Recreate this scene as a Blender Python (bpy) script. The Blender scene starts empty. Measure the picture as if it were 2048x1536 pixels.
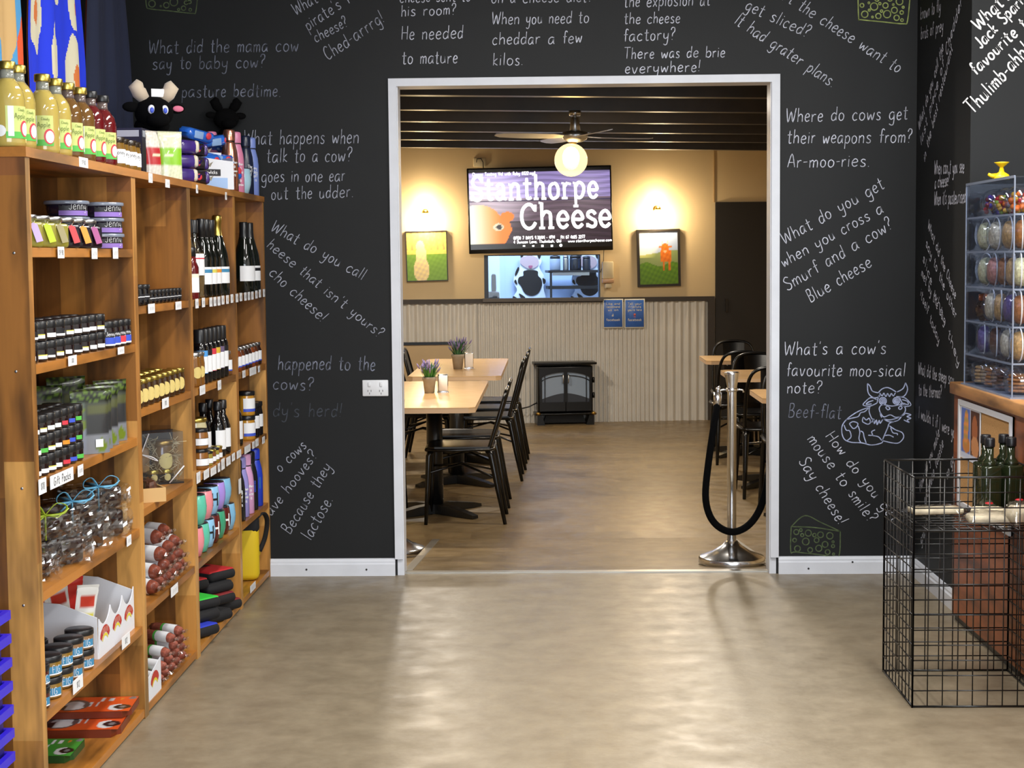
import bpy, bmesh, math, random
from mathutils import Vector, Matrix
R = math.radians
PI = math.pi
rnd = random.Random(7)
sc = bpy.context.scene
COL = sc.collection

# ------------------------------------------------------------------ camera
CF, YAW, PITCH, ROLL, CH = 3299.8, 0.0246, 0.0764, -0.0092, 1.4209     # focal length in pixels of the 2048 frame
_cy, _sy, _cp, _sp = math.cos(YAW), math.sin(YAW), math.cos(PITCH), math.sin(PITCH)
_F = Vector((-_sy*_cp, _cy*_cp, -_sp)); _r = Vector((_cy, _sy, 0)); _u = _r.cross(_F)
_c, _s = math.cos(ROLL), math.sin(ROLL)
_r2 = _r*_c + _u*_s; _u2 = _r*(-_s) + _u*_c
EYE = Vector((0, 0, CH))
cam_d = bpy.data.cameras.new('camera'); cam_d.sensor_width = 36; cam_d.lens = CF/2048*36; cam_d.clip_start = .05; cam_d.clip_end = 100
cam = bpy.data.objects.new('camera', cam_d); COL.objects.link(cam)
m = Matrix((_r2, _u2, -_F)).transposed().to_4x4(); m.translation = EYE
cam.matrix_world = m
sc.camera = cam
# ------------------------------------------------------------------ world, exposure, large lights
sc.view_settings.view_transform = 'Standard'; sc.view_settings.look = 'None'; sc.view_settings.gamma = 1
sc.view_settings.use_curve_mapping = False
sc.view_settings.exposure = 0.55
sc.cycles.use_denoising = True
sc.cycles.max_bounces = 6; sc.cycles.glossy_bounces = 3; sc.cycles.diffuse_bounces = 3; sc.cycles.transparent_max_bounces = 12; sc.cycles.adaptive_threshold = .03; sc.cycles.caustics_reflective = False; sc.cycles.caustics_refractive = False
sc.cycles.sample_clamp_indirect = 6
w = bpy.data.worlds.new('world'); sc.world = w; w.use_nodes = True
w.node_tree.nodes['Background'].inputs[0].default_value = (.75, .86, 1, 1); w.node_tree.nodes['Background'].inputs[1].default_value = 1.0
def area(name, loc, target, sx, sy, power, col):
    d = bpy.data.lights.new(name, 'AREA'); d.shape = 'RECTANGLE'; d.size = sx; d.size_y = sy; d.energy = power; d.color = col
    o = bpy.data.objects.new(name, d); COL.objects.link(o); o.location = loc
    o.rotation_euler = (Vector(target)-Vector(loc)).to_track_quat('-Z', 'Y').to_euler(); return o
def point(name, loc, power, col, rad):
    d = bpy.data.lights.new(name, 'POINT'); d.energy = power; d.color = col; d.shadow_soft_size = rad
    o = bpy.data.objects.new(name, d); COL.objects.link(o); o.location = loc; return o
COOL = (.90, .95, 1.0); WARM = (1.0, .80, .52)
area('shopfront_daylight', (1.1, -2.0, 1.6), (.9, 5, 1.1), 3.8, 2.2, 125, COOL)       # daylight through the shop window behind the camera
for i, (x, y) in enumerate(((-.15, 2.0), (-.15, 4.9), (1.2, 4.9), (1.2, 2.0), (2.5, 3.9))):      # LED battens on the shop ceiling; the last is a fill added for the right side
    area('ceiling_batten_and_fill_light', (x, y, 2.93), (x, y, 0), .2, 1.3, 33, (1.0, .98, .94))
for (x, y) in ((-.9, 9.3), (.9, 9.2), (1.0, 12.4), (-1.0, 13.0)):                    # recessed downlights in the dining room
    area('dining_downlight', (x, y, 2.26), (x, y, 0), .16, .16, 27, (1.0, .90, .76))

# ------------------------------------------------------------------ geometry of the place (metres)
D = 7.3275            # face of the chalkboard wall
XS = -1.2746          # aisle face of the shelving
XW = 1.6014           # right-hand chalkboard wall
DF = -0.12            # dining floor lies lower, down a short ramp
K = (CH-DF)/CH
BW0 = Vector((0, 14.17*K, 0)); TH = math.atan(.105)
BN = Vector((-math.sin(TH), math.cos(TH), 0)); BX = Vector((math.cos(TH), math.sin(TH), 0))
def ray(px, py): return _F + _r2*((px-1024)/CF) - _u2*((py-768)/CF)
def at(px, py, ax, v):                    # point seen at a pixel, on the plane coordinate ax = v
    d = ray(px, py); return EYE + d*((v-EYE[ax])/d[ax])
def onwall(px, py, off=0):                # (u, z) on the dining room's back wall
    d = ray(px, py); P = EYE + d*(((BW0-BN*off-EYE).dot(BN))/d.dot(BN)); return ((P-BW0).dot(BX), P.z)
def wallpos(u, off, z): return BW0 + BX*u - BN*off + Vector((0, 0, z))

# ------------------------------------------------------------------ materials
def lin(c):
    if isinstance(c, str):
        c = tuple(int(c[i:i+2], 16)/255 for i in (0, 2, 4))
    return tuple((x/12.92 if x <= .04045 else ((x+.055)/1.055)**2.4) for x in c)+(1,)
MATS = {}
def mat(name, col, rough=.5, metal=0, coat=0, emit=0, spec=.5, vary=0, scale=30, sheen=0, bump=0):
    if name in MATS: return MATS[name]
    mt = bpy.data.materials.new(name); mt.use_nodes = True; nt = mt.node_tree; b = nt.nodes['Principled BSDF']
    c = lin(col); b.inputs['Base Color'].default_value = c; b.inputs['Roughness'].default_value = rough; b.inputs['Metallic'].default_value = metal
    b.inputs['Coat Weight'].default_value = coat; b.inputs['Specular IOR Level'].default_value = spec; b.inputs['Sheen Weight'].default_value = sheen
    if emit: b.inputs['Emission Color'].default_value = c; b.inputs['Emission Strength'].default_value = emit
    if vary or bump:
        tc = nt.nodes.new('ShaderNodeTexCoord'); n = nt.nodes.new('ShaderNodeTexNoise'); n.inputs['Scale'].default_value = scale; n.inputs['Detail'].default_value = 4
        nt.links.new(tc.outputs['Object'], n.inputs['Vector'])
        if vary:
            r = nt.nodes.new('ShaderNodeValToRGB'); r.color_ramp.elements[0].position = .3; r.color_ramp.elements[1].position = .7
            r.color_ramp.elements[0].color = tuple(x*(1-vary) for x in c[:3])+(1,); r.color_ramp.elements[1].color = tuple(min(1, x*(1+vary)) for x in c[:3])+(1,)
            nt.links.new(n.outputs['Fac'], r.inputs[0]); nt.links.new(r.outputs[0], b.inputs['Base Color'])
        if bump:
            bp = nt.nodes.new('ShaderNodeBump'); bp.inputs['Strength'].default_value = bump; bp.inputs['Distance'].default_value = .01
            nt.links.new(n.outputs['Fac'], bp.inputs['Height']); nt.links.new(bp.outputs[0], b.inputs['Normal'])
    MATS[name] = mt; return mt
def clear_mat(name, tint='ffffff', rough=.04, glossy=.08, crumple=0, edge=.5):
    if name in MATS: return MATS[name]
    mt = bpy.data.materials.new(name); mt.use_nodes = True; nt = mt.node_tree; nt.nodes.remove(nt.nodes['Principled BSDF'])
    out = nt.nodes['Material Output']; tr = nt.nodes.new('ShaderNodeBsdfTransparent'); gl = nt.nodes.new('ShaderNodeBsdfGlossy'); mx = nt.nodes.new('ShaderNodeMixShader')
    fr = nt.nodes.new('ShaderNodeLayerWeight'); fr.inputs['Blend'].default_value = .5; pw = nt.nodes.new('ShaderNodeMath'); pw.operation = 'POWER'; pw.inputs[1].default_value = 4
    ad = nt.nodes.new('ShaderNodeMath'); ad.operation = 'MULTIPLY_ADD'; ad.inputs[1].default_value = edge; ad.inputs[2].default_value = glossy; ad.use_clamp = True
    tr.inputs[0].default_value = lin(tint); gl.inputs['Roughness'].default_value = rough
    if crumple:
        n = nt.nodes.new('ShaderNodeTexVoronoi'); n.inputs['Scale'].default_value = crumple; bp = nt.nodes.new('ShaderNodeBump'); bp.inputs['Strength'].default_value = .9; bp.inputs['Distance'].default_value = .02
        nt.links.new(n.outputs['Distance'], bp.inputs['Height']); nt.links.new(bp.outputs[0], gl.inputs['Normal']); nt.links.new(bp.outputs[0], fr.inputs['Normal'])
    nt.links.new(fr.outputs['Facing'], pw.inputs[0]); nt.links.new(pw.outputs[0], ad.inputs[0]); nt.links.new(ad.outputs[0], mx.inputs[0]); nt.links.new(tr.outputs[0], mx.inputs[1]); nt.links.new(gl.outputs[0], mx.inputs[2]); nt.links.new(mx.outputs[0], out.inputs[0])
    MATS[name] = mt; return mt
def stave_mat(name, across, along, cols, wide=.075, long=.7, rough=.38, grain=1.0):
    """laminated timber: staves of random tone side by side along one axis, butt-jointed along another"""
    mt = bpy.data.materials.new(name); mt.use_nodes = True; nt = mt.node_tree; b = nt.nodes['Principled BSDF']; N = nt.nodes.new; L = nt.links.new
    g = N('ShaderNodeNewGeometry'); sp = N('ShaderNodeSeparateXYZ'); L(g.outputs['Position'], sp.inputs[0])
    def math_(op, a, bv=0.0):
        k = N('ShaderNodeMath'); k.operation = op
        for i, v in enumerate((a, bv)):
            if isinstance(v, (int, float)): k.inputs[i].default_value = v
            else: L(v, k.inputs[i])
        return k.outputs[0]
    A, B = sp.outputs[across], sp.outputs[along]
    ia = math_('FLOOR', math_('DIVIDE', A, wide))
    w1 = N('ShaderNodeTexWhiteNoise'); w1.noise_dimensions = '1D'; L(ia, w1.inputs['W'])
    ib = math_('FLOOR', math_('ADD', math_('DIVIDE', B, long), math_('MULTIPLY', w1.outputs['Value'], 7.3)))
    w2 = N('ShaderNodeTexWhiteNoise'); w2.noise_dimensions = '2D'; cb = N('ShaderNodeCombineXYZ'); L(ia, cb.inputs[0]); L(ib, cb.inputs[1]); L(cb.outputs[0], w2.inputs['Vector'])
    r = N('ShaderNodeValToRGB'); r.color_ramp.interpolation = 'CONSTANT'; els = r.color_ramp.elements
    while len(els) < len(cols): els.new(.5)
    for i, c in enumerate(cols): els[i].position = i/len(cols); els[i].color = lin(c)
    L(w2.outputs['Value'], r.inputs[0])
    mp = N('ShaderNodeMapping'); s = [60, 60, 60]; s[along] = 2.5; mp.inputs['Scale'].default_value = s; L(g.outputs['Position'], mp.inputs[0])
    n = N('ShaderNodeTexNoise'); n.inputs['Scale'].default_value = 1; n.inputs['Detail'].default_value = 5; L(mp.outputs[0], n.inputs['Vector'])
    n2 = N('ShaderNodeTexNoise'); n2.inputs['Scale'].default_value = 1; n2.inputs['Detail'].default_value = 3
    mp2 = N('ShaderNodeMapping'); s = [13, 13, 13]; s[along] = 2.6; mp2.inputs['Scale'].default_value = s; L(g.outputs['Position'], mp2.inputs[0]); L(mp2.outputs[0], n2.inputs['Vector'])
    gr = N('ShaderNodeMath'); gr.operation = 'MULTIPLY_ADD'; gr.inputs[1].default_value = .55*grain; gr.inputs[2].default_value = 1-.27*grain; L(n.outputs['Fac'], gr.inputs[0])
    kn = N('ShaderNodeMapRange'); kn.inputs[1].default_value = .36; kn.inputs[2].default_value = .55; kn.inputs[3].default_value = .38; kn.inputs[4].default_value = 1; L(n2.outputs['Fac'], kn.inputs[0])
    mul = N('ShaderNodeVectorMath'); mul.operation = 'SCALE'; L(r.outputs[0], mul.inputs[0]); L(math_('MULTIPLY', gr.outputs[0], kn.outputs[0]), mul.inputs['Scale'])
    L(mul.outputs[0], b.inputs['Base Color']); b.inputs['Roughness'].default_value = rough
    MATS[name] = mt; return mt
ACACIA = ['7c4f20', 'b9823e', '925f28', 'ab7434', '5a3a16', 'bd8740', '9c662b', 'cb9650', '84522a', 'b0783a']
W_X = stave_mat('shelf_timber_upright', 0, 2, ACACIA)
W_Y = stave_mat('shelf_timber_back', 1, 2, ACACIA)
W_S = stave_mat('shelf_timber_board', 0, 1, ['a56a2a', 'b87c34', 'b0722e', 'c2893e'], wide=.11, long=.45)
W_C = stave_mat('counter_timber', 2, 1, ['8e4c2a', '9a5733', 'a3623a', '86452a'], wide=.22, long=1.5, rough=.42, grain=.7)
W_T = stave_mat('counter_top_timber', 0, 1, ['b47d48', 'c38c55', 'b98350'], wide=.1, long=.9)
def vcol_mat(name, rough=.5, emit=0, coat=0):
    if name in MATS: return MATS[name]
    mt = bpy.data.materials.new(name); mt.use_nodes = True; nt = mt.node_tree; b = nt.nodes['Principled BSDF']
    a = nt.nodes.new('ShaderNodeVertexColor'); a.layer_name = 'Col'; b.inputs['Roughness'].default_value = rough; b.inputs['Coat Weight'].default_value = coat
    if emit:
        b.inputs['Base Color'].default_value = (0, 0, 0, 1); nt.links.new(a.outputs[0], b.inputs['Emission Color']); b.inputs['Emission Strength'].default_value = emit
    else: nt.links.new(a.outputs[0], b.inputs['Base Color'])
    MATS[name] = mt; return mt
def floor_mat(name, c1, c2, c3, tile=0, rough=.28):
    mt = bpy.data.materials.new(name); mt.use_nodes = True; nt = mt.node_tree; b = nt.nodes['Principled BSDF']; N = nt.nodes.new; L = nt.links.new
    g = N('ShaderNodeNewGeometry')
    n = N('ShaderNodeTexNoise'); n.inputs['Scale'].default_value = 7; n.inputs['Detail'].default_value = 10; n.inputs['Roughness'].default_value = .72; L(g.outputs['Position'], n.inputs['Vector'])
    r = N('ShaderNodeValToRGB'); e = r.color_ramp.elements; e[0].position = .28; e[0].color = lin(c1); e[1].position = .72; e[1].color = lin(c3); k = e.new(.5); k.color = lin(c2); L(n.outputs['Fac'], r.inputs[0])
    out = r.outputs[0]
    if tile:
        bt = N('ShaderNodeTexBrick'); bt.inputs['Scale'].default_value = 1; bt.inputs['Brick Width'].default_value = tile*2; bt.inputs['Row Height'].default_value = tile
        bt.inputs['Mortar Size'].default_value = .002; bt.inputs['Color1'].default_value = (.72, .70, .68, 1); bt.inputs['Color2'].default_value = (1.12, 1.1, 1.06, 1); bt.inputs['Mortar'].default_value = (.85, .84, .82, 1)
        L(g.outputs['Position'], bt.inputs['Vector'])
        mx = N('ShaderNodeMix'); mx.data_type = 'RGBA'; mx.blend_type = 'MULTIPLY'; mx.inputs[0].default_value = .8; L(out, mx.inputs[6]); L(bt.outputs['Color'], mx.inputs[7]); out = mx.outputs[2]
    L(out, b.inputs['Base Color'])
    n2 = N('ShaderNodeTexNoise'); n2.inputs['Scale'].default_value = 9; n2.inputs['Detail'].default_value = 5; L(g.outputs['Position'], n2.inputs['Vector'])
    mr = N('ShaderNodeMapRange'); mr.inputs[1].default_value = .3; mr.inputs[2].default_value = .7; mr.inputs[3].default_value = rough-.06; mr.inputs[4].default_value = rough+.12; L(n2.outputs['Fac'], mr.inputs[0]); L(mr.outputs[0], b.inputs['Roughness'])
    bp = N('ShaderNodeBump'); bp.inputs['Strength'].default_value = .12; bp.inputs['Distance'].default_value = .004; n3 = N('ShaderNodeTexNoise'); n3.inputs['Scale'].default_value = 45; L(g.outputs['Position'], n3.inputs['Vector']); L(n3.outputs['Fac'], bp.inputs['Height']); L(bp.outputs[0], b.inputs['Normal'])
    MATS[name] = mt; return mt

BLACK = mat('black_plastic', '15161a', .35); WHITE = mat('white_paper', 'eceef2', .55); GLOSSB = mat('black_gloss_metal', '060607', .25, spec=.4)
CHALK = mat('chalk', 'c3c6d4', .9, vary=.35, scale=60); CHALK_DIM = mat('chalk_worn', '6f7484', .9, vary=.6, scale=45); CHALK_GREEN = mat('chalk_green', '4c5a3c', .9, vary=.4, scale=50); CHALK_LIME = mat('chalk_lime', '9aa860', .9, vary=.4, scale=50)
CHALK_MID = mat('chalk_thin', '9da1b0', .9, vary=.4, scale=60)
CHALK_BRIGHT = mat('chalk_bright', 'e6e6ea', .9, vary=.3, scale=70)
CHROME = mat('chrome', 'e2e4e8', .2, 1); STEEL = mat('brushed_steel', 'b5b7ba', .32, 1); GOLD = mat('gold_lid', 'c9b25a', .3, 1); SILVER = mat('silver_lid', 'c5c8cc', .3, 1); BRASS = mat('brass', 'b08d4a', .35, 1)
CLEAR = clear_mat('clear_glass'); PLASTIC = clear_mat('clear_plastic', 'f6f8fc', .06, .14); PANE = clear_mat('acrylic_pane', 'f2f5fb', .04, .05, edge=.12); CELLO = clear_mat('cellophane', 'fcfcfc', .05, .20, 0, .45)
INK = mat('ink', '26262c', .7); CREAM = mat('cream_label', 'e7e2cf', .6); PALEINK = mat('pale_ink', 'd8d4c8', .7)

# ------------------------------------------------------------------ mesh helpers
class MB:
    def __init__(s): s.v = []; s.f = []; s.mi = []; s.sm = []; s.col = None
    def add(s, v, f, mi=0, smooth=False):
        o = len(s.v); s.v += [tuple(p) for p in v]; s.f += [tuple(i+o for i in q) for q in f]; s.mi += [mi]*len(f); s.sm += [smooth]*len(f); return s
    def box(s, c, d, mi=0, rz=0, M=None):
        x, y, z = (k/2 for k in d); v = [Vector((a, b, e)) for a in (-x, x) for b in (-y, y) for e in (-z, z)]
        if rz: v = [Matrix.Rotation(rz, 3, 'Z') @ p for p in v]
        v = [p+Vector(c) for p in v]
        if M: v = [M @ p for p in v]
        return s.add(v, [(0, 1, 3, 2), (4, 6, 7, 5), (0, 4, 5, 1), (2, 3, 7, 6), (0, 2, 6, 4), (1, 5, 7, 3)], mi)
    def b2(s, a, b, mi=0): return s.box([(p+q)/2 for p, q in zip(a, b)], [abs(q-p) for p, q in zip(a, b)], mi)
    def rbox(s, c, d, r, mi=0, seg=2, M=None, smooth=True):
        bm = bmesh.new(); bmesh.ops.create_cube(bm, size=1)
        for v in bm.verts: v.co = Vector((v.co.x*d[0], v.co.y*d[1], v.co.z*d[2]))
        bmesh.ops.bevel(bm, geom=bm.edges[:], offset=min(r, min(d)*.49), segments=seg, profile=.5, affect='EDGES')
        vs = [v.co+Vector(c) for v in bm.verts]
        if M: vs = [M @ p for p in vs]
        bm.verts.index_update(); s.add(vs, [[v.index for v in f.verts] for f in bm.faces], mi, smooth); bm.free(); return s
    def lathe(s, prof, n=20, mi=0, c=(0, 0, 0), smooth=True, M=None, squash=1.0):
        v = []; f = []
        for r, z in prof:
            for k in range(n):
                a = 2*PI*k/n; v.append(Vector((c[0]+r*math.cos(a), c[1]+r*math.sin(a)*squash, c[2]+z)))
        for i in range(len(prof)-1):
            for k in range(n): f.append((i*n+k, i*n+(k+1) % n, (i+1)*n+(k+1) % n, (i+1)*n+k))
        if prof[0][0] > 1e-5: f.append(tuple(range(n-1, -1, -1)))
        if prof[-1][0] > 1e-5: f.append(tuple((len(prof)-1)*n+k for k in range(n)))
        if M: v = [M @ p for p in v]
        return s.add(v, f, mi, smooth)
    def tube(s, pts, r, n=8, mi=0, closed=False, smooth=True, flat=None):
        pts = [Vector(p) for p in pts]; m_ = len(pts); v = []; f = []; up = None
        for i, p in enumerate(pts):
            a = pts[(i-1) % m_] if (closed or i > 0) else p; b = pts[(i+1) % m_] if (closed or i < m_-1) else p
            t = (b-a).normalized()
            if up is None:
                up = Vector((0, 0, 1)) if abs(t.z) < .9 else Vector((1, 0, 0))
            up = (up-t*up.dot(t)).normalized(); q = t.cross(up)
            rr = r[i] if isinstance(r, (list, tuple)) else r
            for k in range(n):
                g = 2*PI*k/n; v.append(p+up*(rr*math.cos(g)*(flat or 1))+q*(rr*math.sin(g)))
        for i in range(m_ if closed else m_-1):
            j = (i+1) % m_
            for k in range(n): f.append((i*n+k, i*n+(k+1) % n, j*n+(k+1) % n, j*n+k))
        if not closed: f.append(tuple(range(n-1, -1, -1))); f.append(tuple((m_-1)*n+k for k in range(n)))
        return s.add(v, f, mi, smooth)
    def ball(s, c, r, mi=0, n=14, M=None):
        if not isinstance(r, (tuple, list)): r = (r, r, r)
        v = []; f = []; h = n//2
        for i in range(h+1):
            t = PI*i/h
            for k in range(n): v.append(Vector((c[0]+r[0]*math.sin(t)*math.cos(2*PI*k/n), c[1]+r[1]*math.sin(t)*math.sin(2*PI*k/n), c[2]+r[2]*math.cos(t))))
        for i in range(h):
            for k in range(n): f.append((i*n+k, (i+1)*n+k, (i+1)*n+(k+1) % n, i*n+(k+1) % n))
        if M: v = [M @ p for p in v]
        return s.add(v, f, mi, True)
    def prism(s, poly, fn, d0, d1, mi=0):        # polygon (2D) between two depths; fn(a, b, d) -> 3D
        n = len(poly); v = [fn(a, b, d0) for a, b in poly]+[fn(a, b, d1) for a, b in poly]
        return s.add(v, [tuple(range(n-1, -1, -1)), tuple(range(n, 2*n))]+[(k, (k+1) % n, n+(k+1) % n, n+k) for k in range(n)], mi)
    def patch(s, r, z0, z1, a0, a1, mi=0, n=8, c=(0, 0, 0), nz=1, fn=None):   # curved label on a cylinder
        v = []; f = []
        for j in range(nz+1):
            for k in range(n+1):
                a = a0+(a1-a0)*k/n; z = z0+(z1-z0)*j/nz; v.append((c[0]+r*math.cos(a), c[1]+r*math.sin(a), c[2]+z))
        for j in range(nz):
            for k in range(n): f.append((j*(n+1)+k, j*(n+1)+k+1, (j+1)*(n+1)+k+1, (j+1)*(n+1)+k))
        return s.add(v, f, mi, True)
    def grid(s, nx, ny, fn, mi=0, smooth=False, colfn=None, pick=None):   # fn(a, b) -> 3D with a, b in 0..1
        o = len(s.v); v = [fn(i/nx, j/ny) for j in range(ny+1) for i in range(nx+1)]; f = []; mm = []
        for j in range(ny):
            for i in range(nx): f.append((j*(nx+1)+i, j*(nx+1)+i+1, (j+1)*(nx+1)+i+1, (j+1)*(nx+1)+i)); mm.append(pick((i+.5)/nx, (j+.5)/ny) if pick else mi)
        s.add(v, f, mi, smooth); s.mi[-len(mm):] = mm
        if colfn:
            s.col = s.col or {}
            for j in range(ny+1):
                for i in range(nx+1): s.col[o+j*(nx+1)+i] = lin(colfn(i/nx, j/ny))
        return s
    def ribbon(s, pts, wd, fn, mi=0):            # flat stroke through 2D points; fn(a, b) -> 3D
        n = len(pts); v = []; f = []
        for i, (a, b) in enumerate(pts):
            a0, b0 = pts[max(i-1, 0)]; a1, b1 = pts[min(i+1, n-1)]; dx, dy = a1-a0, b1-b0; l = math.hypot(dx, dy) or 1
            hw = wd/2*(.75 if i in (0, n-1) else 1); nx, ny = -dy/l*hw, dx/l*hw; v += [fn(a+nx, b+ny), fn(a-nx, b-ny)]
        for i in range(n-1): f.append((2*i, 2*i+1, 2*i+3, 2*i+2))
        return s.add(v, f, mi)
    def mesh(s, name, mats):
        me = bpy.data.meshes.new(name); me.from_pydata(s.v, [], s.f)
        for x in (mats if isinstance(mats, (list, tuple)) else [mats]): me.materials.append(x)
        me.polygons.foreach_set('material_index', s.mi); me.polygons.foreach_set('use_smooth', s.sm)
        if s.col:
            at_ = me.color_attributes.new('Col', 'FLOAT_COLOR', 'POINT')
            for i, c in s.col.items(): at_.data[i].color = c
        me.update(); return me
    def build(s, name, mats, parent=None, loc=None, rz=None): return obj(name, s.mesh(name, mats), parent, loc, rz)
def obj(name, me, parent=None, loc=None, rz=None, rot=None):
    o = bpy.data.objects.new(name, me); COL.objects.link(o)
    if parent: o.parent = parent
    if loc is not None: o.location = loc
    if rz is not None: o.rotation_euler = (0, 0, rz)
    if rot is not None: o.rotation_euler = rot
    return o
def tag(o, label, cat, group=None, kind=None):
    if label: o['label'] = label
    if cat: o['category'] = cat
    if group: o['group'] = group
    if kind: o['kind'] = kind
    return o
def thing(name, label, cat, loc=(0, 0, 0), rz=0, group=None, rot=None):
    o = obj(name, None, None, loc, rz, rot); o.empty_display_size = .05; return tag(o, label, cat, group)
def struct(o): o['kind'] = 'structure'; return o
def smooth_pts(p, closed=False, k=5):           # Catmull-Rom through points of any dimension
    n = len(p)
    if n < 3 and not closed: return list(p)
    out = []
    for i in range(n if closed else n-1):
        a, b, c, d = (p[(i-1) % n], p[i], p[(i+1) % n], p[(i+2) % n]) if closed else (p[max(i-1, 0)], p[i], p[i+1], p[min(i+2, n-1)])
        for j in range(k):
            t = j/k; out.append(tuple(.5*((2*q)+(-o_+r_)*t+(2*o_-5*q+4*r_-s_)*t*t+(-o_+3*q-3*r_+s_)*t**3) for o_, q, r_, s_ in zip(a, b, c, d)))
    if not closed: out.append(tuple(p[-1]))
    return out
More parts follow.
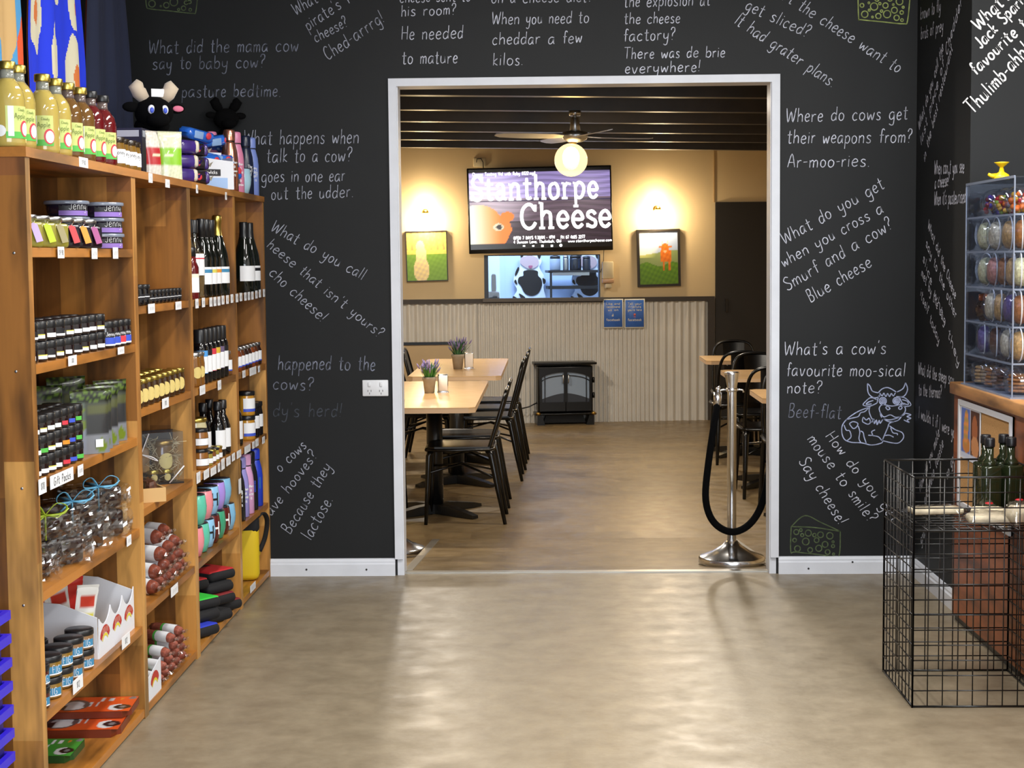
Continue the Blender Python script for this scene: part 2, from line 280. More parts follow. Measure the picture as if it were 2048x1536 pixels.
# single-stroke handwriting; caps 10 high, small letters 5.5
FONT = {}
for ln in '''a 5.6 4.6,4.8 3,5.6 1,4.2 .6,1.4 1.8,0 3.6,1.2 4.6,4.8;4.6,5.5 4.5,1.2 5.3,.1
b 5.2 .8,10 .8,0;.8,3.5 2.6,5.5 4.4,4.4 4.5,1.6 2.8,0 .8,1
c 5 4.4,4.6 2.8,5.6 .9,4 .7,1.6 2.2,0 4.5,.8
d 5.4 4.5,4.4 2.8,5.5 .9,4 .8,1.3 2,0 3.8,1 4.6,4;4.7,10 4.6,.2
e 5 .9,2.8 4.2,3.4 3.8,5.2 2.3,5.6 .8,3.6 1,1 2.6,0 4.5,1
f 4 4.2,9 3.2,10 2.1,8.6 2,0;.6,5.4 3.8,5.6
g 5.4 4.5,4.6 2.8,5.6 .9,4 .9,1.4 2.2,.2 4,1.4 4.6,5.2;4.6,5.4 4.4,-2.6 2.8,-4 .8,-3
h 5.2 .8,10 .8,0;.8,3.4 2.6,5.5 4.2,4.4 4.4,0
i 2 1,5.5 1,0;1,7.9 1,7.4
j 3 2,5.5 2,-2.6 .6,-4;2,7.9 2,7.4
k 4.8 .8,10 .8,0;4,5.5 .9,2.6 4.4,0
l 2 1,10 1,0
m 7 .7,5.5 .8,0;.8,3.6 2.2,5.5 3.3,4.4 3.3,0;3.3,3.6 4.8,5.5 6,4.4 6.1,0
n 5.2 .7,5.5 .8,0;.8,3.6 2.6,5.5 4.2,4.4 4.3,0
o 5.2 2.6,5.6 .9,4.4 .8,1.4 2.4,0 4.2,1.2 4.4,4 2.6,5.6
p 5.2 .8,5.5 .8,-4;.8,3.5 2.6,5.5 4.4,4.2 4.4,1.6 2.8,0 .8,1
q 5.2 4.5,4.4 2.8,5.5 .9,4 .8,1.3 2.4,0 4.4,1.6;4.5,5.5 4.5,-4
r 4.2 .8,5.5 .9,0;.9,3.4 2.2,5.2 3.8,5.2
s 4.6 4,4.8 2.4,5.6 1,4.5 2,3.1 3.7,2 3.6,.5 2,0 .6,.7
t 4.2 2,9 2,1 2.8,0 3.8,.4;.4,6 3.8,6.2
u 5.2 .8,5.5 .8,1.4 2.2,0 4,1.4 4.4,5.5;4.4,5.5 4.5,.2
v 5 .6,5.5 2.4,0 4.4,5.5
w 6.6 .5,5.5 1.6,.2 3.2,4.2 4.6,.2 6,5.5
x 5 .6,5.5 4.4,0;4.4,5.5 .6,0
y 5.4 .8,5.5 1,2 2.6,1.2 4.2,2.4;4.6,5.5 4,-2.4 2.4,-4 .8,-3.2
z 5 .6,5.5 4.2,5.5 .6,0 4.4,0
A 6 .4,0 3,10 5.6,0;1.4,3.6 4.6,3.6
B 5.8 1,10 1,0;1,10 3.6,10 4.4,8 3.2,5.4 1,5.2;3.2,5.2 5,3.6 4.4,.6 1,0
C 6 5.2,8.6 3.4,10 1.2,7.6 .8,3 2.4,0 5.4,1.2
D 6 1,10 1,0;1,10 4,9 5.2,5 4,1 1,0
E 5 4.6,10 1,10 1,0 4.6,0;1,5.2 4,5.2
F 5 4.6,10 1,10 1,0;1,5.2 4,5.2
G 6 5.2,8.6 3.4,10 1.2,7.6 .8,3 2.4,0 5.2,1.4 5.2,4.6 3.2,4.6
H 6.2 .8,10 .8,0;5.4,10 5.4,0;.8,5 5.4,5
I 2 1,10 1,0
J 5 4,10 4,2.2 2.6,0 .6,1.4
K 5.4 1,10 1,0;5,10 1,4.6;2,5.6 5.2,0
L 5 1,10 1,0 4.6,0
M 7.6 .8,0 1,10 3.8,3 6.6,10 6.8,0
N 6 .8,0 .8,10 5.2,0 5.2,10
O 6.4 3.2,10 1,8 .8,2.4 3,0 5.4,2 5.6,7.6 3.2,10
P 5.4 1,10 1,0;1,10 3.8,10 4.8,8 3.6,5.2 1,5
Q 6.4 3.2,10 1,8 .8,2.4 3,0 5.4,2 5.6,7.6 3.2,10;3.6,2.4 6,-.6
R 5.6 1,10 1,0;1,10 3.8,10 4.8,8 3.6,5.2 1,5;2.6,5 5.2,0
S 5.4 5,8.8 3,10 1,8 2.4,5.6 4.8,3.6 4.4,.8 2.4,0 .6,1.2
T 6.2 .3,10 6,10;3.1,10 3.1,0
U 6 .8,10 .8,2 3,0 5,2 5.2,10
V 6 .4,10 3,0 5.6,10
W 8.4 .4,10 2,0 4.2,7.5 6,0 8,10
Y 6 .4,10 3,5 5.6,10;3,5 3,0
0 5 2.4,10 .8,7 .8,3 2.4,0 4.2,3 4.2,7 2.4,10
1 3 .6,8 1.8,10 1.8,0
2 5 .8,8 2.4,10 4.2,8 3.6,5 .6,0 4.4,0
3 5 .8,9 2.6,10 4,8 2.4,5.4 4.2,3 2.6,0 .6,1
4 5 3.4,0 3.4,10 .6,3 4.6,3
5 5 4.2,10 1.2,10 1,5.8 3,6.2 4.2,3.4 2.6,0 .8,.8
6 5 3.8,9.6 1.6,7 .8,3 2.4,0 4.2,2.6 2.6,5.4 1,4
7 5 .6,10 4.4,10 1.8,0
8 5 2.5,5.3 1,7.6 2.5,10 4,7.6 2.5,5.3 .8,2.6 2.5,0 4.2,2.6 2.5,5.3
9 5 4,6 2.4,4.8 .9,7 2.4,10 4.2,8 3.8,3 2.4,0
$ 5 4.2,8 2.4,9.4 .9,7.6 4.2,3.4 2.6,1 .7,2.2;2.5,11 2.5,-.8
? 4.8 .6,8 1.6,10 3.8,9.6 4,7 2.2,5 2,2.8;2,.6 2,.1
! 2 1.4,10 1,2.8;.9,.6 .9,.1
. 2 1,.5 1,0
, 2 1.2,.6 .7,-1
' 1.8 1,10 .7,8.2
- 3.4 .4,3.6 3,3.8'''.split('\n'):
    ch, wd, st = ln.split(' ', 2)
    FONT[ch] = (float(wd), [[tuple(float(q) for q in p.split(',')) for p in t.split()] for t in st.split(';')])
def text_strokes(txt, gap=.9, space=5.5, wob=0, jr=None):
    x = 0; out = []
    for ch in txt:
        if ch == ' ': x += space; continue
        wd, st = FONT[ch]; dy = jr.uniform(-wob, wob) if jr else 0; sx = jr.uniform(.9, 1.1) if jr else 1
        for t in st: out.append([(x+a*sx, b+dy) for a, b in smooth_pts(t, k=4)])
        x += wd*sx+gap
    return out, x-gap
def write_line(mb, txt, A, B, up, h, wd, mi=0, wob=.4, jr=None, lift=Vector((0, 0, 0)), slant=.08):
    """handwriting from 3D point A to B (baseline), letters h tall along 'up', strokes wd wide"""
    A, B = Vector(A), Vector(B); st, W = text_strokes(txt, wob=wob, jr=jr); e = (B-A).normalized(); sx = (B-A).length/W; sy = h/10
    for t in st:
        p = [(a*sx+b*sy*slant, b*sy) for a, b in t]
        mb.ribbon(p, wd, lambda a, b: A+e*a+up*b+lift, mi)
ORD = ['first', 'second', 'third', 'fourth', 'fifth', 'sixth', 'seventh', 'eighth', 'ninth', 'tenth', 'eleventh', 'twelfth', 'thirteenth']
# ================================================================== THE SETTING: SHOP
BOARD = mat('chalkboard_paint', '131517', .6, vary=.15, scale=2.5, spec=.32)
TRIMW = mat('white_trim_paint', 'd9dde6', .45, vary=.05, scale=8)
PLASTER = mat('white_plaster', 'd8d8d6', .8)
FLOORM = floor_mat('shop_vinyl', '776a56', '887b66', '968973', rough=.36)
DFLOORM = floor_mat('dining_vinyl', '6e5c41', '7b684b', '887555', tile=.23, rough=.34)
def boxobj(name, a, b, mt, parent=None, kind='structure'):
    o = MB().b2(a, b).build(name, mt, parent)
    if not parent: o['kind'] = kind
    return o
DL, DR, DH = -.7126, 1.0043, 2.2107           # outer edges of the door casing
IL, IR, IH = DL+.036, DR-.036, DH-.034        # clear opening
WT = .12
boxobj('floor', (-2.1, -2.3, -.2), (3.5, D+.05, 0), FLOORM)
wall = MB().b2((-2.1, D, -.2), (DL+.01, D+WT, 3)).b2((DR-.01, D, -.2), (2.9, D+WT, 3)).b2((DL+.01, D, DH-.01), (DR-.01, D+WT, 3)).build('wall_back', BOARD); struct(wall)
wr = boxobj('wall_right', (XW, 6.51, 0), (XW+.12, D, 3), BOARD)
wn = boxobj('wall_right_return', (XW, 6.39, 0), (3.5, 6.51, 3), BOARD)
boxobj('wall_left', (-2.1, -2.3, 0), (-2.0, D, 3), BOARD)
boxobj('wall_far_right', (3.4, -2.3, 0), (3.5, 6.39, 3), PLASTER)
wf = MB().b2((-2.0, -2.3, 0), (3.4, -2.2, .35)).b2((-2.0, -2.3, 2.75), (3.4, -2.2, 3)).b2((-2.0, -2.3, .35), (-1.2, -2.2, 2.75)).b2((3.0, -2.3, .35), (3.4, -2.2, 2.75)).build('wall_front', PLASTER); struct(wf)
wd_ = MB()
for x in (-1.2, .2, 1.6, 3.0): wd_.b2((x-.03, -2.28, .35), (x+.03, -2.22, 2.75))
for z in (.35, 2.75): wd_.b2((-1.2, -2.28, z-.03), (3.0, -2.22, z+.03))
struct(wd_.build('window_1', TRIMW))
boxobj('ceiling', (-2.1, -2.3, 3), (3.5, D+WT, 3.1), PLASTER)
# door casing and lining
t = MB(); y0 = D-.014
t.b2((DL, y0, .075), (IL, D, DH)).b2((IR, y0, .075), (DR, D, DH)).b2((IL, y0, IH), (IR, D, DH))
t.b2((DL+.01, D, 0), (IL+.004, D+WT, IH+.004)).b2((IR-.004, D, 0), (DR-.01, D+WT, IH+.004)).b2((DL+.01, D, IH), (DR-.01, D+WT, DH-.01))
t.b2((DL, D+WT, DF), (IL, D+WT+.014, DH)).b2((IR, D+WT, DF), (DR, D+WT+.014, DH)).b2((DL, D+WT, IH), (DR, D+WT+.014, DH))
struct(t.build('trim_1', TRIMW))
def skirting(name, A, B, n, mt=TRIMW):        # moulded skirting board from A to B, n points into the room
    A, B, n = Vector(A), Vector(B), Vector(n); prof = [(0, 0), (.016, 0), (.016, .052), (.011, .058), (.011, .066), (.006, .075), (0, .078)]; q = MB(); L = len(prof)
    v = [A+n*a+Vector((0, 0, b)) for a, b in prof]+[B+n*a+Vector((0, 0, b)) for a, b in prof]
    q.add(v, [(i, i+1, L+i+1, L+i) for i in range(L-1)]+[tuple(range(L-1, -1, -1)), tuple(range(L, 2*L))])
    o = q.build(name, mt); return struct(o)
sk = skirting('baseboard_back', (XS-.36, D, 0), (DL, D, 0), (0, -1, 0))
skr = skirting('baseboard_back_right', (DR, D, 0), (XW, D, 0), (0, -1, 0))
skirting('baseboard_right', (XW, 6.39, 0), (XW, D, 0), (-1, 0, 0))
NAIL = mat('dark_nail', '2b2a2a', .6)
for par, pts in ((sk, ((613, 1139), (733, 1139))), (skr, ((1617, 1137), (1705, 1124)))):
    for px, py in pts:
        p = at(px, py, 1, D-.016); MB().lathe([(.0045, 0), (.0045, .002), (0, .003)], 8, M=Matrix.Translation(p) @ Matrix.Rotation(R(90), 4, 'X')).build('nail', NAIL, par)
struct(boxobj('trim_2', (DL, D+.035, 0), (DR, D+.075, .006), mat('alloy_threshold', 'b9b6ae', .35, .8)))

# double power outlet
q = thing('power_outlet', 'white double power outlet with two switches on the black chalkboard wall', 'outlet', at(751, 776, 1, D))
MB().rbox((0, -.005, 0), (.116, .011, .073), .004).build('plate', mat('white_plastic', 'dfe1e6', .35), q)
for s in (-1, 1):
    o = MB().rbox((s*.026, -.0125, .017), (.012, .006, .02), .002).build('switch', mat('white_plastic', ''), q)
    k = MB()
    for (dx, dz, an) in ((-.007, -.012, .5), (.007, -.012, -.5), (0, -.024, 0)): k.box((s*.026+dx, -.0108, dz), (.0022, .001, .009), M=None)
    k.build('socket', INK, q)

# ------------------------------------------------------------------ chalk writing and drawing on the walls
def chalk(wallobj, lines, plane, lift, wd, mt, label, jseed=1):
    mb = MB(); jr = random.Random(jseed)
    for txt, x0, y0, x1, y1, h in lines:
        ax, v = plane; A, B = at(x0, y0, ax, v), at(x1, y1, ax, v)
        e = (B-A).normalized(); n = Vector((0, -1, 0)) if ax == 1 else Vector((-1, 0, 0)); up = e.cross(n)*-1
        if up.z < 0: up = -up
        sc_ = A[1]/CF; write_line(mb, txt, A, B, up, h*sc_, wd, 0, .35, jr, lift)
    o = mb.build('chalk_lettering', mt, wallobj); o['label'] = label; return o
BP = (1, D); LB = Vector((0, -.0015, 0))
CW = .0040
J = lambda *l, **k: chalk(wall, l, BP, LB, k.get('w', CW), k.get('m', CHALK), k['t'], k.get('s', 3))
J(('What did the mama cow', 297, 107, 597, 103, 27), ('say to baby cow?', 304, 139, 530, 136, 26), ("'s pasture bedtime.", 332, 195, 562, 193, 26), t='handwritten chalk joke about the mama cow and pasture bedtime', m=CHALK_DIM, w=.0042)
J(('What happens when', 487, 289, 718, 287, 29), ('talk to a cow?', 532, 325, 704, 323, 28), ('goes in one ear', 522, 365, 690, 362, 26), ('out the udder.', 542, 400, 707, 394, 26), t='handwritten chalk joke ending out the udder', m=CHALK_MID, w=.0038)
J(('What do you call', 540, 460, 724, 560, 24), ("heese that isn't yours?", 532, 493, 757, 676, 22), ('cho cheese!', 536, 548, 642, 644, 24), t='slanting handwritten chalk joke about cheese that is not yours', m=CHALK_MID, w=.0038)
J(('happened to the', 555, 739, 750, 741, 29), ('cows?', 545, 779, 627, 781, 26), t='handwritten chalk line about what happened to the cows', m=CHALK_DIM, w=.0046)
J(("dy's herd!", 545, 832, 683, 834, 28), t="faint rubbed chalk words dy's herd", m=mat('chalk_faint', '3c414a', .9, vary=.5, scale=40), w=.0046)
J(('o cows', 560, 945, 614, 893, 22), ('ave hooves?', 543, 1033, 637, 911, 22), ('Because they', 580, 1070, 664, 934, 24), ('lactose.', 622, 1082, 667, 1000, 26), t='steep handwritten chalk joke ending because they lactose', m=CHALK_MID, w=.0038)
J(('What', 592, 31, 637, 3, 24), ("pirate's f", 616, 62, 702, 4, 24), ('cheese?', 632, 86, 697, 51, 22), ('Ched-arrrg!', 656, 122, 770, 43, 26), t="slanting handwritten chalk joke about a pirate's cheese", m=CHALK_MID, w=.0038)
J(('cheese sent to', 799, 5, 941, 3, 24), ('his room?', 802, 33, 912, 29, 22), ('He needed', 802, 80, 926, 77, 26), ('to mature', 803, 129, 915, 126, 26), t='handwritten chalk joke ending he needed to mature')
J(('on a cheese diet?', 982, 6, 1185, 4, 24), ('When you need to', 983, 49, 1178, 46, 24), ('cheddar a few', 984, 90, 1164, 86, 24), ('kilos.', 985, 131, 1046, 130, 24), t='handwritten chalk joke ending cheddar a few kilos')
J(('the explosion at', 1247, 14, 1420, 11, 24), ('the cheese', 1247, 48, 1360, 46, 22), ('factory?', 1246, 83, 1350, 80, 24), ('There was de brie', 1247, 118, 1450, 114, 22), ('everywhere!', 1249, 147, 1400, 143, 22), t='handwritten chalk joke ending there was de brie everywhere')
J(("didn't the cheese want to", 1527, -25, 1795, 147, 25), ('get sliced?', 1488, 18, 1613, 76, 25), ('It had grater plans.', 1467, 46, 1664, 175, 25), t='slanting handwritten chalk joke ending it had grater plans')
J(('Where do cows get', 1571, 244, 1815, 239, 27), ('their weapons from?', 1573, 287, 1823, 286, 27), ('Ar-moo-ries.', 1574, 335, 1739, 333, 26), t='handwritten chalk joke ending ar-moo-ries')
J(('What do you get', 1568, 489, 1770, 376, 26), ('when you cross a', 1567, 535, 1768, 424, 24), ('Smurf and a cow?', 1574, 583, 1787, 456, 26), ('Blue cheese', 1621, 606, 1745, 531, 26), t='slanting handwritten chalk joke ending blue cheese')
J(("What's a cow's", 1567, 710, 1772, 708, 27), ('favourite moo-sical', 1572, 752, 1810, 753, 27), ('note?', 1573, 787, 1644, 786, 25), t="handwritten chalk joke about a cow's favourite moo-sical note")
J(('Beef-flat', 1575, 834, 1682, 838, 28), t='handwritten chalk answer beef-flat', m=CHALK_DIM)
J(('How do you get', 1650, 872, 1784, 1045, 22), ('mouse to smile?', 1613, 878, 1738, 1046, 24), ('Say cheese!', 1596, 922, 1677, 1050, 24), t='steep handwritten chalk joke ending say cheese')
# side wall (foreshortened)
J2 = lambda *l, **k: chalk(wr, l, (0, XW), Vector((-.0015, 0, 0)), k.get('w', .0058), CHALK, k['t'], 5)
J2(('When can t you see', 1869, 349, 1929, 345, 27), ('a cheese?', 1870, 377, 1899, 371, 25), ("When it's pasteurised", 1869, 410, 1932, 405, 27), t='handwritten chalk joke ending when it is pasteurised')
J2(('known to fly', 1841, 40, 1882, 22, 24), ('birds of prey', 1842, 79, 1887, 62, 24), t='handwritten chalk words about birds of prey on the side wall')
J2(('What do you call the', 1839, 262, 1888, 98, 22), ('last piece of Chedder', 1843, 292, 1925, 4, 22), ('in the best restaurant', 1850, 325, 1906, 98, 22), t='steep handwritten chalk joke about a piece of chedder on the side wall')
J2(('What did the Cheese', 1856, 455, 1911, 600, 20), ('say to the other', 1852, 490, 1912, 640, 20), ('slice when they', 1846, 520, 1918, 735, 20), ('met by the day', 1843, 550, 1890, 650, 20), ('itself today', 1841, 590, 1878, 690, 20), t='downward slanting handwritten chalk joke below it on the side wall')
J2(('What did the sheep say', 1837, 748, 1908, 771, 24), ('to the thermos?', 1838, 790, 1884, 797, 24), ('I wouldn t if I were you', 1838, 835, 1914, 878, 24), t='handwritten chalk joke about the sheep low on the side wall')
J2(('How do you make', 1841, 985, 1880, 870, 22), ('a cheese toastie', 1851, 1010, 1888, 890, 22), ('so good', 1895, 960, 1915, 905, 22), ('grate it', 1843, 1090, 1862, 1040, 22), t='steep handwritten chalk lines low on the side wall behind the wire bin')
chalk(wn, [("What's", 1957, 62, 2024, -6, 26), ("Jack Sparrow's", 1961, 99, 2085, -33, 24), ('favourite t', 1952, 152, 2055, 52, 25), ('Thulimb-ahh!', 1946, 230, 2062, 104, 30)], (1, 6.39), LB, .0066, CHALK_BRIGHT, 'bold handwritten chalk joke ending Thulimb-ahh beside the side wall')

def drawing(name, strokes, mt, label, wd=.0052, par=wall, closed=()):
    mb = MB()
    for s in strokes:
        p = smooth_pts(s, k=5); w3 = [at(x, y, 1, D) for x, y in p]
        mb.ribbon([(q.x, q.z) for q in w3], wd, lambda a, b: Vector((a, D-.0015, b)))
    o = mb.build(name, mt, par); o['label'] = label
def Z7(*p): return [(1540+x/2.953, 640+y/2.953) for x, y in p]
def ring(cx, cy, r): return [(cx+r*math.cos(a*PI/5), cy+r*math.sin(a*PI/5)) for a in range(11)]
cow = [Z7((575, 375), (580, 430), (610, 458), (645, 452), (648, 430)), Z7((575, 375), (590, 390), (605, 420), (640, 430)), Z7((800, 370), (812, 410), (790, 450), (745, 452)), Z7((800, 370), (785, 405), (750, 425)),
    Z7((640, 428), (665, 405), (700, 400), (745, 425)), Z7((648, 430), (662, 448), (672, 432), (684, 452), (694, 434), (706, 452), (716, 434), (728, 448), (740, 430)),
    Z7((630, 470), (595, 458), (565, 480), (550, 502), (590, 508), (632, 490)), Z7((610, 475), (580, 485), (568, 498), (600, 495)), Z7((765, 455), (800, 462), (832, 500), (800, 510), (770, 490)), Z7((780, 470), (810, 480), (815, 500), (785, 490)),
    Z7((632, 490), (640, 455), (650, 440)), Z7((765, 455), (775, 480), (795, 510)), Z7(*ring(666, 478, 21)), Z7(*ring(666, 478, 13)), Z7(*ring(666, 478, 5)), Z7(*ring(746, 477, 20)), Z7(*ring(746, 477, 12)), Z7(*ring(746, 477, 5)),
    Z7((650, 545), (645, 520), (665, 500), (720, 508), (770, 500), (797, 515), (795, 545), (760, 575), (700, 590), (660, 575), (650, 545)), Z7((682, 515), (695, 510), (708, 522), (695, 530), (682, 515)), Z7((757, 520), (770, 508), (780, 518), (768, 528), (757, 520)),
    Z7((650, 545), (672, 572), (710, 560), (745, 575), (790, 560), (797, 545)), Z7((660, 575), (700, 600), (750, 595), (775, 572)), Z7((590, 510), (585, 540), (600, 580), (620, 600)), Z7((600, 605), (612, 585), (616, 612), (628, 590), (632, 618), (645, 592), (650, 610), (665, 588)),
    Z7((800, 550), (832, 560), (808, 570), (832, 580), (810, 590), (822, 605), (790, 590)), Z7((585, 515), (520, 540), (460, 580), (428, 620), (424, 665), (440, 705), (480, 722), (540, 725), (600, 738), (660, 725), (662, 705)),
    Z7((585, 515), (560, 540), (535, 548), (520, 570), (480, 580), (450, 588)), Z7((545, 600), (550, 575), (568, 590), (585, 580), (592, 605), (575, 615), (545, 600)), Z7((468, 612), (490, 600), (518, 610), (510, 632), (490, 640), (468, 612)), Z7((437, 620), (450, 650), (470, 655), (478, 690), (455, 712)),
    Z7((520, 625), (530, 660), (525, 700), (535, 722)), Z7((535, 655), (550, 665), (555, 690), (568, 728)), Z7((620, 648), (600, 660), (605, 680), (580, 680)), Z7((605, 682), (640, 690), (660, 712)), Z7((662, 712), (680, 670), (695, 635), (705, 610), (735, 600)), Z7((705, 625), (740, 648), (780, 665), (788, 695), (760, 725), (720, 725), (662, 712)), Z7((680, 682), (705, 680), (730, 692)), Z7((712, 635), (725, 665), (750, 670), (752, 680))]
drawing('chalk_drawing', cow, mat('chalk_blue_white', 'aab4d6', .9, vary=.3, scale=60), 'white chalk outline drawing of a resting horned cow', .0046)
rr = random.Random(4)
wedge = [Z7((125, 1220), (205, 1155), (300, 1195), (415, 1248)), Z7((125, 1220), (260, 1225), (415, 1248)), Z7((125, 1220), (122, 1365), (150, 1370), (290, 1385), (380, 1398), (410, 1380), (415, 1248))]
for cx, cy, r in ((155, 1252, 15), (182, 1240, 8), (226, 1258, 18), (262, 1270, 10), (298, 1268, 17), (353, 1274, 19), (145, 1300, 11), (190, 1270, 9), (211, 1308, 20), (275, 1300, 14), (325, 1325, 17), (372, 1310, 6), (162, 1350, 17), (237, 1358, 14), (288, 1348, 18), (340, 1370, 14), (372, 1335, 9), (375, 1382, 6)): wedge.append(Z7(*ring(cx, cy, r)))
drawing('chalk_drawing', wedge, CHALK_GREEN, 'dim green chalk drawing of a holey cheese wedge near the skirting', .005)
def Z5(*p): return [(1450+x/3.425, y/3.425) for x, y in p]
ch = [Z5((910, -60), (915, 125), (930, 135), (1080, 150), (1220, 163), (1250, 140), (1270, -60))]
for cx, cy, r in ((938, 37, 13), (957, 98, 22), (985, 20, 6), (988, 70, 7), (1021, 45, 25), (1010, 117, 6), (1050, 110, 18), (1060, 25, 8), (1072, 76, 8), (1099, 38, 18), (1110, 97, 25), (1152, 32, 6), (1160, 70, 20), (1195, 10, 23), (1175, 122, 18), (1210, 86, 12), (1220, 50, 7), (1212, 138, 9), (1130, -8, 16), (1040, -5, 14)): ch.append(Z5(*ring(cx, cy, r)))
drawing('chalk_drawing', ch, CHALK_LIME, 'yellow-green chalk drawing of a holey cheese block at the top of the wall', .0048)
def Z0(*p): return [(270+x/3.658, y/3.658) for x, y in p]
ch = [Z0((78, -40), (85, 45), (110, 65), (250, 80), (420, 98), (445, 85), (460, -40))]
for cx, cy, r in ((125, 28, 24), (190, 45, 5), (230, 38, 20), (285, 15, 28), (320, 70, 8), (356, 60, 16), (375, 20, 14), (405, 72, 10), (400, 15, 12)): ch.append(Z0(*ring(cx, cy, r)))
drawing('chalk_drawing', ch, CHALK_GREEN, 'faint green chalk drawing of a cheese block above the shelving', .0046)

# ================================================================== THE SETTING: DINING ROOM
BEIGE = mat('beige_paint', 'd6be94', .75, vary=.03, scale=3); DARKTRIM = mat('dark_brown_trim', '37302b', .55)
DY = D+WT
boxobj('floor_dining', (-3.0, DY, DF-.1), (3.2, 16.3, DF), DFLOORM)
rp = MB(); rx0, rx1 = -.665, 1.0
rp.add([(rx0, DY-.03, 0), (rx1, DY-.03, 0), (rx1-.03, 8.98, DF+.001), (rx0+.02, 8.98, DF+.001), (rx0, DY-.03, DF), (rx1, DY-.03, DF), (rx1-.03, 8.98, DF), (rx0+.02, 8.98, DF)], [(0, 1, 2, 3), (0, 4, 5, 1), (1, 5, 6, 2), (2, 6, 7, 3), (3, 7, 4, 0)])
rp.b2((DL, D+.045, DF), (DR, DY, 0))
ramp = struct(rp.build('floor_ramp', DFLOORM))
for x0, x1 in ((rx0, rx0+.02), (rx1, rx1-.03)):
    q = MB(); w_ = .02
    q.add([(x0-w_, DY, .003), (x0+w_, DY, .003), (x1+w_, 8.95, DF+.005), (x1-w_, 8.95, DF+.005), (x0-w_, DY, -.01), (x0+w_, DY, -.01), (x1+w_, 8.95, DF), (x1-w_, 8.95, DF)], [(0, 1, 2, 3), (1, 0, 4, 5), (2, 1, 5, 6), (3, 2, 6, 7), (0, 3, 7, 4)])
    q.build('edge_strip', mat('alloy_threshold', ''), ramp)
boxobj('wall_dining_left', (-3.0, DY, DF), (-2.9, 16.3, 2.7), BEIGE); boxobj('wall_dining_right', (3.1, DY, DF), (3.2, 16.3, 2.7), BEIGE)
boxobj('wall_dining_front', (-2.9, DY-.001, DF), (DL-.02, DY+.01, 2.7), BEIGE)
boxobj('wall_dining_front_right', (DR+.02, DY-.001, DF), (3.1, DY+.01, 2.7), BEIGE)
CEILB = mat('black_ceiling_paint', '2e2822', .42, vary=.3, scale=6); SLOPE = -.0187
def zceil(x): return 2.356+SLOPE*x
def slab(x0, x1, y0, y1, dz0, dz1):
    return MB().add([(x, y, zceil(x)+dz) for dz in (dz0, dz1) for y in (y0, y1) for x in (x0, x1)], [(0, 1, 3, 2), (4, 6, 7, 5), (0, 4, 5, 1), (2, 3, 7, 6), (0, 2, 6, 4), (1, 5, 7, 3)])
cl = struct(slab(-3, 3.2, DY, 16.4, .10, .16).build('ceiling_dining', CEILB))
for y in (7.95, 8.85, 9.72, 10.68, 11.6, 12.5, 13.4, 14.35):
    slab(-2.9, 3.1, y-.03, y+.06, 0, .10).build('ceiling_beam', CEILB, cl)
# back wall, turned a few degrees, with a servery window
U0, Z1 = onwall(968, 510.5); U1, Z0_ = onwall(1201, 599)
def wbox(mb, u0, u1, z0, z1, o0, o1, mi=0): return mb.b2((u0, -o1, z0), (u1, -o0, z1), mi)
q = MB()
for a in ((-3.3, U0, DF, 2.75), (U1, 3.4, DF, 2.75), (U0, U1, DF, Z0_), (U0, U1, Z1, 2.75)): wbox(q, *a, -.14, 0)
bw = struct(q.build('wall_dining_back', BEIGE, None, BW0, TH))
ZW = onwall(1100, 605)[1]; UR = onwall(1415, 700)[0]
ALLOY = mat('corrugated_alloy', 'd6d2ca', .45, .1, vary=.04, scale=5)
ua, ub = onwall(955, 700)[0], onwall(1305, 700)[0]
for u0, u1, pitch, amp in ((-2.2, ua, .076, .012), (ua, ub, .0415, .009), (ub, UR, .074, .012)):
    n = int((u1-u0)/pitch*8); g = MB()
    g.grid(n, 1, lambda a, b: (u0+(u1-u0)*a, -.014+amp*math.cos(2*PI*(u1-u0)*a/pitch), DF+(ZW-DF)*b), smooth=True); g.build('corrugated_sheet', ALLOY, bw)
zt = onwall(1100, 596)[1]; UE = onwall(1428, 700)[0]
wbox(MB(), -2.2, UE, ZW, zt, 0, .035).build('capping_rail', DARKTRIM, bw)
wbox(MB(), UR, UE, DF, ZW, 0, .035).build('corner_rail', DARKTRIM, bw)
wbox(MB(), U0-.02, U1+.02, zt-.03, zt+.004, .036, .075).build('sill_board', mat('grey_sill', '57504a', .5), bw)
zd = onwall(1480, 404)[1]
d1 = struct(wbox(MB(), UE+.01, 2.6, DF, zd, .001, .03).build('door_1', mat('black_brown_door', '211d1a', .6), None, BW0, TH))
wbox(MB(), UE+.1, UE+.12, .9, 1.02, .03, .06).build('door_handle', mat('black_brown_handle', '181514', .4), d1)
wbox(MB(), UE-.004, UE+.006, zd, 2.4, .0, .006).build('panel_joint', mat('beige_joint', 'b08f5e', .7), bw)
# low beige partition with a black top rail at the back left
zr = onwall(860, 684, .3)[1]; ur = onwall(930, 690, .3)[0]
q = thing('low_partition', 'low beige partition with a black top rail in front of the corrugated wall', 'partition', wallpos(-1.3, .3, DF), TH)
wbox(MB(), -.8, ur+1.3-.03, 0, zr-DF-.025, -.02, .02).build('panel', mat('partition_paint', 'b9a07a', .6), q)
wbox(MB(), -.82, ur+1.3, zr-DF-.025, zr-DF, -.03, .03).build('top_rail', GLOSSB, q)
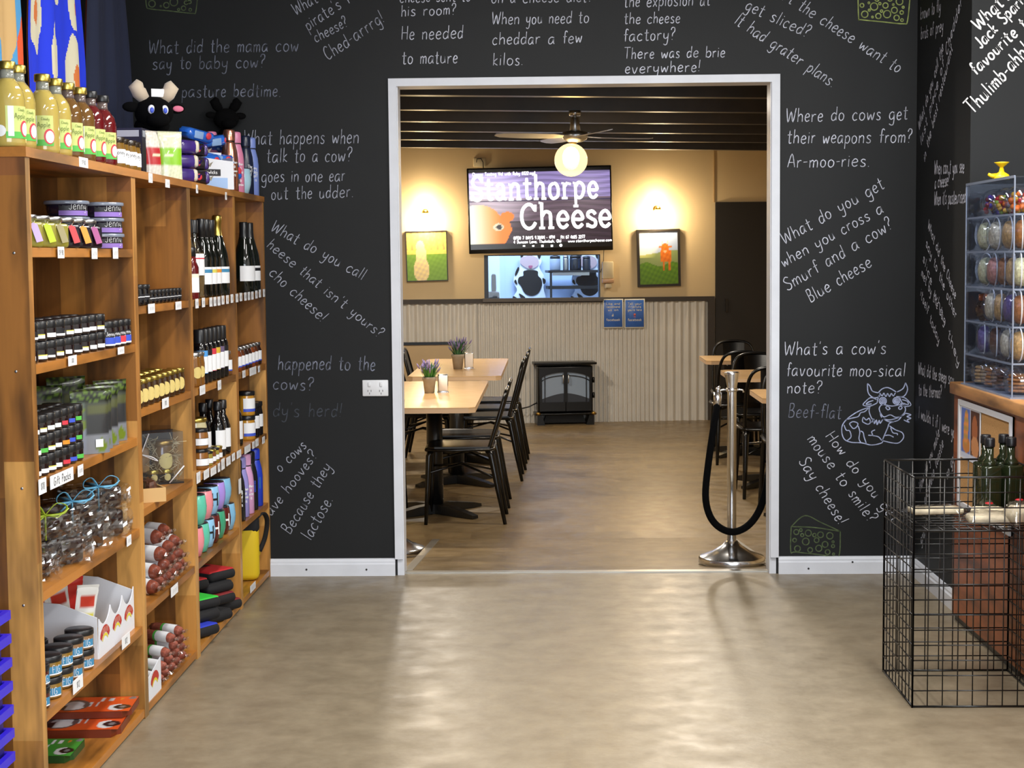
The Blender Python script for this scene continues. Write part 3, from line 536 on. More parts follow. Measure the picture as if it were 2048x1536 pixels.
# room behind the servery window
KW = mat('kitchen_wall', 'b9cdec', .6)
q = MB(); wbox(q, U0-1, U1+1, .2, 2.6, -1.5, -1.44); wbox(q, U0-1, U0-.94, .2, 2.6, -1.44, -.14); wbox(q, U1+.94, U1+1, .2, 2.6, -1.44, -.14); wbox(q, U0-1, U1+1, 2.54, 2.6, -1.44, -.14); wbox(q, U0-1, U1+1, .2, .26, -1.44, -.14)
struct(q.build('wall_kitchen', KW, None, BW0, TH))
p = wallpos((U0+U1)/2, -.75, 2.25); area('kitchen_ceiling_light', p, p-Vector((0, 0, 1)), 1.4, .4, 42, (.72, .85, 1.0))
wf_ = MB(); fr = .02
for a in ((U0, U0+fr*2, Z0_, Z1), (U1-fr*.5, U1, Z0_, Z1), (U0, U1, Z1-fr*.4, Z1)): wbox(wf_, *a, -.10, -.02)
wn2 = struct(wf_.build('window_2', mat('blue_grey_frame', '2e3a4c', .4), None, BW0, TH))
wbox(MB(), U0+.03, U1, Z0_, Z1, -.065, -.06).build('pane', clear_mat('window_glass', 'e9f1fb', .02, .02), wn2)

# cow figures and a bench seen through the window
KO = -1.40
def kpt(px, py, off=KO): return onwall(px, py, off)
def Zc(x, y): return (960+x/7.585, 480+y/7.585)
def kshape(mb, pts, off, mi=0, dx=0, th=.006, sm=True):
    p = [kpt(Zc(x+dx, y)[0], Zc(x+dx, y)[1], KO) for x, y in pts]
    if sm: p = smooth_pts(p, True, 4)
    mb.prism(p, lambda a, b, d: (a, -(off+d), b), 0, th, mi); return mb
COWW = mat('cow_white', 'dfe8f6', .6); COWB = mat('cow_black', '0d0f14', .5); COWP = mat('cow_pink', 'b9a2a6', .6); COWT = mat('cow_tongue', 'a25570', .6)
for i, (dx, lab) in enumerate(((0, 'standing cartoon cow cutout with black belly patch seen through the servery window'), (880, 'cartoon cow cutout cut off by the right edge of the servery window'))):
    c = thing('cow_cutout', lab, 'cutout', BW0, TH, 'cow cutouts in the room behind the servery')
    b = MB(); kshape(b, [(640, 235), (760, 180), (900, 235), (930, 330), (900, 420), (980, 560), (990, 660), (960, 720), (1000, 900), (960, 1000), (540, 1000), (500, 880), (560, 760), (510, 640), (530, 500), (600, 420), (600, 320)], KO, 0, dx, .01); b.build('body', COWW, c)
    b = MB(); kshape(b, [(670, 465), (860, 465), (880, 540), (930, 600), (935, 700), (880, 810), (780, 850), (680, 810), (620, 700), (575, 640), (590, 565), (655, 540)], KO+.01, 0, dx); b.build('belly_patch', COWB, c)
    b = MB(); kshape(b, [(640, 260), (760, 235), (860, 270), (890, 340), (860, 400), (770, 440), (680, 410), (608, 350), (615, 290)], KO+.012, 0, dx, .012); b.build('muzzle', COWP, c)
    b = MB(); kshape(b, [(735, 390), (790, 388), (785, 415), (760, 430), (740, 415)], KO+.025, 0, dx); b.build('tongue', COWT, c)
    for pp in ([(615, 230), (660, 225), (640, 262), (618, 270)], [(870, 230), (920, 228), (915, 262), (892, 285)]):
        b = MB(); kshape(b, pp, KO+.012, 0, dx); b.build('ear', COWB, c)
    for pp in ([(575, 410), (595, 440), (560, 520), (532, 545), (535, 490)], [(525, 610), (545, 605), (565, 670), (548, 672), (520, 640)], [(945, 580), (990, 600), (990, 650), (960, 665)], [(590, 810), (680, 865), (675, 890), (630, 895)], [(505, 850), (580, 900), (500, 900)]):
        b = MB(); kshape(b, pp, KO+.011, 0, dx); b.build('spot', COWB, c)
bn = thing('kitchen_bench', 'black framed bench with a steel top in the room behind the servery', 'bench', BW0, TH)
def kb(name, x0, y0, x1, y1, o0, o1, mt, par=bn):
    a = kpt(*Zc(x0, y0), o1); c = kpt(*Zc(x1, y1), o1); return wbox(MB(), a[0], c[0], c[1], a[1], o0, o1).build(name, mt, par)
kb('bench_top', 1040, 462, 1840, 492, -1.36, -1.0, mat('dark_bench', '1d2026', .4)); kb('steel_front', 1100, 492, 1660, 535, -1.02, -1.0, STEEL)
kb('bench_shelf', 1040, 700, 1840, 738, -1.3, -1.02, mat('dark_bench', '')); kb('bench_leg', 1062, 480, 1096, 905, -1.03, -1.0, mat('dark_bench', ''))
for i, (x0, y0, x1, lab, mt, nm) in enumerate(((1060, 235, 1225, 'clear kitchen canister with dark contents on the bench', mat('canister_grey', '8a97ad', .3), 'kitchen_canister'), (1260, 228, 1350, 'pale steel canister on the bench behind the servery', STEEL, 'kitchen_canister'), (1360, 225, 1540, 'large dark steel urn on the bench behind the servery', mat('dark_steel', '3c414c', .25, .8), 'kitchen_urn'), (1560, 240, 1680, 'dark appliance at the right of the bench behind the servery', mat('dark_appliance', '262a33', .4), 'kitchen_appliance'))):
    a = kpt(*Zc(x0, y0), -1.12); c = kpt(*Zc(x1, 462), -1.12); r_ = (c[0]-a[0])/2
    t = thing(nm, lab, nm.split('_')[1], wallpos((a[0]+c[0])/2, -1.14, c[1]), TH); h = a[1]-c[1]
    MB().lathe([(r_*.96, 0), (r_, .01), (r_, h*.75), (r_*.9, h*.8)], 18).build('body', mt, t); MB().lathe([(r_*.95, h*.78), (r_*.95, h*.95), (r_*.3, h)], 18).build('lid', COWB if i % 2 == 0 else mt, t)
t = thing('coffee_tamper', 'black upright handle on a dark block at the window left corner', 'utensil', wallpos(onwall(985, 598, -.2)[0], -.3, Z0_-.02), TH)
MB().rbox((0, 0, .05), (.14, .12, .1), .02).build('block', mat('dark_appliance', ''), t); MB().lathe([(.02, .09), (.024, .13), (.022, .25), (.012, .265)], 12, c=(.02, 0, 0)).build('handle', COWB, t)

# ------------------------------------------------------------------ television
cs = [onwall(*p_, .1) for p_ in ((933, 337), (1223, 330), (1225.5, 500), (939, 508))]
tu = sum(c[0] for c in cs)/4; tz = sum(c[1] for c in cs)/4; TWd = (math.dist(cs[0], cs[1])+math.dist(cs[2], cs[3]))/2; THt = (math.dist(cs[0], cs[3])+math.dist(cs[1], cs[2]))/2
tv = thing('television', 'wall-mounted flat television showing a wooden sign that reads Stanthorpe Cheese', 'television', wallpos(tu, .09, tz), rot=(0, -.0193, TH))
MB().rbox((0, .01, 0), (TWd, .045, THt), .006, 0).build('casing', mat('tv_casing', '0a0a0c', .25), tv)
MB().box((0, .06, 0), (.4, .06, .3)).build('wall_bracket', BLACK, tv)
sx, sz = TWd-.03, THt-.05; szo = .012
def planks(a, b):
    import math as m_
    k = 0 if b > .63 else (1 if b > .34 else 2); h = m_.sin(b*90+m_.sin(a*9+k*5)*2.5)*.5+m_.sin(b*210+a*14+k)*.3
    base = [(.62, .55, .78), (.42, .34, .40), (.26, .20, .24)][k]
    gl = max(0, 1-((a-.12)**2*7+(b-.62)**2*5))*.42  # overexposed glow at the left, put into the picture's colours
    if b > .955 or b < .075: return (.015, .015, .02)
    def cowc():
        # cow head, lower left
        x, y = a, b
        head = ((x-.06)/.17)**2+((y-.30)/.26)**2 < 1 or (.13 < x < .285-(.20-y)*.35 and y < .40 and ((x-.16)/.125)**2+((y-.22)/.24)**2 < 1.15) or (x < .27 and y < .2 and x < .22+y*.35)
        ear = ((x-.265)/.05)**2+((y-.405)/.06)**2 < 1
        if head or ear:
            t_ = min(1, max(0, (x-.02)/.2)); c_ = (1.0, min(1, 1.0-.48*t_), min(1, .9-.75*t_))  # blown-out left side of the head, painted as a pale fade
            if ((x-.205)/.022)**2+((y-.275)/.03)**2 < 1: return (.10, .08, .10)
            if ((x-.2)/.035)**2+((y-.275)/.05)**2 < 1: return (.95, .86, .72)
            return c_
    c_ = cowc()
    if c_: return c_
    if abs(b-.60) < .012: return (.10, .08, .28)
    if abs(b-.335) < .008: return (.12, .09, .12)
    return tuple(min(1, max(0, x*(.88+.22*h)+gl)) for x in base)
MB().grid(120, 80, lambda a, b: (sx*(a-.5), -.0135, szo+sz*(b-.5)), colfn=planks).build('screen_picture', vcol_mat('screen_picture', .2, .8), tv)
SER = {'S': (7, ['6,7.6 4.6,9.4 2.6,9.2 1.4,7.4 2.4,5.6 5,4.2 5.8,2.2 4.4,.5 2.2,.6 1,2.4', '6.1,9.4 6,7', '1,.2 1,2.8']), 't': (5, ['2.2,8.6 2.2,1.6 3,.6 4.4,1', '.4,6.4 4.4,6.4']), 'a': (6.4, ['1,5.4 2.4,6.4 4,6 4.4,4.6 4.4,1.2 5.8,.6', '4.4,3.6 2,3.4 1,2 1.8,.6 3.4,.8 4.4,2']),
       'n': (7.2, ['.4,6.2 1.6,6.2 1.6,.4', '.4,.4 2.8,.4', '1.6,4.6 3,6.4 4.8,6 5.2,4.4 5.2,.4', '4.2,.4 6.6,.4']), 'h': (7.2, ['.4,9.8 1.6,9.8 1.6,.4', '.4,.4 2.8,.4', '1.6,4.6 3,6.4 4.8,6 5.2,4.4 5.2,.4', '4.2,.4 6.6,.4']), 'o': (6.6, ['3.2,6.3 1.4,5.2 1.1,2.6 2,.7 3.3,.4 5,1.4 5.3,4 4.4,5.9 3.2,6.3']),
       'r': (5.6, ['.4,6.2 1.7,6.2 1.7,.4', '.4,.4 3.2,.4', '1.7,4.4 3,6.2 5,5.8']), 'p': (7, ['.4,6.2 1.6,6.2 1.6,-2.8', '.4,-2.8 2.8,-2.8', '1.6,4.8 3.2,6.4 5.2,5.4 5.6,3.4 4.6,1 3,.4 1.6,1.4']), 'e': (6.2, ['1.2,3.4 5,3.4 4.6,5.4 3.2,6.3 1.6,5.2 1.1,3 2,.9 3.6,.4 5.2,1.6']), 'C': (8, ['6.8,7 5.4,9 3.6,9.2 1.8,7.6 1.2,4.8 1.8,2 3.6,.4 5.6,.8 7,2.6', '7,9.2 6.9,6.6']), 's': (5.2, ['4.4,5 3.2,6.2 1.6,5.9 1.2,4.6 2.6,3.5 4.2,2.6 4.2,1 2.8,.4 1,1.2', '1,.3 1,1.8'])}
LIT = mat('screen_white', 'ffffff', .3, emit=1.7)
def ser_text(mb, txt, x0, x1, zb, h, wd, d):
    tot = sum(SER[c_][0] for c_ in txt); k = (x1-x0)/tot; x = x0
    for c_ in txt:
        for st in SER[c_][1]:
            p = [tuple(float(v) for v in w_.split(',')) for w_ in st.split()]; p = smooth_pts(p, k=5) if len(p) > 3 else p
            mb.ribbon([(x+a*k, zb+b*h/10) for a, b in p], wd, lambda a, b: (a, d, b))
        x += SER[c_][0]*k
def tvp(x, y):      # picture coordinates of the television (zoomed crop 2048x1255) -> local
    a = (x-30)/1910; return (sx*(a-.5), THt*(.5-(y-90+ (x-30)*.022)/1130))
o = MB(); ser_text(o, 'Stanthorpe', tvp(40, 0)[0], tvp(1790, 0)[0], tvp(1000, 505)[1], .235, .029, -.0142)
ser_text(o, 'Cheese', tvp(690, 0)[0], tvp(1960, 0)[0], tvp(1300, 888)[1], .245, .031, -.0142)
o.build('screen_title', LIT, tv)
def tv_text(txt, x0, x1, y, h, wd):
    mb = MB(); A = tvp(x0, y-(x0-30)*.0); B = tvp(x1, y); st, W = text_strokes(txt); k = (B[0]-A[0])/W
    for t_ in st: mb.ribbon([(A[0]+a*k, A[1]+b*h/10) for a, b in t_], wd, lambda a, b: (a, -.0143, b))
    mb.build('screen_caption', LIT, tv)
tv_text('Cheese Tasting Vid with Ruby 0322.mp4', 80, 930, 190, .028, .0062)
tv_text('OPEN 7 DAYS 9.30AM - 4PM', 612, 1170, 1033, .027, .0062); tv_text('PH 07 4685 2277', 1250, 1580, 1024, .027, .0062)
tv_text('4 Duncan Lane, Thulimbah, Qld', 612, 1255, 1085, .027, .005); tv_text('www.stanthorpecheese.com', 1350, 1945, 1072, .025, .005)
o = MB()
for x in (750, 875): o.box((*tvp(x, 1118)[:1], -.0143, tvp(x, 1118)[1]), (.02, .001, .014))
for x in (1000, 1128):
    for s in (-1, 1): o.box((tvp(x, 0)[0]+s*.006, -.0143, tvp(x, 1118)[1]), (.009, .001, .02))
o.lathe([(.014, 0), (.014, .001)], 14, M=Matrix.Translation((tvp(1250, 0)[0], -.0138, tvp(1250, 1112)[1])) @ Matrix.Rotation(R(90), 4, 'X')); o.build('screen_icons', LIT, tv)
# wall outlet with flex above the television
g = onwall(959, 325)
t = thing('wall_outlet', 'cream wall outlet with a looping flex above the television', 'outlet', wallpos(g[0], .002, g[1]), TH)
MB().rbox((0, -.006, 0), (.115, .012, .08), .004).build('plate', mat('cream_plastic', 'd9c9a4', .4), t)
MB().tube([(-.03, -.02, 0), (-.025, -.04, .03), (.01, -.045, .035), (.03, -.04, 0), (.035, -.03, -.1)], .004, 6).build('flex', BLACK, t)
MB().tube([(*wallpos(onwall(1207, 503)[0], .03, onwall(1207, 500)[1]),), (*wallpos(onwall(1206, 530)[0], .025, onwall(1206, 530)[1]),), (*wallpos(onwall(1200, 545)[0], .01, onwall(1200, 545)[1]),)], .003, 6).build('cable', BLACK, None)
tag(bpy.data.objects['cable'], 'thin black cable hanging below the television to the window', 'cable')
# soap dispenser
g = onwall(1214, 550); t = thing('soap_dispenser', 'cream hand sanitiser dispenser on the beige wall right of the window', 'dispenser', wallpos(g[0], 0, g[1]), TH)
sc0 = 15.4/CF
MB().rbox((0, -.045, .045), (22*sc0, .085, 35*sc0), .012).build('body', mat('cream_plastic', ''), t); MB().rbox((0, -.05, -.055), (22*sc0, .09, 8*sc0), .006).build('window_band', mat('dispenser_band', 'c39a78', .3), t); MB().rbox((.005, -.05, -.1), (13*sc0, .07, 9*sc0), .01).build('spout', mat('cream_plastic', ''), t)
# two blue notices
for i, (xa, xb, words_, lab) in enumerate(((1206, 1247, ('Like and', 'recommend', 'us on'), 'blue notice Like and recommend us on, left of the pair'), (1249, 1290, ('Tell your', 'friends', "you're here"), "blue notice Tell your friends you're here, right of the pair"))):
    a = onwall(xa, 598, .05); b = onwall(xb, 656, .05); wdt = b[0]-a[0]; ht = a[1]-b[1]
    t = thing('notice_card', lab, 'sign', wallpos((a[0]+b[0])/2, .04, b[1]), TH)
    MB().rbox((0, 0, ht/2), (wdt, .004, ht), .0019, seg=1).build('backing', CREAM, t); MB().rbox((0, -.002, ht/2), (wdt-.018, .003, ht-.02), .0014, seg=1).build('face', mat('notice_blue', '3d6cc0', .35), t)
    o = MB()
    for k, w_ in enumerate(words_+('facebook',)):
        z = ht*(.80-.105*k) if k < 3 else ht*.25; st, W = text_strokes(w_); kx = min(wdt*.68/W, .0034)
        for s_ in st: o.ribbon([((p_[0]-W/2)*kx, z+p_[1]*.0021) for p_ in s_], .0042, lambda a_, b_: (a_, -.0042, b_))
    o.build('lettering', PALEINK, t)
    if i == 0: MB().b2((-.012, -.0045, ht*.40), (.004, -.0035, ht*.45)).b2((-.004, -.0045, ht*.44), (.002, -.0035, ht*.49)).build('thumb_symbol', PALEINK, t)
    else:
        o = MB().lathe([(.011, 0), (.011, .001)], 12, M=Matrix.Translation((0, -.0036, ht*.46)) @ Matrix.Rotation(R(90), 4, 'X')); o.add([(-.008, -.0045, ht*.45), (.008, -.0045, ht*.45), (0, -.0045, ht*.395)], [(0, 1, 2)]); o.b2((-.012, -.0045, ht*.375), (.012, -.0035, ht*.39)); o.build('pin_symbol', mat('pin_red', 'd8695a', .5), t)
# pictures with lamps
def meadow(kind):
    def f(a, b):
        n = math.sin(a*37+b*11)*math.sin(b*53-a*17)
        if kind == 0:
            c = (.45, .62, .12) if b < .55 else (.86, .80, .36)
            c = tuple(x+.03*n for x in c)
            if b > .62 and math.sin(a*40+b*3) > .35: c = (.78, .62, .34)
            x, y = a-.36, b
            if (x/.2)**2+((y-.22)/.26)**2 < 1 or (x/.14)**2+((y-.52)/.2)**2 < 1 or ((x+.02)/.11)**2+((y-.70)/.12)**2 < 1: c = (.90-.06*n, .82-.06*n, .60)
            return tuple(min(1, max(0, v)) for v in c)
        c = (.34+.05*n, .50+.05*n, .13) if b < .38+.04*math.sin(a*9) else ((.50, .56, .36) if b < .55+.1*a else (.62, .68, .80))
        if b > .5: gl = max(0, 1-(a/.55)**2-((b-.85)/.5)**2); c = tuple(min(1, v+gl*q_) for v, q_ in zip(c, (.5, .42, .2)))
        x, y = a-.67, b
        if (abs(x-.02) < .14 and .42 < y < .64) or (x/.1)**2+((y-.68)/.1)**2 < 1 or ((abs(x+.04) < .022 or abs(x-.11) < .022) and .25 < y < .45): c = (.80+.05*n, .42+.05*n, .12)
        if abs(abs(x)-.12) < .05 and abs(y-.71) < .02: c = (.75, .42, .14)
        if abs(abs(x)-.075) < .012 and .75 < y < .82: c = (.82, .74, .55)
        if (x/.04)**2+((y-.62)/.03)**2 < 1: c = (.85, .66, .5)
        return tuple(min(1, max(0, v)) for v in c)
    return f
for i, (cor, lamp, lab, lab2) in enumerate(((((809, 463), (893, 461), (897, 562), (815, 563)), (851, 424), 'framed picture of a pale dog sitting on grass, left of the television', 'small brass picture lamp glowing above the left framed picture'), (((1274, 460), (1362, 457), (1359, 572), (1275, 574)), (1315, 417), 'framed picture of a tan cow in a meadow, right of the television', 'small brass picture lamp glowing above the right framed picture'))):
    cs = [onwall(*p_, .025) for p_ in cor]; cu = sum(c[0] for c in cs)/4; cz = sum(c[1] for c in cs)/4; w_ = (cs[1][0]-cs[0][0]+cs[2][0]-cs[3][0])/2; h_ = (cs[0][1]-cs[3][1]+cs[1][1]-cs[2][1])/2
    t = thing('framed_picture', lab, 'picture', wallpos(cu, .002, cz), rot=(0, -.019, TH)); fb = (.008, .022)[i]
    o = MB()
    for a in ((-w_/2, -w_/2+fb, -h_/2, h_/2), (w_/2-fb, w_/2, -h_/2, h_/2), (-w_/2+fb, w_/2-fb, h_/2-fb, h_/2), (-w_/2+fb, w_/2-fb, -h_/2, -h_/2+fb)): wbox(o, *a, 0, .03)
    o.build('frame', mat('picture_frame_black', '221c17', .4), t)
    MB().grid(50, 60, lambda a, b: ((a-.5)*(w_-fb*2), -.018, (b-.5)*(h_-fb*2)), colfn=meadow(i)).build('print', vcol_mat('picture_print', .35), t)
    g = onwall(*lamp, .08); lp = thing('picture_lamp', lab2, 'lamp', wallpos(g[0], .0, g[1]), TH, 'picture lamps on the beige wall')
    MB().lathe([(.03, 0), (.03, .012), (.01, .02)], 14, M=Matrix.Translation((0, 0, 0)) @ Matrix.Rotation(R(90), 4, 'X')).build('wall_plate', BRASS, lp)
    MB().tube([(0, -.015, 0), (0, -.06, .02), (0, -.1, .005)], .007, 8).build('arm', BRASS, lp)
    MB().lathe([(.016, .018), (.024, .01), (.03, -.01), (.026, -.012), (.014, .012)], 14, c=(0, -.1, 0)).build('lamp_cap', BRASS, lp)
    MB().ball((0, -.1, -.045), (.05, .045, .04)).build('bulb', mat('bulb_glow', 'ffdf9c', .3, emit=14), lp)
    point('picture_lamp_light', wallpos(g[0], .13, g[1]-.10), 11, WARM, .03); point('picture_lamp_light', wallpos(g[0], .14, g[1]+.06), 6, WARM, .03)

# ------------------------------------------------------------------ electric stove heater
a = onwall(1072, 849, .22); b = onwall(1190, 849, .22); hw = (b[0]-a[0])/2; hz = onwall(1130, 722, .2)[1]-DF
t = thing('stove_heater', 'black electric stove heater with two arched glass doors against the corrugated wall', 'heater', wallpos((a[0]+b[0])/2, .13, DF), TH)
CAST = mat('cast_black', '070707', .3, spec=.35); SG = mat('stove_glass', '8fa0b6', .12, spec=.7)
MB().rbox((0, 0, hz*.56), (hw*1.86, .2, hz*.72), .01).build('body', CAST, t)
MB().rbox((0, -.01, hz-.02), (hw*2.12, .24, .022), .008).build('top_plate', CAST, t); MB().rbox((0, -.02, hz*.175), (hw*2.06, .25, .02), .008).build('hearth_plate', CAST, t)
for s in (-1, 1):
    MB().prism([(s*hw*.96, 0), (s*hw*.70, 0), (s*hw*.80, hz*.16), (s*hw*.96, hz*.16)], lambda p_, q_, d: (p_, d, q_), -.12, .09).build('leg', CAST, t)
    MB().ball((s*hw*.93, -.14, hz*.185), (.022, .02, .016)).build('brass_knob', BRASS, t)
MB().prism([(-hw*.72, hz*.02), (hw*.72, hz*.02), (hw*.62, hz*.15), (-hw*.62, hz*.15)], lambda p_, q_, d: (p_, d, q_), -.02, .06).build('ash_pan', mat('dark_inside', '050505', .6), t)
def arch(a): return hz*(.70+.13*math.sqrt(max(0, 1-(a/(hw*.86))**2)))
for s in (-1, 1):
    d = thing  # door with frame, glass, handle
    n = 10; inner = [(s*hw*(.05+.75*k/n), arch(hw*(.05+.75*k/n))) for k in range(n+1)]; low = hz*.36
    fr_ = MB(); fr_.b2((s*hw*.02, -.125, hz*.22), (s*hw*.88, -.10, low)); fr_.b2((min(s*hw*.0, s*hw*.06), -.125, low), (max(s*hw*.0, s*hw*.06), -.10, hz*.90)); fr_.b2((min(s*hw*.80, s*hw*.88), -.125, low), (max(s*hw*.80, s*hw*.88), -.10, hz*.90))
    for k in range(n):
        (x0, z0), (x1, z1) = inner[k], inner[k+1]; fr_.prism([(x0, z0), (x1, z1), (x1, hz*.90), (x0, hz*.90)], lambda p_, q_, dd: (p_, dd, q_), -.125, -.10)
    dr = fr_.build('door', CAST, t)
    MB().prism([(inner[0][0], low)]+inner+[(inner[-1][0], low)], lambda p_, q_, dd: (p_, dd, q_), -.112, -.106).build('glass', SG, dr)
    MB().prism([(s*hw*.05, low), (s*hw*.05, hz*.50)]+[(s*hw*(.05+.75*k/6), hz*(.50-.09*(k/6)**1.5)) for k in range(7)]+[(s*hw*.8, low)], lambda p_, q_, dd: (p_, dd, q_), -.1135, -.1125).build('log_bed', mat('log_bed', '2b303a', .5), dr)
    MB().tube([(s*hw*.09, -.125, hz*.66), (s*hw*.09, -.15, hz*.68), (s*hw*.09, -.15, hz*.78), (s*hw*.09, -.125, hz*.80)], .006, 6).build('handle', SILVER, dr)
    MB().tube([(x_, -.118, z_-.03) for x_, z_ in inner], .004, 6).build('arch_bar', CAST, dr); MB().b2((s*hw*.70-.004, -.122, low), (s*hw*.70+.004, -.113, arch(hw*.70))).build('glazing_bar', CAST, dr)
for z in (.42, .66): MB().lathe([(.012, 0), (.012, .05)], 8, c=(hw*.95, -.1, hz*z)).build('hinge', CAST, t)
MB().tube([(-hw*.9, .02, .2), (-hw*1.2, .03, .16), (-hw*1.8, .06, .12)], .006, 6).build('flex', BLACK, t)

def globe_mat():        # opal-tinted glass globe that glows round its filament
    mt = clear_mat('globe_glass', 'ffe9c0', .05, .06); nt = mt.node_tree; out = nt.nodes['Material Output']; em = nt.nodes.new('ShaderNodeEmission'); em.inputs[0].default_value = (1, .80, .48, 1); em.inputs[1].default_value = .55
    ad = nt.nodes.new('ShaderNodeAddShader'); src = out.inputs[0].links[0].from_socket; nt.links.new(src, ad.inputs[0]); nt.links.new(em.outputs[0], ad.inputs[1]); nt.links.new(ad.outputs[0], out.inputs[0]); return mt
# ------------------------------------------------------------------ ceiling fan with globe
FY = 10.67; fx = at(1150, 268, 1, FY).x; zh = at(1150, 272, 1, FY).z
t = thing('ceiling_fan', 'brushed steel ceiling fan with four blades and a glowing clear globe light', 'fan', (fx, FY, 0))
MB().lathe([(.011, zh+.05), (.011, zceil(fx))], 12).lathe([(.035, zceil(fx)-.03), (.04, zceil(fx)+.001)], 14).build('rod', STEEL, t)
MB().lathe([(.030, zh+.03), (.034, zh+.035), (.026, zh+.115), (.020, zh+.125)], 20).build('motor_cover', STEEL, t)
MB().lathe([(.02, zh-.042), (.045, zh-.038), (.075, zh-.022), (.085, zh), (.08, zh+.022), (.05, zh+.032)], 24).build('motor_housing', STEEL, t)
BLADE = mat('fan_blade_silver', 'b9bcc6', .3, .3)
for k in range(4):
    a = R(22+90*k); M_ = Matrix.Rotation(a, 4, 'Z') @ Matrix.Translation((0, 0, zh-.002)) @ Matrix.Rotation(R(13), 4, 'X'); b = MB()
    pr = [(.07, -.018), (.16, -.05), (.34, -.055), (.50, -.042), (.545, -.015), (.545, .02), (.50, .042), (.34, .05), (.16, .045), (.07, .018)]
    b.prism(pr, lambda p_, q_, d: M_ @ Vector((p_, q_, d)), -.003, .003); b.build('blade', BLADE, t)
gx, gz = at(1142, 318, 1, FY).x-fx, at(1142, 320, 1, FY).z; gr = 33*FY/CF
MB().lathe([(.022, gz+gr*.92), (.024, zh-.04)], 14, c=(gx*.5, 0, 0)).build('lamp_holder', BRASS, t)
MB().ball((gx, 0, gz), gr, n=28).build('globe', globe_mat(), t)
MB().ball((gx, 0, gz+.018), (.055, .055, .068)).build('bulb', mat('globe_bulb_glow', 'ffe2a4', .3, emit=26), t)
point('globe_light', (fx+gx, FY, gz), 95, (1.0, .86, .66), .05)
# ================================================================== DINING FURNITURE
BEECH = mat('beech_laminate', 'cfa877', .22, vary=.06, scale=9); EDGE = mat('beech_edge', 'd2b08a', .4)
BASEB = mat('table_base_black', '0d0d0e', .35)
def table(x0, x1, y0, y1, label, bases, h=.75):
    t = thing('dining_table', label, 'table', ((x0+x1)/2, (y0+y1)/2, DF), 0, 'beech topped dining tables'); w_, l_ = x1-x0, y1-y0; ch_ = .035
    poly = [(-w_/2+ch_, -l_/2), (w_/2-ch_, -l_/2), (w_/2, -l_/2+ch_), (w_/2, l_/2-ch_), (w_/2-ch_, l_/2), (-w_/2+ch_, l_/2), (-w_/2, l_/2-ch_), (-w_/2, -l_/2+ch_)]
    MB().prism(poly, lambda a, b, d: (a, b, d), h-.006, h).build('table_top', BEECH, t)
    MB().prism(poly, lambda a, b, d: (a*.999, b*.999, d), h-.03, h-.0061).build('edge_band', EDGE, t)
    for by in bases:
        MB().lathe([(.05, .05), (.048, h-.05)], 16, c=(0, by, 0)).b2((-.17, by-.17, h-.05), (.17, by+.17, h-.03)).build('column', BASEB, t)
        for k in range(4):
            a = R(45+90*k); d = Vector((math.cos(a), math.sin(a), 0)); o = Vector((0, by, 0)); n = Vector((-d.y, d.x, 0))
            q = MB(); pts = [(.02, .06, .035), (.15, .055, .03), (.30, .035, .024), (.36, .022, .02)]; v = []
            for s_, z_, w2 in pts: v += [o+d*s_+n*w2+Vector((0, 0, z_)), o+d*s_-n*w2+Vector((0, 0, z_)), o+d*s_+n*w2*1.15+Vector((0, 0, .004)), o+d*s_-n*w2*1.15+Vector((0, 0, .004))]
            f = [];
            for i in range(3): b0 = i*4; b1 = b0+4; f += [(b0, b0+1, b1+1, b1), (b0+2, b1+2, b1+3, b0+3), (b0, b1, b1+2, b0+2), (b0+1, b0+3, b1+3, b1+1)]
            f.append((12, 13, 15, 14)); q.add(v, f, 0, False); q.build('foot', BASEB, t)
    return t
table(-1.02, -.412, 8.71, 10.62, 'nearest long beech dining table on the left with a lavender pot', (.25,))
table(-.975, -.345, 11.04, 12.98, 'farther long beech dining table on the left in front of the low partition', (-.75, .45))
table(1.165, 1.86, 9.14, 9.79, 'nearest small beech table on the right half hidden by the door casing', (0,))
table(1.165, 1.86, 10.72, 11.48, 'middle small beech table of the three on the right', (0,))
table(1.165, 1.86, 12.48, 13.14, 'farthest small beech table on the right near the dark door', (0,))
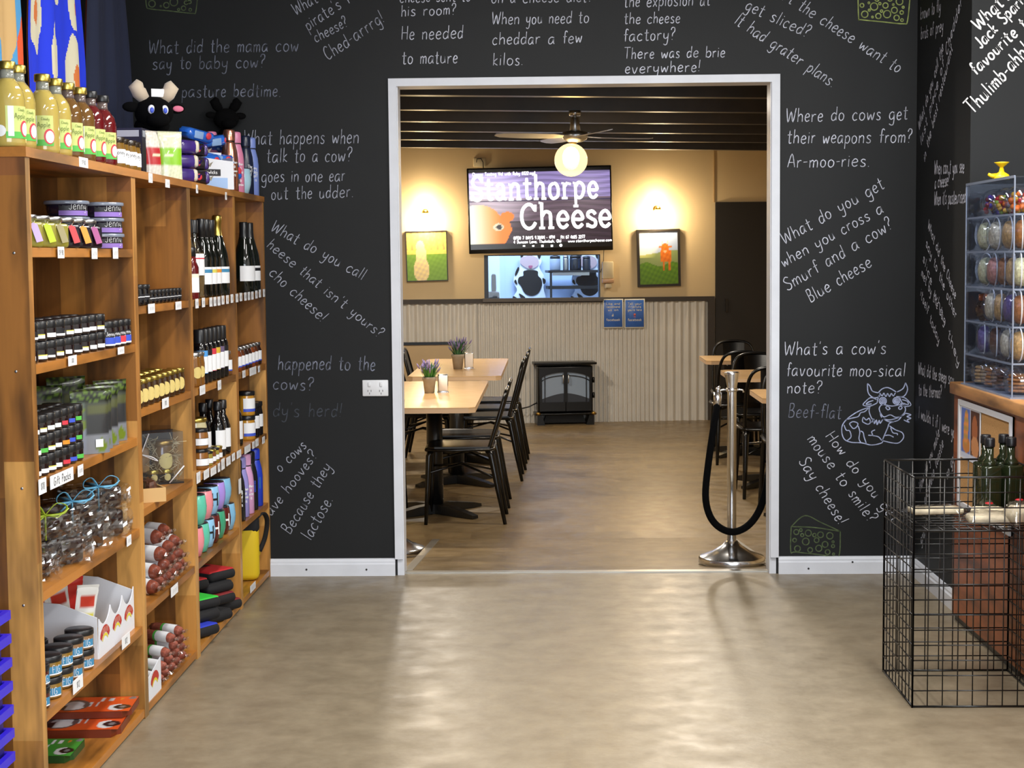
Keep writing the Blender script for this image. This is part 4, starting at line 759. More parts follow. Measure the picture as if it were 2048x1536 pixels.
def chair_meshes(solid=False):
    P = {}
    q = MB(); n = 10
    pol = [(-.19, -.15), (-.17, -.19), (.15, -.205), (.20, -.18), (.205, 0), (.20, .18), (.15, .205), (-.17, .19), (-.19, .15)]
    q.prism(pol, lambda a, b, d: (a, b, d+.012*math.cos(a*8)), .435, .45); q.tube([(a, b, .435) for a, b in pol], .009, 6, closed=True); P['seat'] = q.mesh('seat', GLOSSB)
    for s in (-1, 1):
        P['leg_f%d' % s] = MB().tube([(.165, s*.165, .435), (.185, s*.175, .40), (.195, s*.185, .2), (.205, s*.195, 0)], [.018, .018, .014, .011], 8).mesh('leg', GLOSSB)
        P['leg_r%d' % s] = MB().tube([(-.155, s*.165, .44), (-.18, s*.172, .39), (-.215, s*.18, .2), (-.255, s*.19, 0)], [.022, .021, .016, .011], 8).mesh('leg', GLOSSB)
    hoop = smooth_pts([(-.165, -.175, .44), (-.195, -.178, .55), (-.235, -.172, .70), (-.26, -.14, .80), (-.27, -.06, .835), (-.27, .06, .835), (-.26, .14, .80), (-.235, .172, .70), (-.195, .178, .55), (-.165, .175, .44)], k=4)
    if solid: hoop = [(a, b, .44+(c_-.44)*.86) for a, b, c_ in hoop]
    P['back_hoop'] = MB().tube(hoop, .0115, 8).mesh('back_hoop', GLOSSB)
    bwid, bht = (.31, .335) if solid else (.15, .39)
    q = MB(); q.grid(4, 6, lambda a, b: (-.168-.098*b-.012*math.sin(PI*a), (a-.5)*(bwid+.03*b*(1-2*solid)), .44+bht*b), smooth=True); q.grid(4, 6, lambda a, b: (-.164-.098*b-.012*math.sin(PI*a), (.5-a)*(bwid+.03*b*(1-2*solid)), .44+bht*b), smooth=True); P['back_splat'] = q.mesh('back_splat', GLOSSB)
    P['brace_a'] = MB().tube([(.19, -.18, .30), (0, 0, .33), (-.2, .175, .27)], .007, 6).mesh('brace', GLOSSB); P['brace_b'] = MB().tube([(.19, .18, .30), (0, 0, .335), (-.2, -.175, .27)], .007, 6).mesh('brace', GLOSSB)
    return P
CHP = chair_meshes(); CHS = chair_meshes(True)
NM = lambda k: {'leg_f1': 'leg', 'leg_f-1': 'leg', 'leg_r1': 'leg', 'leg_r-1': 'leg', 'brace_a': 'brace', 'brace_b': 'brace'}.get(k, k)
def chair(x, y, rz, label, solid=False):
    t = thing('metal_chair', label, 'chair', (x, y, DF), rz, 'black metal dining chairs')
    for k, me in (CHS if solid else CHP).items(): obj(NM(k), me, t)
for x, y, lab in ((-.535, 9.66, 'nearest black metal chair tucked into the right side of the near left table'), (-.53, 10.28, 'second black metal chair along the aisle side of the near left table'), (-.47, 11.5, 'third black metal chair along the aisle, at the near end of the farther left table'), (-.455, 12.1, 'fourth black metal chair along the aisle side of the left tables'), (-.445, 12.72, 'black metal chair at the aisle end farthest from the doorway on the left')):
    chair(x, y, PI, lab, y < 11)
for x, y, lab in ((-1.10, 9.75, 'black metal chair behind the near left table beside the door casing'), (-.93, 11.72, 'black metal chair on the far side of the farther left table, nearest of three'), (-.91, 12.3, 'black metal chair on the far side of the farther left table, middle of three'), (-.89, 12.88, 'black metal chair on the far side of the farther left table, farthest of three')):
    chair(x, y, 0, lab)
for x, y, rz, lab in ((1.50, 13.42, -PI/2, 'black metal chair beyond the farthest right table facing the doorway'), (1.40, 12.38, PI/2, 'black metal chair drawn up to the near side of the farthest right table'), (1.47, 11.66, -PI/2, 'black metal chair beyond the middle right table facing the doorway'), (1.40, 10.66, PI/2, 'black metal chair drawn up to the near side of the middle right table'), (1.47, 9.94, -PI/2, 'black metal chair between the nearest and middle right tables')):
    chair(x, y, rz, lab)
POTM = mat('concrete_pot', '9a8f7d', .8, vary=.08, scale=40); LEAF = mat('plant_leaf', '3f7a35', .5, vary=.25, scale=30); LAV = mat('lavender_flower', '8577a8', .7, vary=.2, scale=40); LEAF2 = mat('plant_leaf_dark', '3b6a45', .5, vary=.25, scale=30)
for i, (px, py, lab, s) in enumerate(((859, 786, 'concrete pot of lavender on the near left dining table', 1.0), (916, 738, 'concrete pot of leafy lavender on the farther left dining table', 1.12))):
    p = at(px, py, 2, DF+.75); t = thing('potted_lavender', lab, 'plant', p); r1 = .040*s
    MB().lathe([(r1*.72, 0), (r1*.95, .075*s), (r1*1.05, .08*s), (r1*1.05, .095*s), (r1*.9, .095*s), (r1*.85, .08*s), (0, .08*s)], 20).build('pot', POTM, t)
    f = MB(); fl = MB(); rr = random.Random(i+3)
    for k in range(150):
        a = rr.uniform(0, 2*PI); tilt = rr.uniform(.05, .75)*1.0; L_ = rr.uniform(.06, .125)*s; d = Vector((math.cos(a)*math.sin(tilt), math.sin(a)*math.sin(tilt), math.cos(tilt))); b = Vector((math.cos(a)*r1*rr.uniform(0, .7), math.sin(a)*r1*rr.uniform(0, .7), .08*s)); n = Vector((-math.sin(a), math.cos(a), 0))*.0035
        tip = b+d*L_; mid = b+d*L_*.55+Vector((0, 0, .006)); f.add([b+n, b-n, mid-n, mid+n, tip], [(0, 1, 2, 3), (3, 2, 4)])
        if k % 4 == 0: fl.tube([tip-d*.03, tip-d*.012, tip+d*.006], [.004, .0055, .002], 5)
    o = f.build('foliage', LEAF if i == 0 else LEAF2, t); o['kind'] = 'stuff'
    o = fl.build('flowers', LAV, t); o['kind'] = 'stuff'
for i, (px, py, lab) in enumerate(((886, 786, 'white napkin holder on the near left dining table'), (938, 738, 'white napkin holder on the farther left dining table'))):
    p = at(px, py, 2, DF+.75); s = (1, 1.08)[i]; t = thing('napkin_holder', lab, 'napkin holder', p+Vector((.0, .02, 0)), R(6), 'napkin holders')
    MB().rbox((0, .03, .055*s), (.06*s, .065, .105*s), .006).build('case', CHROME, t)
    MB().rbox((0, -.004, .056*s), (.052*s, .01, .092*s), .003, seg=1).build('napkins', mat('napkin_white', 'ece6df', .8), t); MB().rbox((0, .03, .003), (.066*s, .09, .006), .002).build('foot_plate', CHROME, t)

# ------------------------------------------------------------------ stanchions
def stanchion(x, y, z, label, rope=None):
    t = thing('rope_stanchion', label, 'stanchion', (x, y, z))
    MB().lathe([(.15, 0), (.155, .004), (.155, .026), (.148, .034), (.09, .055), (.045, .085), (.027, .105)], 40).build('base', CHROME, t)
    MB().lathe([(.0215, .095), (.0215, .80), (.024, .83), (.034, .885), (.035, .893), (.03, .897)], 24).build('post', CHROME, t)
    MB().lathe([(.026, .805), (.028, .81), (.028, .818), (.026, .822)], 24).build('collar', CHROME, t)
    for a in (PI, 0, PI/2): MB().tube([(.02*math.cos(a), .02*math.sin(a), .813), (.05*math.cos(a), .05*math.sin(a), .813), (.055*math.cos(a), .055*math.sin(a), .80)], .0045, 6).build('hook', CHROME, t)
stanchion(.833, 7.665, -.0135, 'polished chrome rope stanchion standing in the right of the doorway')
stanchion(-.828, 8.55, DF, 'chrome rope stanchion mostly hidden behind the left door casing')
yr = 7.56
pts = [at(x, y, 1, yr) for x, y in ((1437, 812), (1428, 850), (1417, 925), (1411, 990), (1419, 1030), (1438, 1054), (1466, 1064), (1495, 1052), (1518, 1022), (1533, 975), (1541, 925), (1550, 860))]
pts = [Vector(p) for p in pts]; pts[0].y = 7.62; pts[-1] = Vector((1.03, 7.53, .63)); pts.append(Vector((1.045, 7.51, .72)))
t = thing('velvet_rope', 'thick black velvet rope looping from the chrome stanchion to the wall', 'rope', pts[0]); o = pts[0]
MB().tube([Vector(p)-o for p in smooth_pts([tuple(p) for p in pts], k=5)], .0165, 12).build('rope', mat('black_velvet', '050506', .95, spec=.1), t)
e = pts[0]-o; MB().tube([e+Vector((0, 0, -.006)), e+Vector((.003, .003, .058))], .019, 14).build('end_cap', CHROME, t)
MB().tube([e+Vector((.003, .003, .058)), e+Vector((.006, .008, .075)), e+Vector((.012, .02, .082))], .006, 8).build('clip', CHROME, t)
MB().ball(e+Vector((.004, .006, .072)), .0105).build('swivel', CHROME, t)
MB().tube([pts[-1]-o, pts[-1]-o+Vector((0, -.03, .03)), Vector((1.045, DY+.012, .76))-o], .006, 8).build('wall_hook', CHROME, t)

# ================================================================== RIGHT-HAND COUNTER
CX = 1.55; CT = .925
t = thing('display_counter', 'timber shop counter with a red-brown panelled side along the right wall', 'counter', (CX, 5.2, 0))
for k, (a, b) in enumerate(((4.3, 5.35), (5.352, 6.385))): MB().b2((0, a-5.2, .03), (.03, b-5.2, CT-.03)).build('side_panel', W_C, t)
MB().b2((.03, 4.3-5.2, .0), (.7, 6.385-5.2, CT-.03)).build('carcass', W_C, t)
MB().b2((.012, 4.3-5.2, .0), (.03, 6.385-5.2, .03)).build('kick_strip', BLACK, t)
MB().rbox((.34, 5.34-5.2, CT-.018), (.72, 2.08, .045), .004).build('counter_top', W_T, t)
# noticeboard
y0, y1, z0, z1 = 5.55, 6.27, .468, .872
t = thing('noticeboard', 'white framed cork noticeboard fixed to the counter side', 'noticeboard', (CX-.001, (y0+y1)/2, (z0+z1)/2)); hy, hz_ = (y1-y0)/2, (z1-z0)/2
MB().b2((-.006, -hy, -hz_), (0, hy, hz_)).build('cork', mat('cork', 'b98d58', .85, vary=.2, scale=160), t)
o = MB()
for a, b in (((-hy, -hz_), (-hy+.02, hz_)), ((hy-.02, -hz_), (hy, hz_)), ((-hy+.02, hz_-.02), (hy-.02, hz_)), ((-hy+.02, -hz_), (hy-.02, -hz_+.02))): o.b2((-.013, a[0], a[1]), (0, b[0], b[1]))
o.build('frame', mat('white_frame', 'd5d8e0', .4), t)
def bread(a, b):
    if a < .04 or a > .96 or b < .05 or b > .95 or abs(a-.5) < .012: return (.88, .90, .95)
    if b < .13: return (.80, .83, .92)
    if a < .5:
        if ((a-.28-.06*(b-.5))/.12)**2+((b-.6)/.34)**2 < 1: return (.82+.1*math.sin(b*40), .58, .30)
        if ((a-.3)/.2)**2+((b-.28)/.15)**2 < 1: return (.80, .52, .26)
        return (.35, .45, .75)
    if ((a-.74)/.19)**2+((b-.30)/.2)**2 < 1: return (.80+.1*math.sin(a*90)*math.sin(b*70), .55, .36)
    if ((a-.72)/.14)**2+((b-.62)/.25)**2 < 1: return (.66, .38, .22)
    return (.30, .16, .12)
pz1, pz0 = .855, .655; py1, py0 = 6.235, 5.95
q = thing('bread_poster', 'paper poster with two bread photographs pinned to the cork noticeboard', 'poster', (CX-.009, (py0+py1)/2, (pz0+pz1)/2))
MB().b2((-.0015, -(py1-py0)/2, -(pz1-pz0)/2), (0, (py1-py0)/2, (pz1-pz0)/2)).build('paper', WHITE, q)
MB().grid(40, 36, lambda a, b: (-.0022, (py1-py0)*(.5-a), (pz1-pz0)*(b-.5)), colfn=bread).build('print', vcol_mat('poster_print', .5), q)
# clear stacked display case
KY0, KY1, KX0, KX1, KZ0, KZ1 = 5.60, 6.245, 1.552, 2.15, CT+.006, 1.678
levels = [CT+.012, 1.048, 1.172, 1.300, 1.428, 1.553]
t = thing('acrylic_display_case', 'tall clear acrylic display case of sweets and biscuits on the counter', 'display case', (KX0, KY0, KZ0))
def kx(name, a, b, mt=PANE): return MB().b2([p_-q_ for p_, q_ in zip(a, (KX0, KY0, KZ0))], [p_-q_ for p_, q_ in zip(b, (KX0, KY0, KZ0))]).build(name, mt, t)
EDGEP = mat('acrylic_edge', '7d8698', .2)
kx('side_wall', (KX0, KY0, KZ0), (KX0+.004, KY1, KZ1)); kx('back_wall', (KX0+.004, KY1-.004, KZ0), (KX1, KY1, KZ1)); kx('top_panel', (KX0+.004, KY0, KZ1-.004), (KX1, KY1-.004, KZ1))
kx('base_tray', (KX0-.01, KY0-.02, CT+.0045), (KX1, KY1+.01, CT+.010), EDGEP)
for z in levels[1:]: s_ = kx('shelf', (KX0+.004, KY0+.01, z-.004), (KX1, KY1-.006, z), PANE); kx('shelf_edge', (KX0+.0005, KY0+.006, z-.006), (KX0+.004, KY1-.006, z+.001), EDGEP); kx('shelf_front_edge', (KX0+.004, KY0+.005, z-.005), (KX1, KY0+.01, z+.001), EDGEP)
for y in (KY0, KY1): kx('corner_edge', (KX0-.001, y-.003, KZ0), (KX0+.003, y+.003, KZ1), EDGEP)
kx('top_edge', (KX0-.002, KY0, KZ1-.006), (KX0+.003, KY1, KZ1+.003), EDGEP)
kx('front_panel', (KX0+.10, KY0-.004, KZ0+.02), (KX1, KY0, KZ1), PANE)
FILL = {n_: mat(n_, c_, .55, vary=.45, scale=90) for n_, c_ in (('biscuit_fill', 'c99f66'), ('pale_fill', 'dccdb0'), ('fudge_fill', '9a6238'), ('choc_fill', '5a3522'), ('pink_fill', 'c98a7c'), ('violet_fill', '6b5a8c'), ('cookie_fill', 'a56a34'), ('cream_fill', 'e4d6a8'))}
def clam_meshes(fill):
    P = []; M_ = Matrix.Rotation(R(-90), 4, 'Y')
    P.append(('shell', MB().lathe([(.0, 0), (.046, .0), (.054, .006), (.057, .02), (.060, .021), (.060, .024), (.056, .026), (.05, .042), (.040, .050), (0, .052)], 28, M=Matrix.Translation((0, 0, .061)) @ M_).mesh('shell', PLASTIC)))
    P.append(('rim', MB().tube([(-.0225, .059*math.cos(2*PI*k/28), .061+.059*math.sin(2*PI*k/28)) for k in range(28)], .0026, 5, closed=True).mesh('rim', mat('rim_plastic', 'e6e9f0', .15))))
    P.append(('contents', MB().lathe([(0, .004), (.04, .004), (.048, .01), (.05, .02), (.046, .036), (.03, .044), (0, .044)], 18, M=Matrix.Translation((0, 0, .056)) @ M_).mesh('contents', FILL[fill])))
    return P
CL = {k: clam_meshes(k) for k in FILL}
tiers = {1: ('violet_fill', 'choc_fill', 'pale_fill', 'biscuit_fill'), 2: ('fudge_fill', 'pale_fill', 'biscuit_fill', 'violet_fill', 'fudge_fill'), 3: ('cream_fill', 'pink_fill', 'fudge_fill', 'biscuit_fill', 'cream_fill'), 4: ('cream_fill', 'pale_fill', 'biscuit_fill', 'cookie_fill')}
TN = {1: 'second shelf up', 2: 'third shelf up', 3: 'fourth shelf up', 4: 'fifth shelf up'}
for lv, row in tiers.items():
    n = len(row)
    for k, f_ in enumerate(row):
        if lv == 2 and k == 0: continue
        y = 6.13-(.155 if n == 4 else .118)*k
        c = thing('clear_tub', 'clear tub of %s, %s from the wall, %s of the display case' % ({'cream': 'cream sweets', 'pale': 'pale sweets', 'biscuit': 'biscuit pieces', 'fudge': 'fudge', 'choc': 'chocolate', 'pink': 'pink sweets', 'violet': 'violet sweets', 'cookie': 'brown cookies'}[f_.split('_')[0]], ORD[k], TN[lv]), 'tub', (KX0+.062+rnd.uniform(0, .012), y, levels[lv]+.0005), rnd.uniform(-.25, .15), 'clear tubs in the display case')
        for nm, me in CL[f_]: obj(nm, me, c)
c = thing('copper_jar', 'round jar with a copper lid at the back of the display case', 'jar', (KX0+.06, 6.14, levels[2]+.0005)); MB().lathe([(.03, 0), (.045, .02), (.05, .045), (.04, .07), (.03, .08)], 20).build('body', clear_mat('amber_glass', 'caa37a', .05, .15), c); MB().lathe([(.034, .072), (.036, .078), (.036, .098), (.01, .104)], 20).build('lid', mat('copper', 'b8653a', .25, .9), c)
CANDY = [mat('candy_'+n_, c_, .18) for n_, c_ in (('red', 'b3202a'), ('orange', 'e2701f'), ('violet', '432a86'), ('gold', 'c99a2c'), ('maroon', '6e1626'), ('lime', '8ea83a'))]
for k, (y, lab, hue) in enumerate(((6.10, 'round jar of wrapped red and violet sweets at the top left of the display case', (0, 2, 3, 4, 2)), (5.93, 'round jar of mixed red and gold sweets, middle of the top shelf', (4, 0, 3, 5, 1)), (5.76, 'round jar of orange jelly sweets at the front of the top shelf', (1, 1, 0, 1, 3)))):
    c = thing('sweet_jar', lab, 'jar', (KX0+.07, y, levels[5]+.0005), 0, 'sweet jars in the display case'); MB().lathe([(.03, 0), (.05, .012), (.058, .045), (.05, .078), (.03, .095), (.012, .1)], 24).build('jar', PLASTIC, c); rr = random.Random(k); m_ = MB()
    for j in range(46):
        a, r_, z = rr.uniform(0, 6.28), rr.uniform(.012, .042), rr.uniform(.012, .072); m_.ball((r_*math.cos(a)*(1-.3*abs(z-.045)/.04), r_*math.sin(a)*(1-.3*abs(z-.045)/.04), z), .0095, hue[j % 5], 8)
    o = m_.build('sweets', CANDY, c); o['kind'] = 'stuff'
for k, (y, lab, f_) in enumerate(((6.17, 'domed jar of golden cookies at the bottom left of the display case', 'biscuit_fill'), (6.03, 'domed jar of brown cookies, second along the bottom of the display case', 'cookie_fill'), (5.88, 'dark cookie jar, third along the bottom of the display case', 'choc_fill'), (5.72, 'large clear jar of oat cookies at the front bottom of the display case', 'cookie_fill'))):
    c = thing('cookie_jar', lab, 'jar', (KX0+.064, y, CT+.0105), 0, 'cookie jars in the display case'); MB().lathe([(.035, 0), (.052, .012), (.060, .045), (.054, .075), (.03, .093), (.012, .098), (.010, .108), (0, .110)], 24).build('jar', PLASTIC, c); m_ = MB()
    for j in range(5): m_.lathe([(.0, .001), (.04, .001), (.044, .006), (.038, .011), (0, .012)], 14, c=(rnd.uniform(-.004, .004), rnd.uniform(-.004, .004), .006+.0128*j))
    m_.build('cookies', FILL[f_], c)
t = thing('yellow_ornament', 'small yellow plastic ornament with a spout standing on the clear display case', 'ornament', (at(2003, 355, 1, 5.95).x, 5.95, KZ1+.0035), R(10))
YEL = mat('yellow_plastic', 'e6c31a', .35)
MB().lathe([(.028, 0), (.032, .006), (.026, .018), (.010, .028), (.006, .045)], 18, squash=.8).build('body', YEL, t); MB().tube([(-.02, 0, .012), (-.038, 0, .014), (-.05, 0, .02)], [.012, .008, .005], 8).build('spout', YEL, t); MB().lathe([(.006, .044), (.02, .056), (.027, .062), (.0, .064)], 18).build('dish', YEL, t)

# ------------------------------------------------------------------ wire bin
BX0, BX1, BY0, BY1, BH, NC = 1.122, 1.543, 5.118, 5.572, .728, 9
t = thing('wire_bin', 'tall black wire grid bin standing beside the counter', 'wire bin', (BX0, BY0, 0)); WIRE = mat('black_wire', '0c0c0d', .3, spec=.6)
sxc, syc = (BX1-BX0)/NC, (BY1-BY0)/NC; NZ = 15; szc = (BH-.006)/NZ; rw = .0021
def wire(pn, a, b, r_=rw): MB().tube([a, b], r_, 5).build('wire', WIRE, pn)
W_, L_ = BX1-BX0, BY1-BY0
def panel(name, P0, e, n, step):
    fr = MB(); P0 = Vector(P0); e = Vector(e); Z = Vector((0, 0, 1))
    for a, b in ((P0, P0+Z*BH), (P0+e*n*step, P0+e*n*step+Z*BH), (P0+Z*.004, P0+e*n*step+Z*.004), (P0+Z*BH, P0+e*n*step+Z*BH)): fr.tube([a, b], .0034, 6)
    o = fr.build(name, WIRE, t)
    for i in range(1, n): wire(o, P0+e*(step*i)+Z*.004, P0+e*(step*i)+Z*BH)
    for j in range(1, NZ): wire(o, P0+Z*(.006+szc*j), P0+e*n*step+Z*(.006+szc*j))
panel('front_panel', (0, 0, 0), (1, 0, 0), NC, sxc); panel('back_panel', (0, L_, 0), (1, 0, 0), NC, sxc); panel('side_panel', (0, 0, 0), (0, 1, 0), NC, syc); panel('side_panel', (W_, 0, 0), (0, 1, 0), NC, syc)
ZT = .560
o = MB().tube([(0, .0, ZT), (W_, 0, ZT), (W_, L_, ZT), (0, L_, ZT)], .0034, 6, closed=True).build('tray', WIRE, t)
for i in range(1, NC): wire(o, (0, syc*i, ZT), (W_, syc*i, ZT)); wire(o, (sxc*i, 0, ZT), (sxc*i, L_, ZT))
# bottles and bread packs on the tray
OLIVE = mat('olive_glass', '1d2413', .08, coat=.3); ZB = ZT+.0036
def bottle_mesh():
    return [('glass', MB().rbox((0, 0, .083), (.062, .062, .166), .008).lathe([(.027, .163), (.022, .178), (.0135, .19), (.0135, .232)], 16).mesh('glass', OLIVE)), ('cap', MB().lathe([(.0165, .226), (.017, .23), (.017, .252), (.015, .256)], 16).mesh('cap', BLACK))]
BM = bottle_mesh()
for px, y, lab in ((1970, 5.50, 'dark green oil bottle at the back of the left pair in the wire bin'), (1978, 5.40, 'dark green oil bottle with an amber glint at the front of the left pair'), (2006, 5.51, 'dark green oil bottle behind the right pair in the wire bin'), (2022, 5.42, 'dark green oil bottle at the far right of the wire bin')):
    c = thing('oil_bottle', lab, 'bottle', (min(at(px, 990, 1, y).x, BX1-.04), y, ZB), R(rnd.uniform(5, 30)), 'oil bottles in the wire bin')
    for nm, me in BM: obj(nm, me, c)
BREAD = mat('flatbread', 'd7c9ac', .7, vary=.2, scale=40)
for (x, y, rz, kind, lab) in ((1.265, 5.45, .1, 0, 'flat pale bread pack lying at the left of the wire bin tray'), (1.385, 5.24, -.1, 1, 'clear bag of pale crackers lying in the middle of the wire bin tray'), (1.47, 5.20, .4, 2, 'crumpled clear bag with a red seal at the right of the wire bin tray'), (1.41, 5.33, .2, 3, 'cream wedge pack with a red button near the oil bottles')):
    c = thing('bread_pack', lab, 'food pack', (x, y, ZB), rz, 'packs on the wire bin tray'); rr = random.Random(kind)
    d_ = ((.19, .09, .022), (.15, .10, .035), (.09, .08, .075), (.12, .08, .045))[kind]
    b = MB().rbox((0, 0, d_[2]*.45), (d_[0]*.9, d_[1]*.9, d_[2]*.8), d_[2]*.35, seg=3); b.v = [(v[0], v[1], v[2]+(rr.uniform(-1, 1)*.003 if v[2] > .01 else 0)) for v in b.v]; b.build('contents', BREAD, c)
    if kind != 3:
        b = MB(); b.grid(14, 10, lambda a, e_: ((a-.5)*d_[0]*1.15, (e_-.5)*d_[1]*1.15, d_[2]*(1-abs(2*a-1)**4)*(1-abs(2*e_-1)**4)+.003+rr.uniform(0, .006)), smooth=True); b.build('wrapper', CELLO, c)
    if kind >= 2: MB().ball((0, 0, d_[2]+.006), (.014, .012, .004)).build('seal', CANDY[0], c)
# ================================================================== LEFT-HAND SHELVING
DEP = .40; XB = XS-DEP; BT = .024
TOPZ = 1.70
C1 = (4.035, 5.012); C2 = (5.062, 5.775); C3 = (5.828, 6.612); C4 = (6.655, 7.300)
S = [1.457, 1.168, .880, .598, .292, .030]; RR = [1.281, .962, .650, .338, .033]
def shelf_unit(name, label, y0, y1, divs, zs, first):
    t = thing(name, label, 'shelving', ((XS+XB)/2, (y0+y1)/2, 0)); O = Vector(((XS+XB)/2, (y0+y1)/2, 0))
    def p(nm, a, b, mt): return MB().b2(Vector(a)-O, Vector(b)-O).build(nm, mt, t)
    for a, b in divs: p('upright', (XB+.012, a, 0), (XS, b, TOPZ-BT), W_X)
    cells = [(divs[i][1], divs[i+1][0]) for i in range(len(divs)-1)]
    for ya, yb in cells:
        p('back_panel', (XB, ya, 0), (XB+.012, yb, TOPZ-BT), W_Y)
        for z in zs: p('shelf', (XB+.012, ya, z-BT), (XS-.002, yb, z), W_S)
    p('top_board', (XB, y0-.003, TOPZ-BT), (XS+.004, y1, TOPZ), W_S)
    if first:
        for px, py in ((28, 506), (32, 743), (44, 977), (47, 1211)):
            q = at(px, py, 1, y0); MB().lathe([(.0035, 0), (.0035, .001), (.0015, .0012)], 10, M=Matrix.Translation(q-O) @ Matrix.Rotation(R(90), 4, 'X')).build('screw', SILVER, t)
    return t
unit1 = shelf_unit('timber_shelving', 'nearest single-bay timber shelving unit with six openings at the left edge', 4.0, 5.035, ((4.0, 4.035), (5.012, 5.035)), S, True)
unit2 = shelf_unit('timber_shelving', 'longer three-bay timber shelving unit reaching the chalkboard wall', 5.037, 7.325, ((5.037, 5.062), (5.775, 5.828), (6.612, 6.655), (7.300, 7.325)), RR, False)

# price tickets on the shelf edges
def ticket(px, py, w_=.03, h_=.038, txt=None, tilt=0.0, out=.0):
    p = at(px, py, 0, XS+.004); par = unit1 if p.y < 5.036 else unit2; O = par.location
    m_ = MB(); m_.box((0, 0, 0), (.0012, w_, h_)); rr = random.Random(int(px*7+py))
    f = lambda a, b: (.0011, a, b)
    if txt:
        st, W = text_strokes(txt); k = min(w_*.8/W, h_*.05)
        for s_ in st: m_.ribbon([((q[0]-W/2)*k, (q[1]-5)*min(h_*.045, k*1.6)) for q in s_], max(.0012, h_*.045), f, 1)
    else:
        for k in range(3): x = (k-1)*w_*.22; m_.ribbon([(x, -h_*.2), (x+w_*.08, h_*.18)], .0022, f, 1)
    m_.v = [(v[0], v[1], v[2]+v[1]*tilt) for v in m_.v]
    o = m_.build('price_ticket', [WHITE, INK], par, p-O); o.rotation_euler = (0, out, 0)
for a in ((122, 505, .055, .018*1.1, '$9.90'), (189, 507, .055, .02), (231, 506, .055, .022), (145, 721, .075, .016*1.1, '$10'), (242, 701, .07, .014), (85, 972, .06, .026, '$18'), (161, 941, .05, .02), (258, 1081, .05, .02), (156, 1368, .09, .024, '$12'), (252, 1281, .09, .024, '$12'), (167, 325, .085, .018, '$9.00'),
          (301, 356, .05, .02), (335, 367, .06, .018), (394, 378, .03, .02), (452, 392, .03, .02), (303, 617, .085, .02), (357, 611, .085, .018), (331, 806, .09, .022, '$10'), (405, 780, .09, .022), (439, 770, .06, .024), (488, 748, .06, .02), (506, 742, .15, .022), (518, 738, .045, .018),
          (397, 955, .06, .026), (413, 948, .09, .022), (427, 942, .1, .02), (438, 935, .04, .022), (446, 928, .06, .028), (457, 922, .08, .022), (467, 914, .06, .02), (478, 908, .09, .02), (495, 898, .13, .02), (507, 890, .05, .02), (514, 885, .07, .022), (527, 880, .06, .02), (349, 1180, .1, .022), (506, 1174, .12, .02)):
    ticket(a[0], a[1], a[2], a[3]*1.5, a[4] if len(a) > 4 else None)
for px, py in ((394, 605), (407, 603), (422, 602), (430, 601), (438, 600), (446, 598), (455, 597), (464, 595), (474, 594), (482, 592), (491, 591), (498, 590), (505, 589), (513, 587), (520, 585), (528, 584)): ticket(px, py+2, .048, .034)
p = at(124, 956, 0, XS+.006); m_ = MB().box((0, 0, 0), (.0014, .2, .034)); st, W = text_strokes('Gift Packs')
for s_ in st: m_.ribbon([((q[0]-W/2)*.0027, (q[1]-5)*.0020) for q in s_], .0022, lambda a, b: (.0013, a, b), 1)
m_.build('shelf_sign', [WHITE, INK], unit1, p-unit1.location)['label'] = 'long white shelf sign reading Gift Packs'
p = at(480, 972, 0, XS+.003); m_ = MB().box((0, 0, 0), (.0012, .05, .06)); m_.build('price_ticket', [WHITE, INK], unit2, p-unit2.location)

# ------------------------------------------------------------------ stock: part meshes are made once and shared
LIB = {}
def lib(key, fn):
    if key not in LIB: LIB[key] = fn()
    return LIB[key]
FRONT = -PI/2
def lab_mesh(r_, z0, z1, half, bands, text=None, tcol=None, th=.0012):
    """curved paper label facing local -y, in horizontal colour bands [(fraction, material)], bottom first"""
    m_ = MB(); mats = []; z = z0
    for fr, mt in bands:
        if mt not in mats: mats.append(mt)
        zz = z+(z1-z0)*fr; m_.patch(r_+.0006, z, zz, FRONT-half, FRONT+half, mats.index(mt), 10); z = zz
    if text:
        mats.append(tcol or INK); st, W = text_strokes(text[0]); k = r_*half*1.5/W*(text[2] if len(text) > 2 else 1); zt_ = text[1]
        for s_ in st: m_.ribbon([((q[0]-W/2)*k, q[1]*k*1.15) for q in s_], th, lambda a, b: ((r_+.0012)*math.cos(FRONT+a/r_), (r_+.0012)*math.sin(FRONT+a/r_), zt_+b), len(mats)-1)
    return m_.mesh('label', mats)
def put(kind, key, parts, name, label, cat, loc, rz, group):
    t = thing(name, label, cat, loc, rz, group)
    for nm, me in parts: obj(nm, me, t)
    return t
def jar(r_, h, lid, lidmt, body, label=None, neck=.86, lidr=1.0, n=18):
    P = [('glass', MB().lathe([(r_*.86, 0), (r_*.98, .004), (r_, .01), (r_, h*.66), (r_*neck, h*.80), (r_*neck, h-lid*.6)], n).mesh('glass', body)),
         ('lid', MB().lathe([(r_*neck*1.06*lidr, h-lid), (r_*neck*1.08*lidr, h-lid+.001), (r_*neck*1.08*lidr, h-.002), (r_*neck*1.0*lidr, h)], n).mesh('lid', lidmt))]
    if label: P.append(('label', label))
    return P
G = lambda n_, c_, r_=.1: mat(n_, c_, r_, coat=.4)
JAM = G('dark_jam', '1a0d10'); JAMLID = mat('black_lid', '17181b', .32)
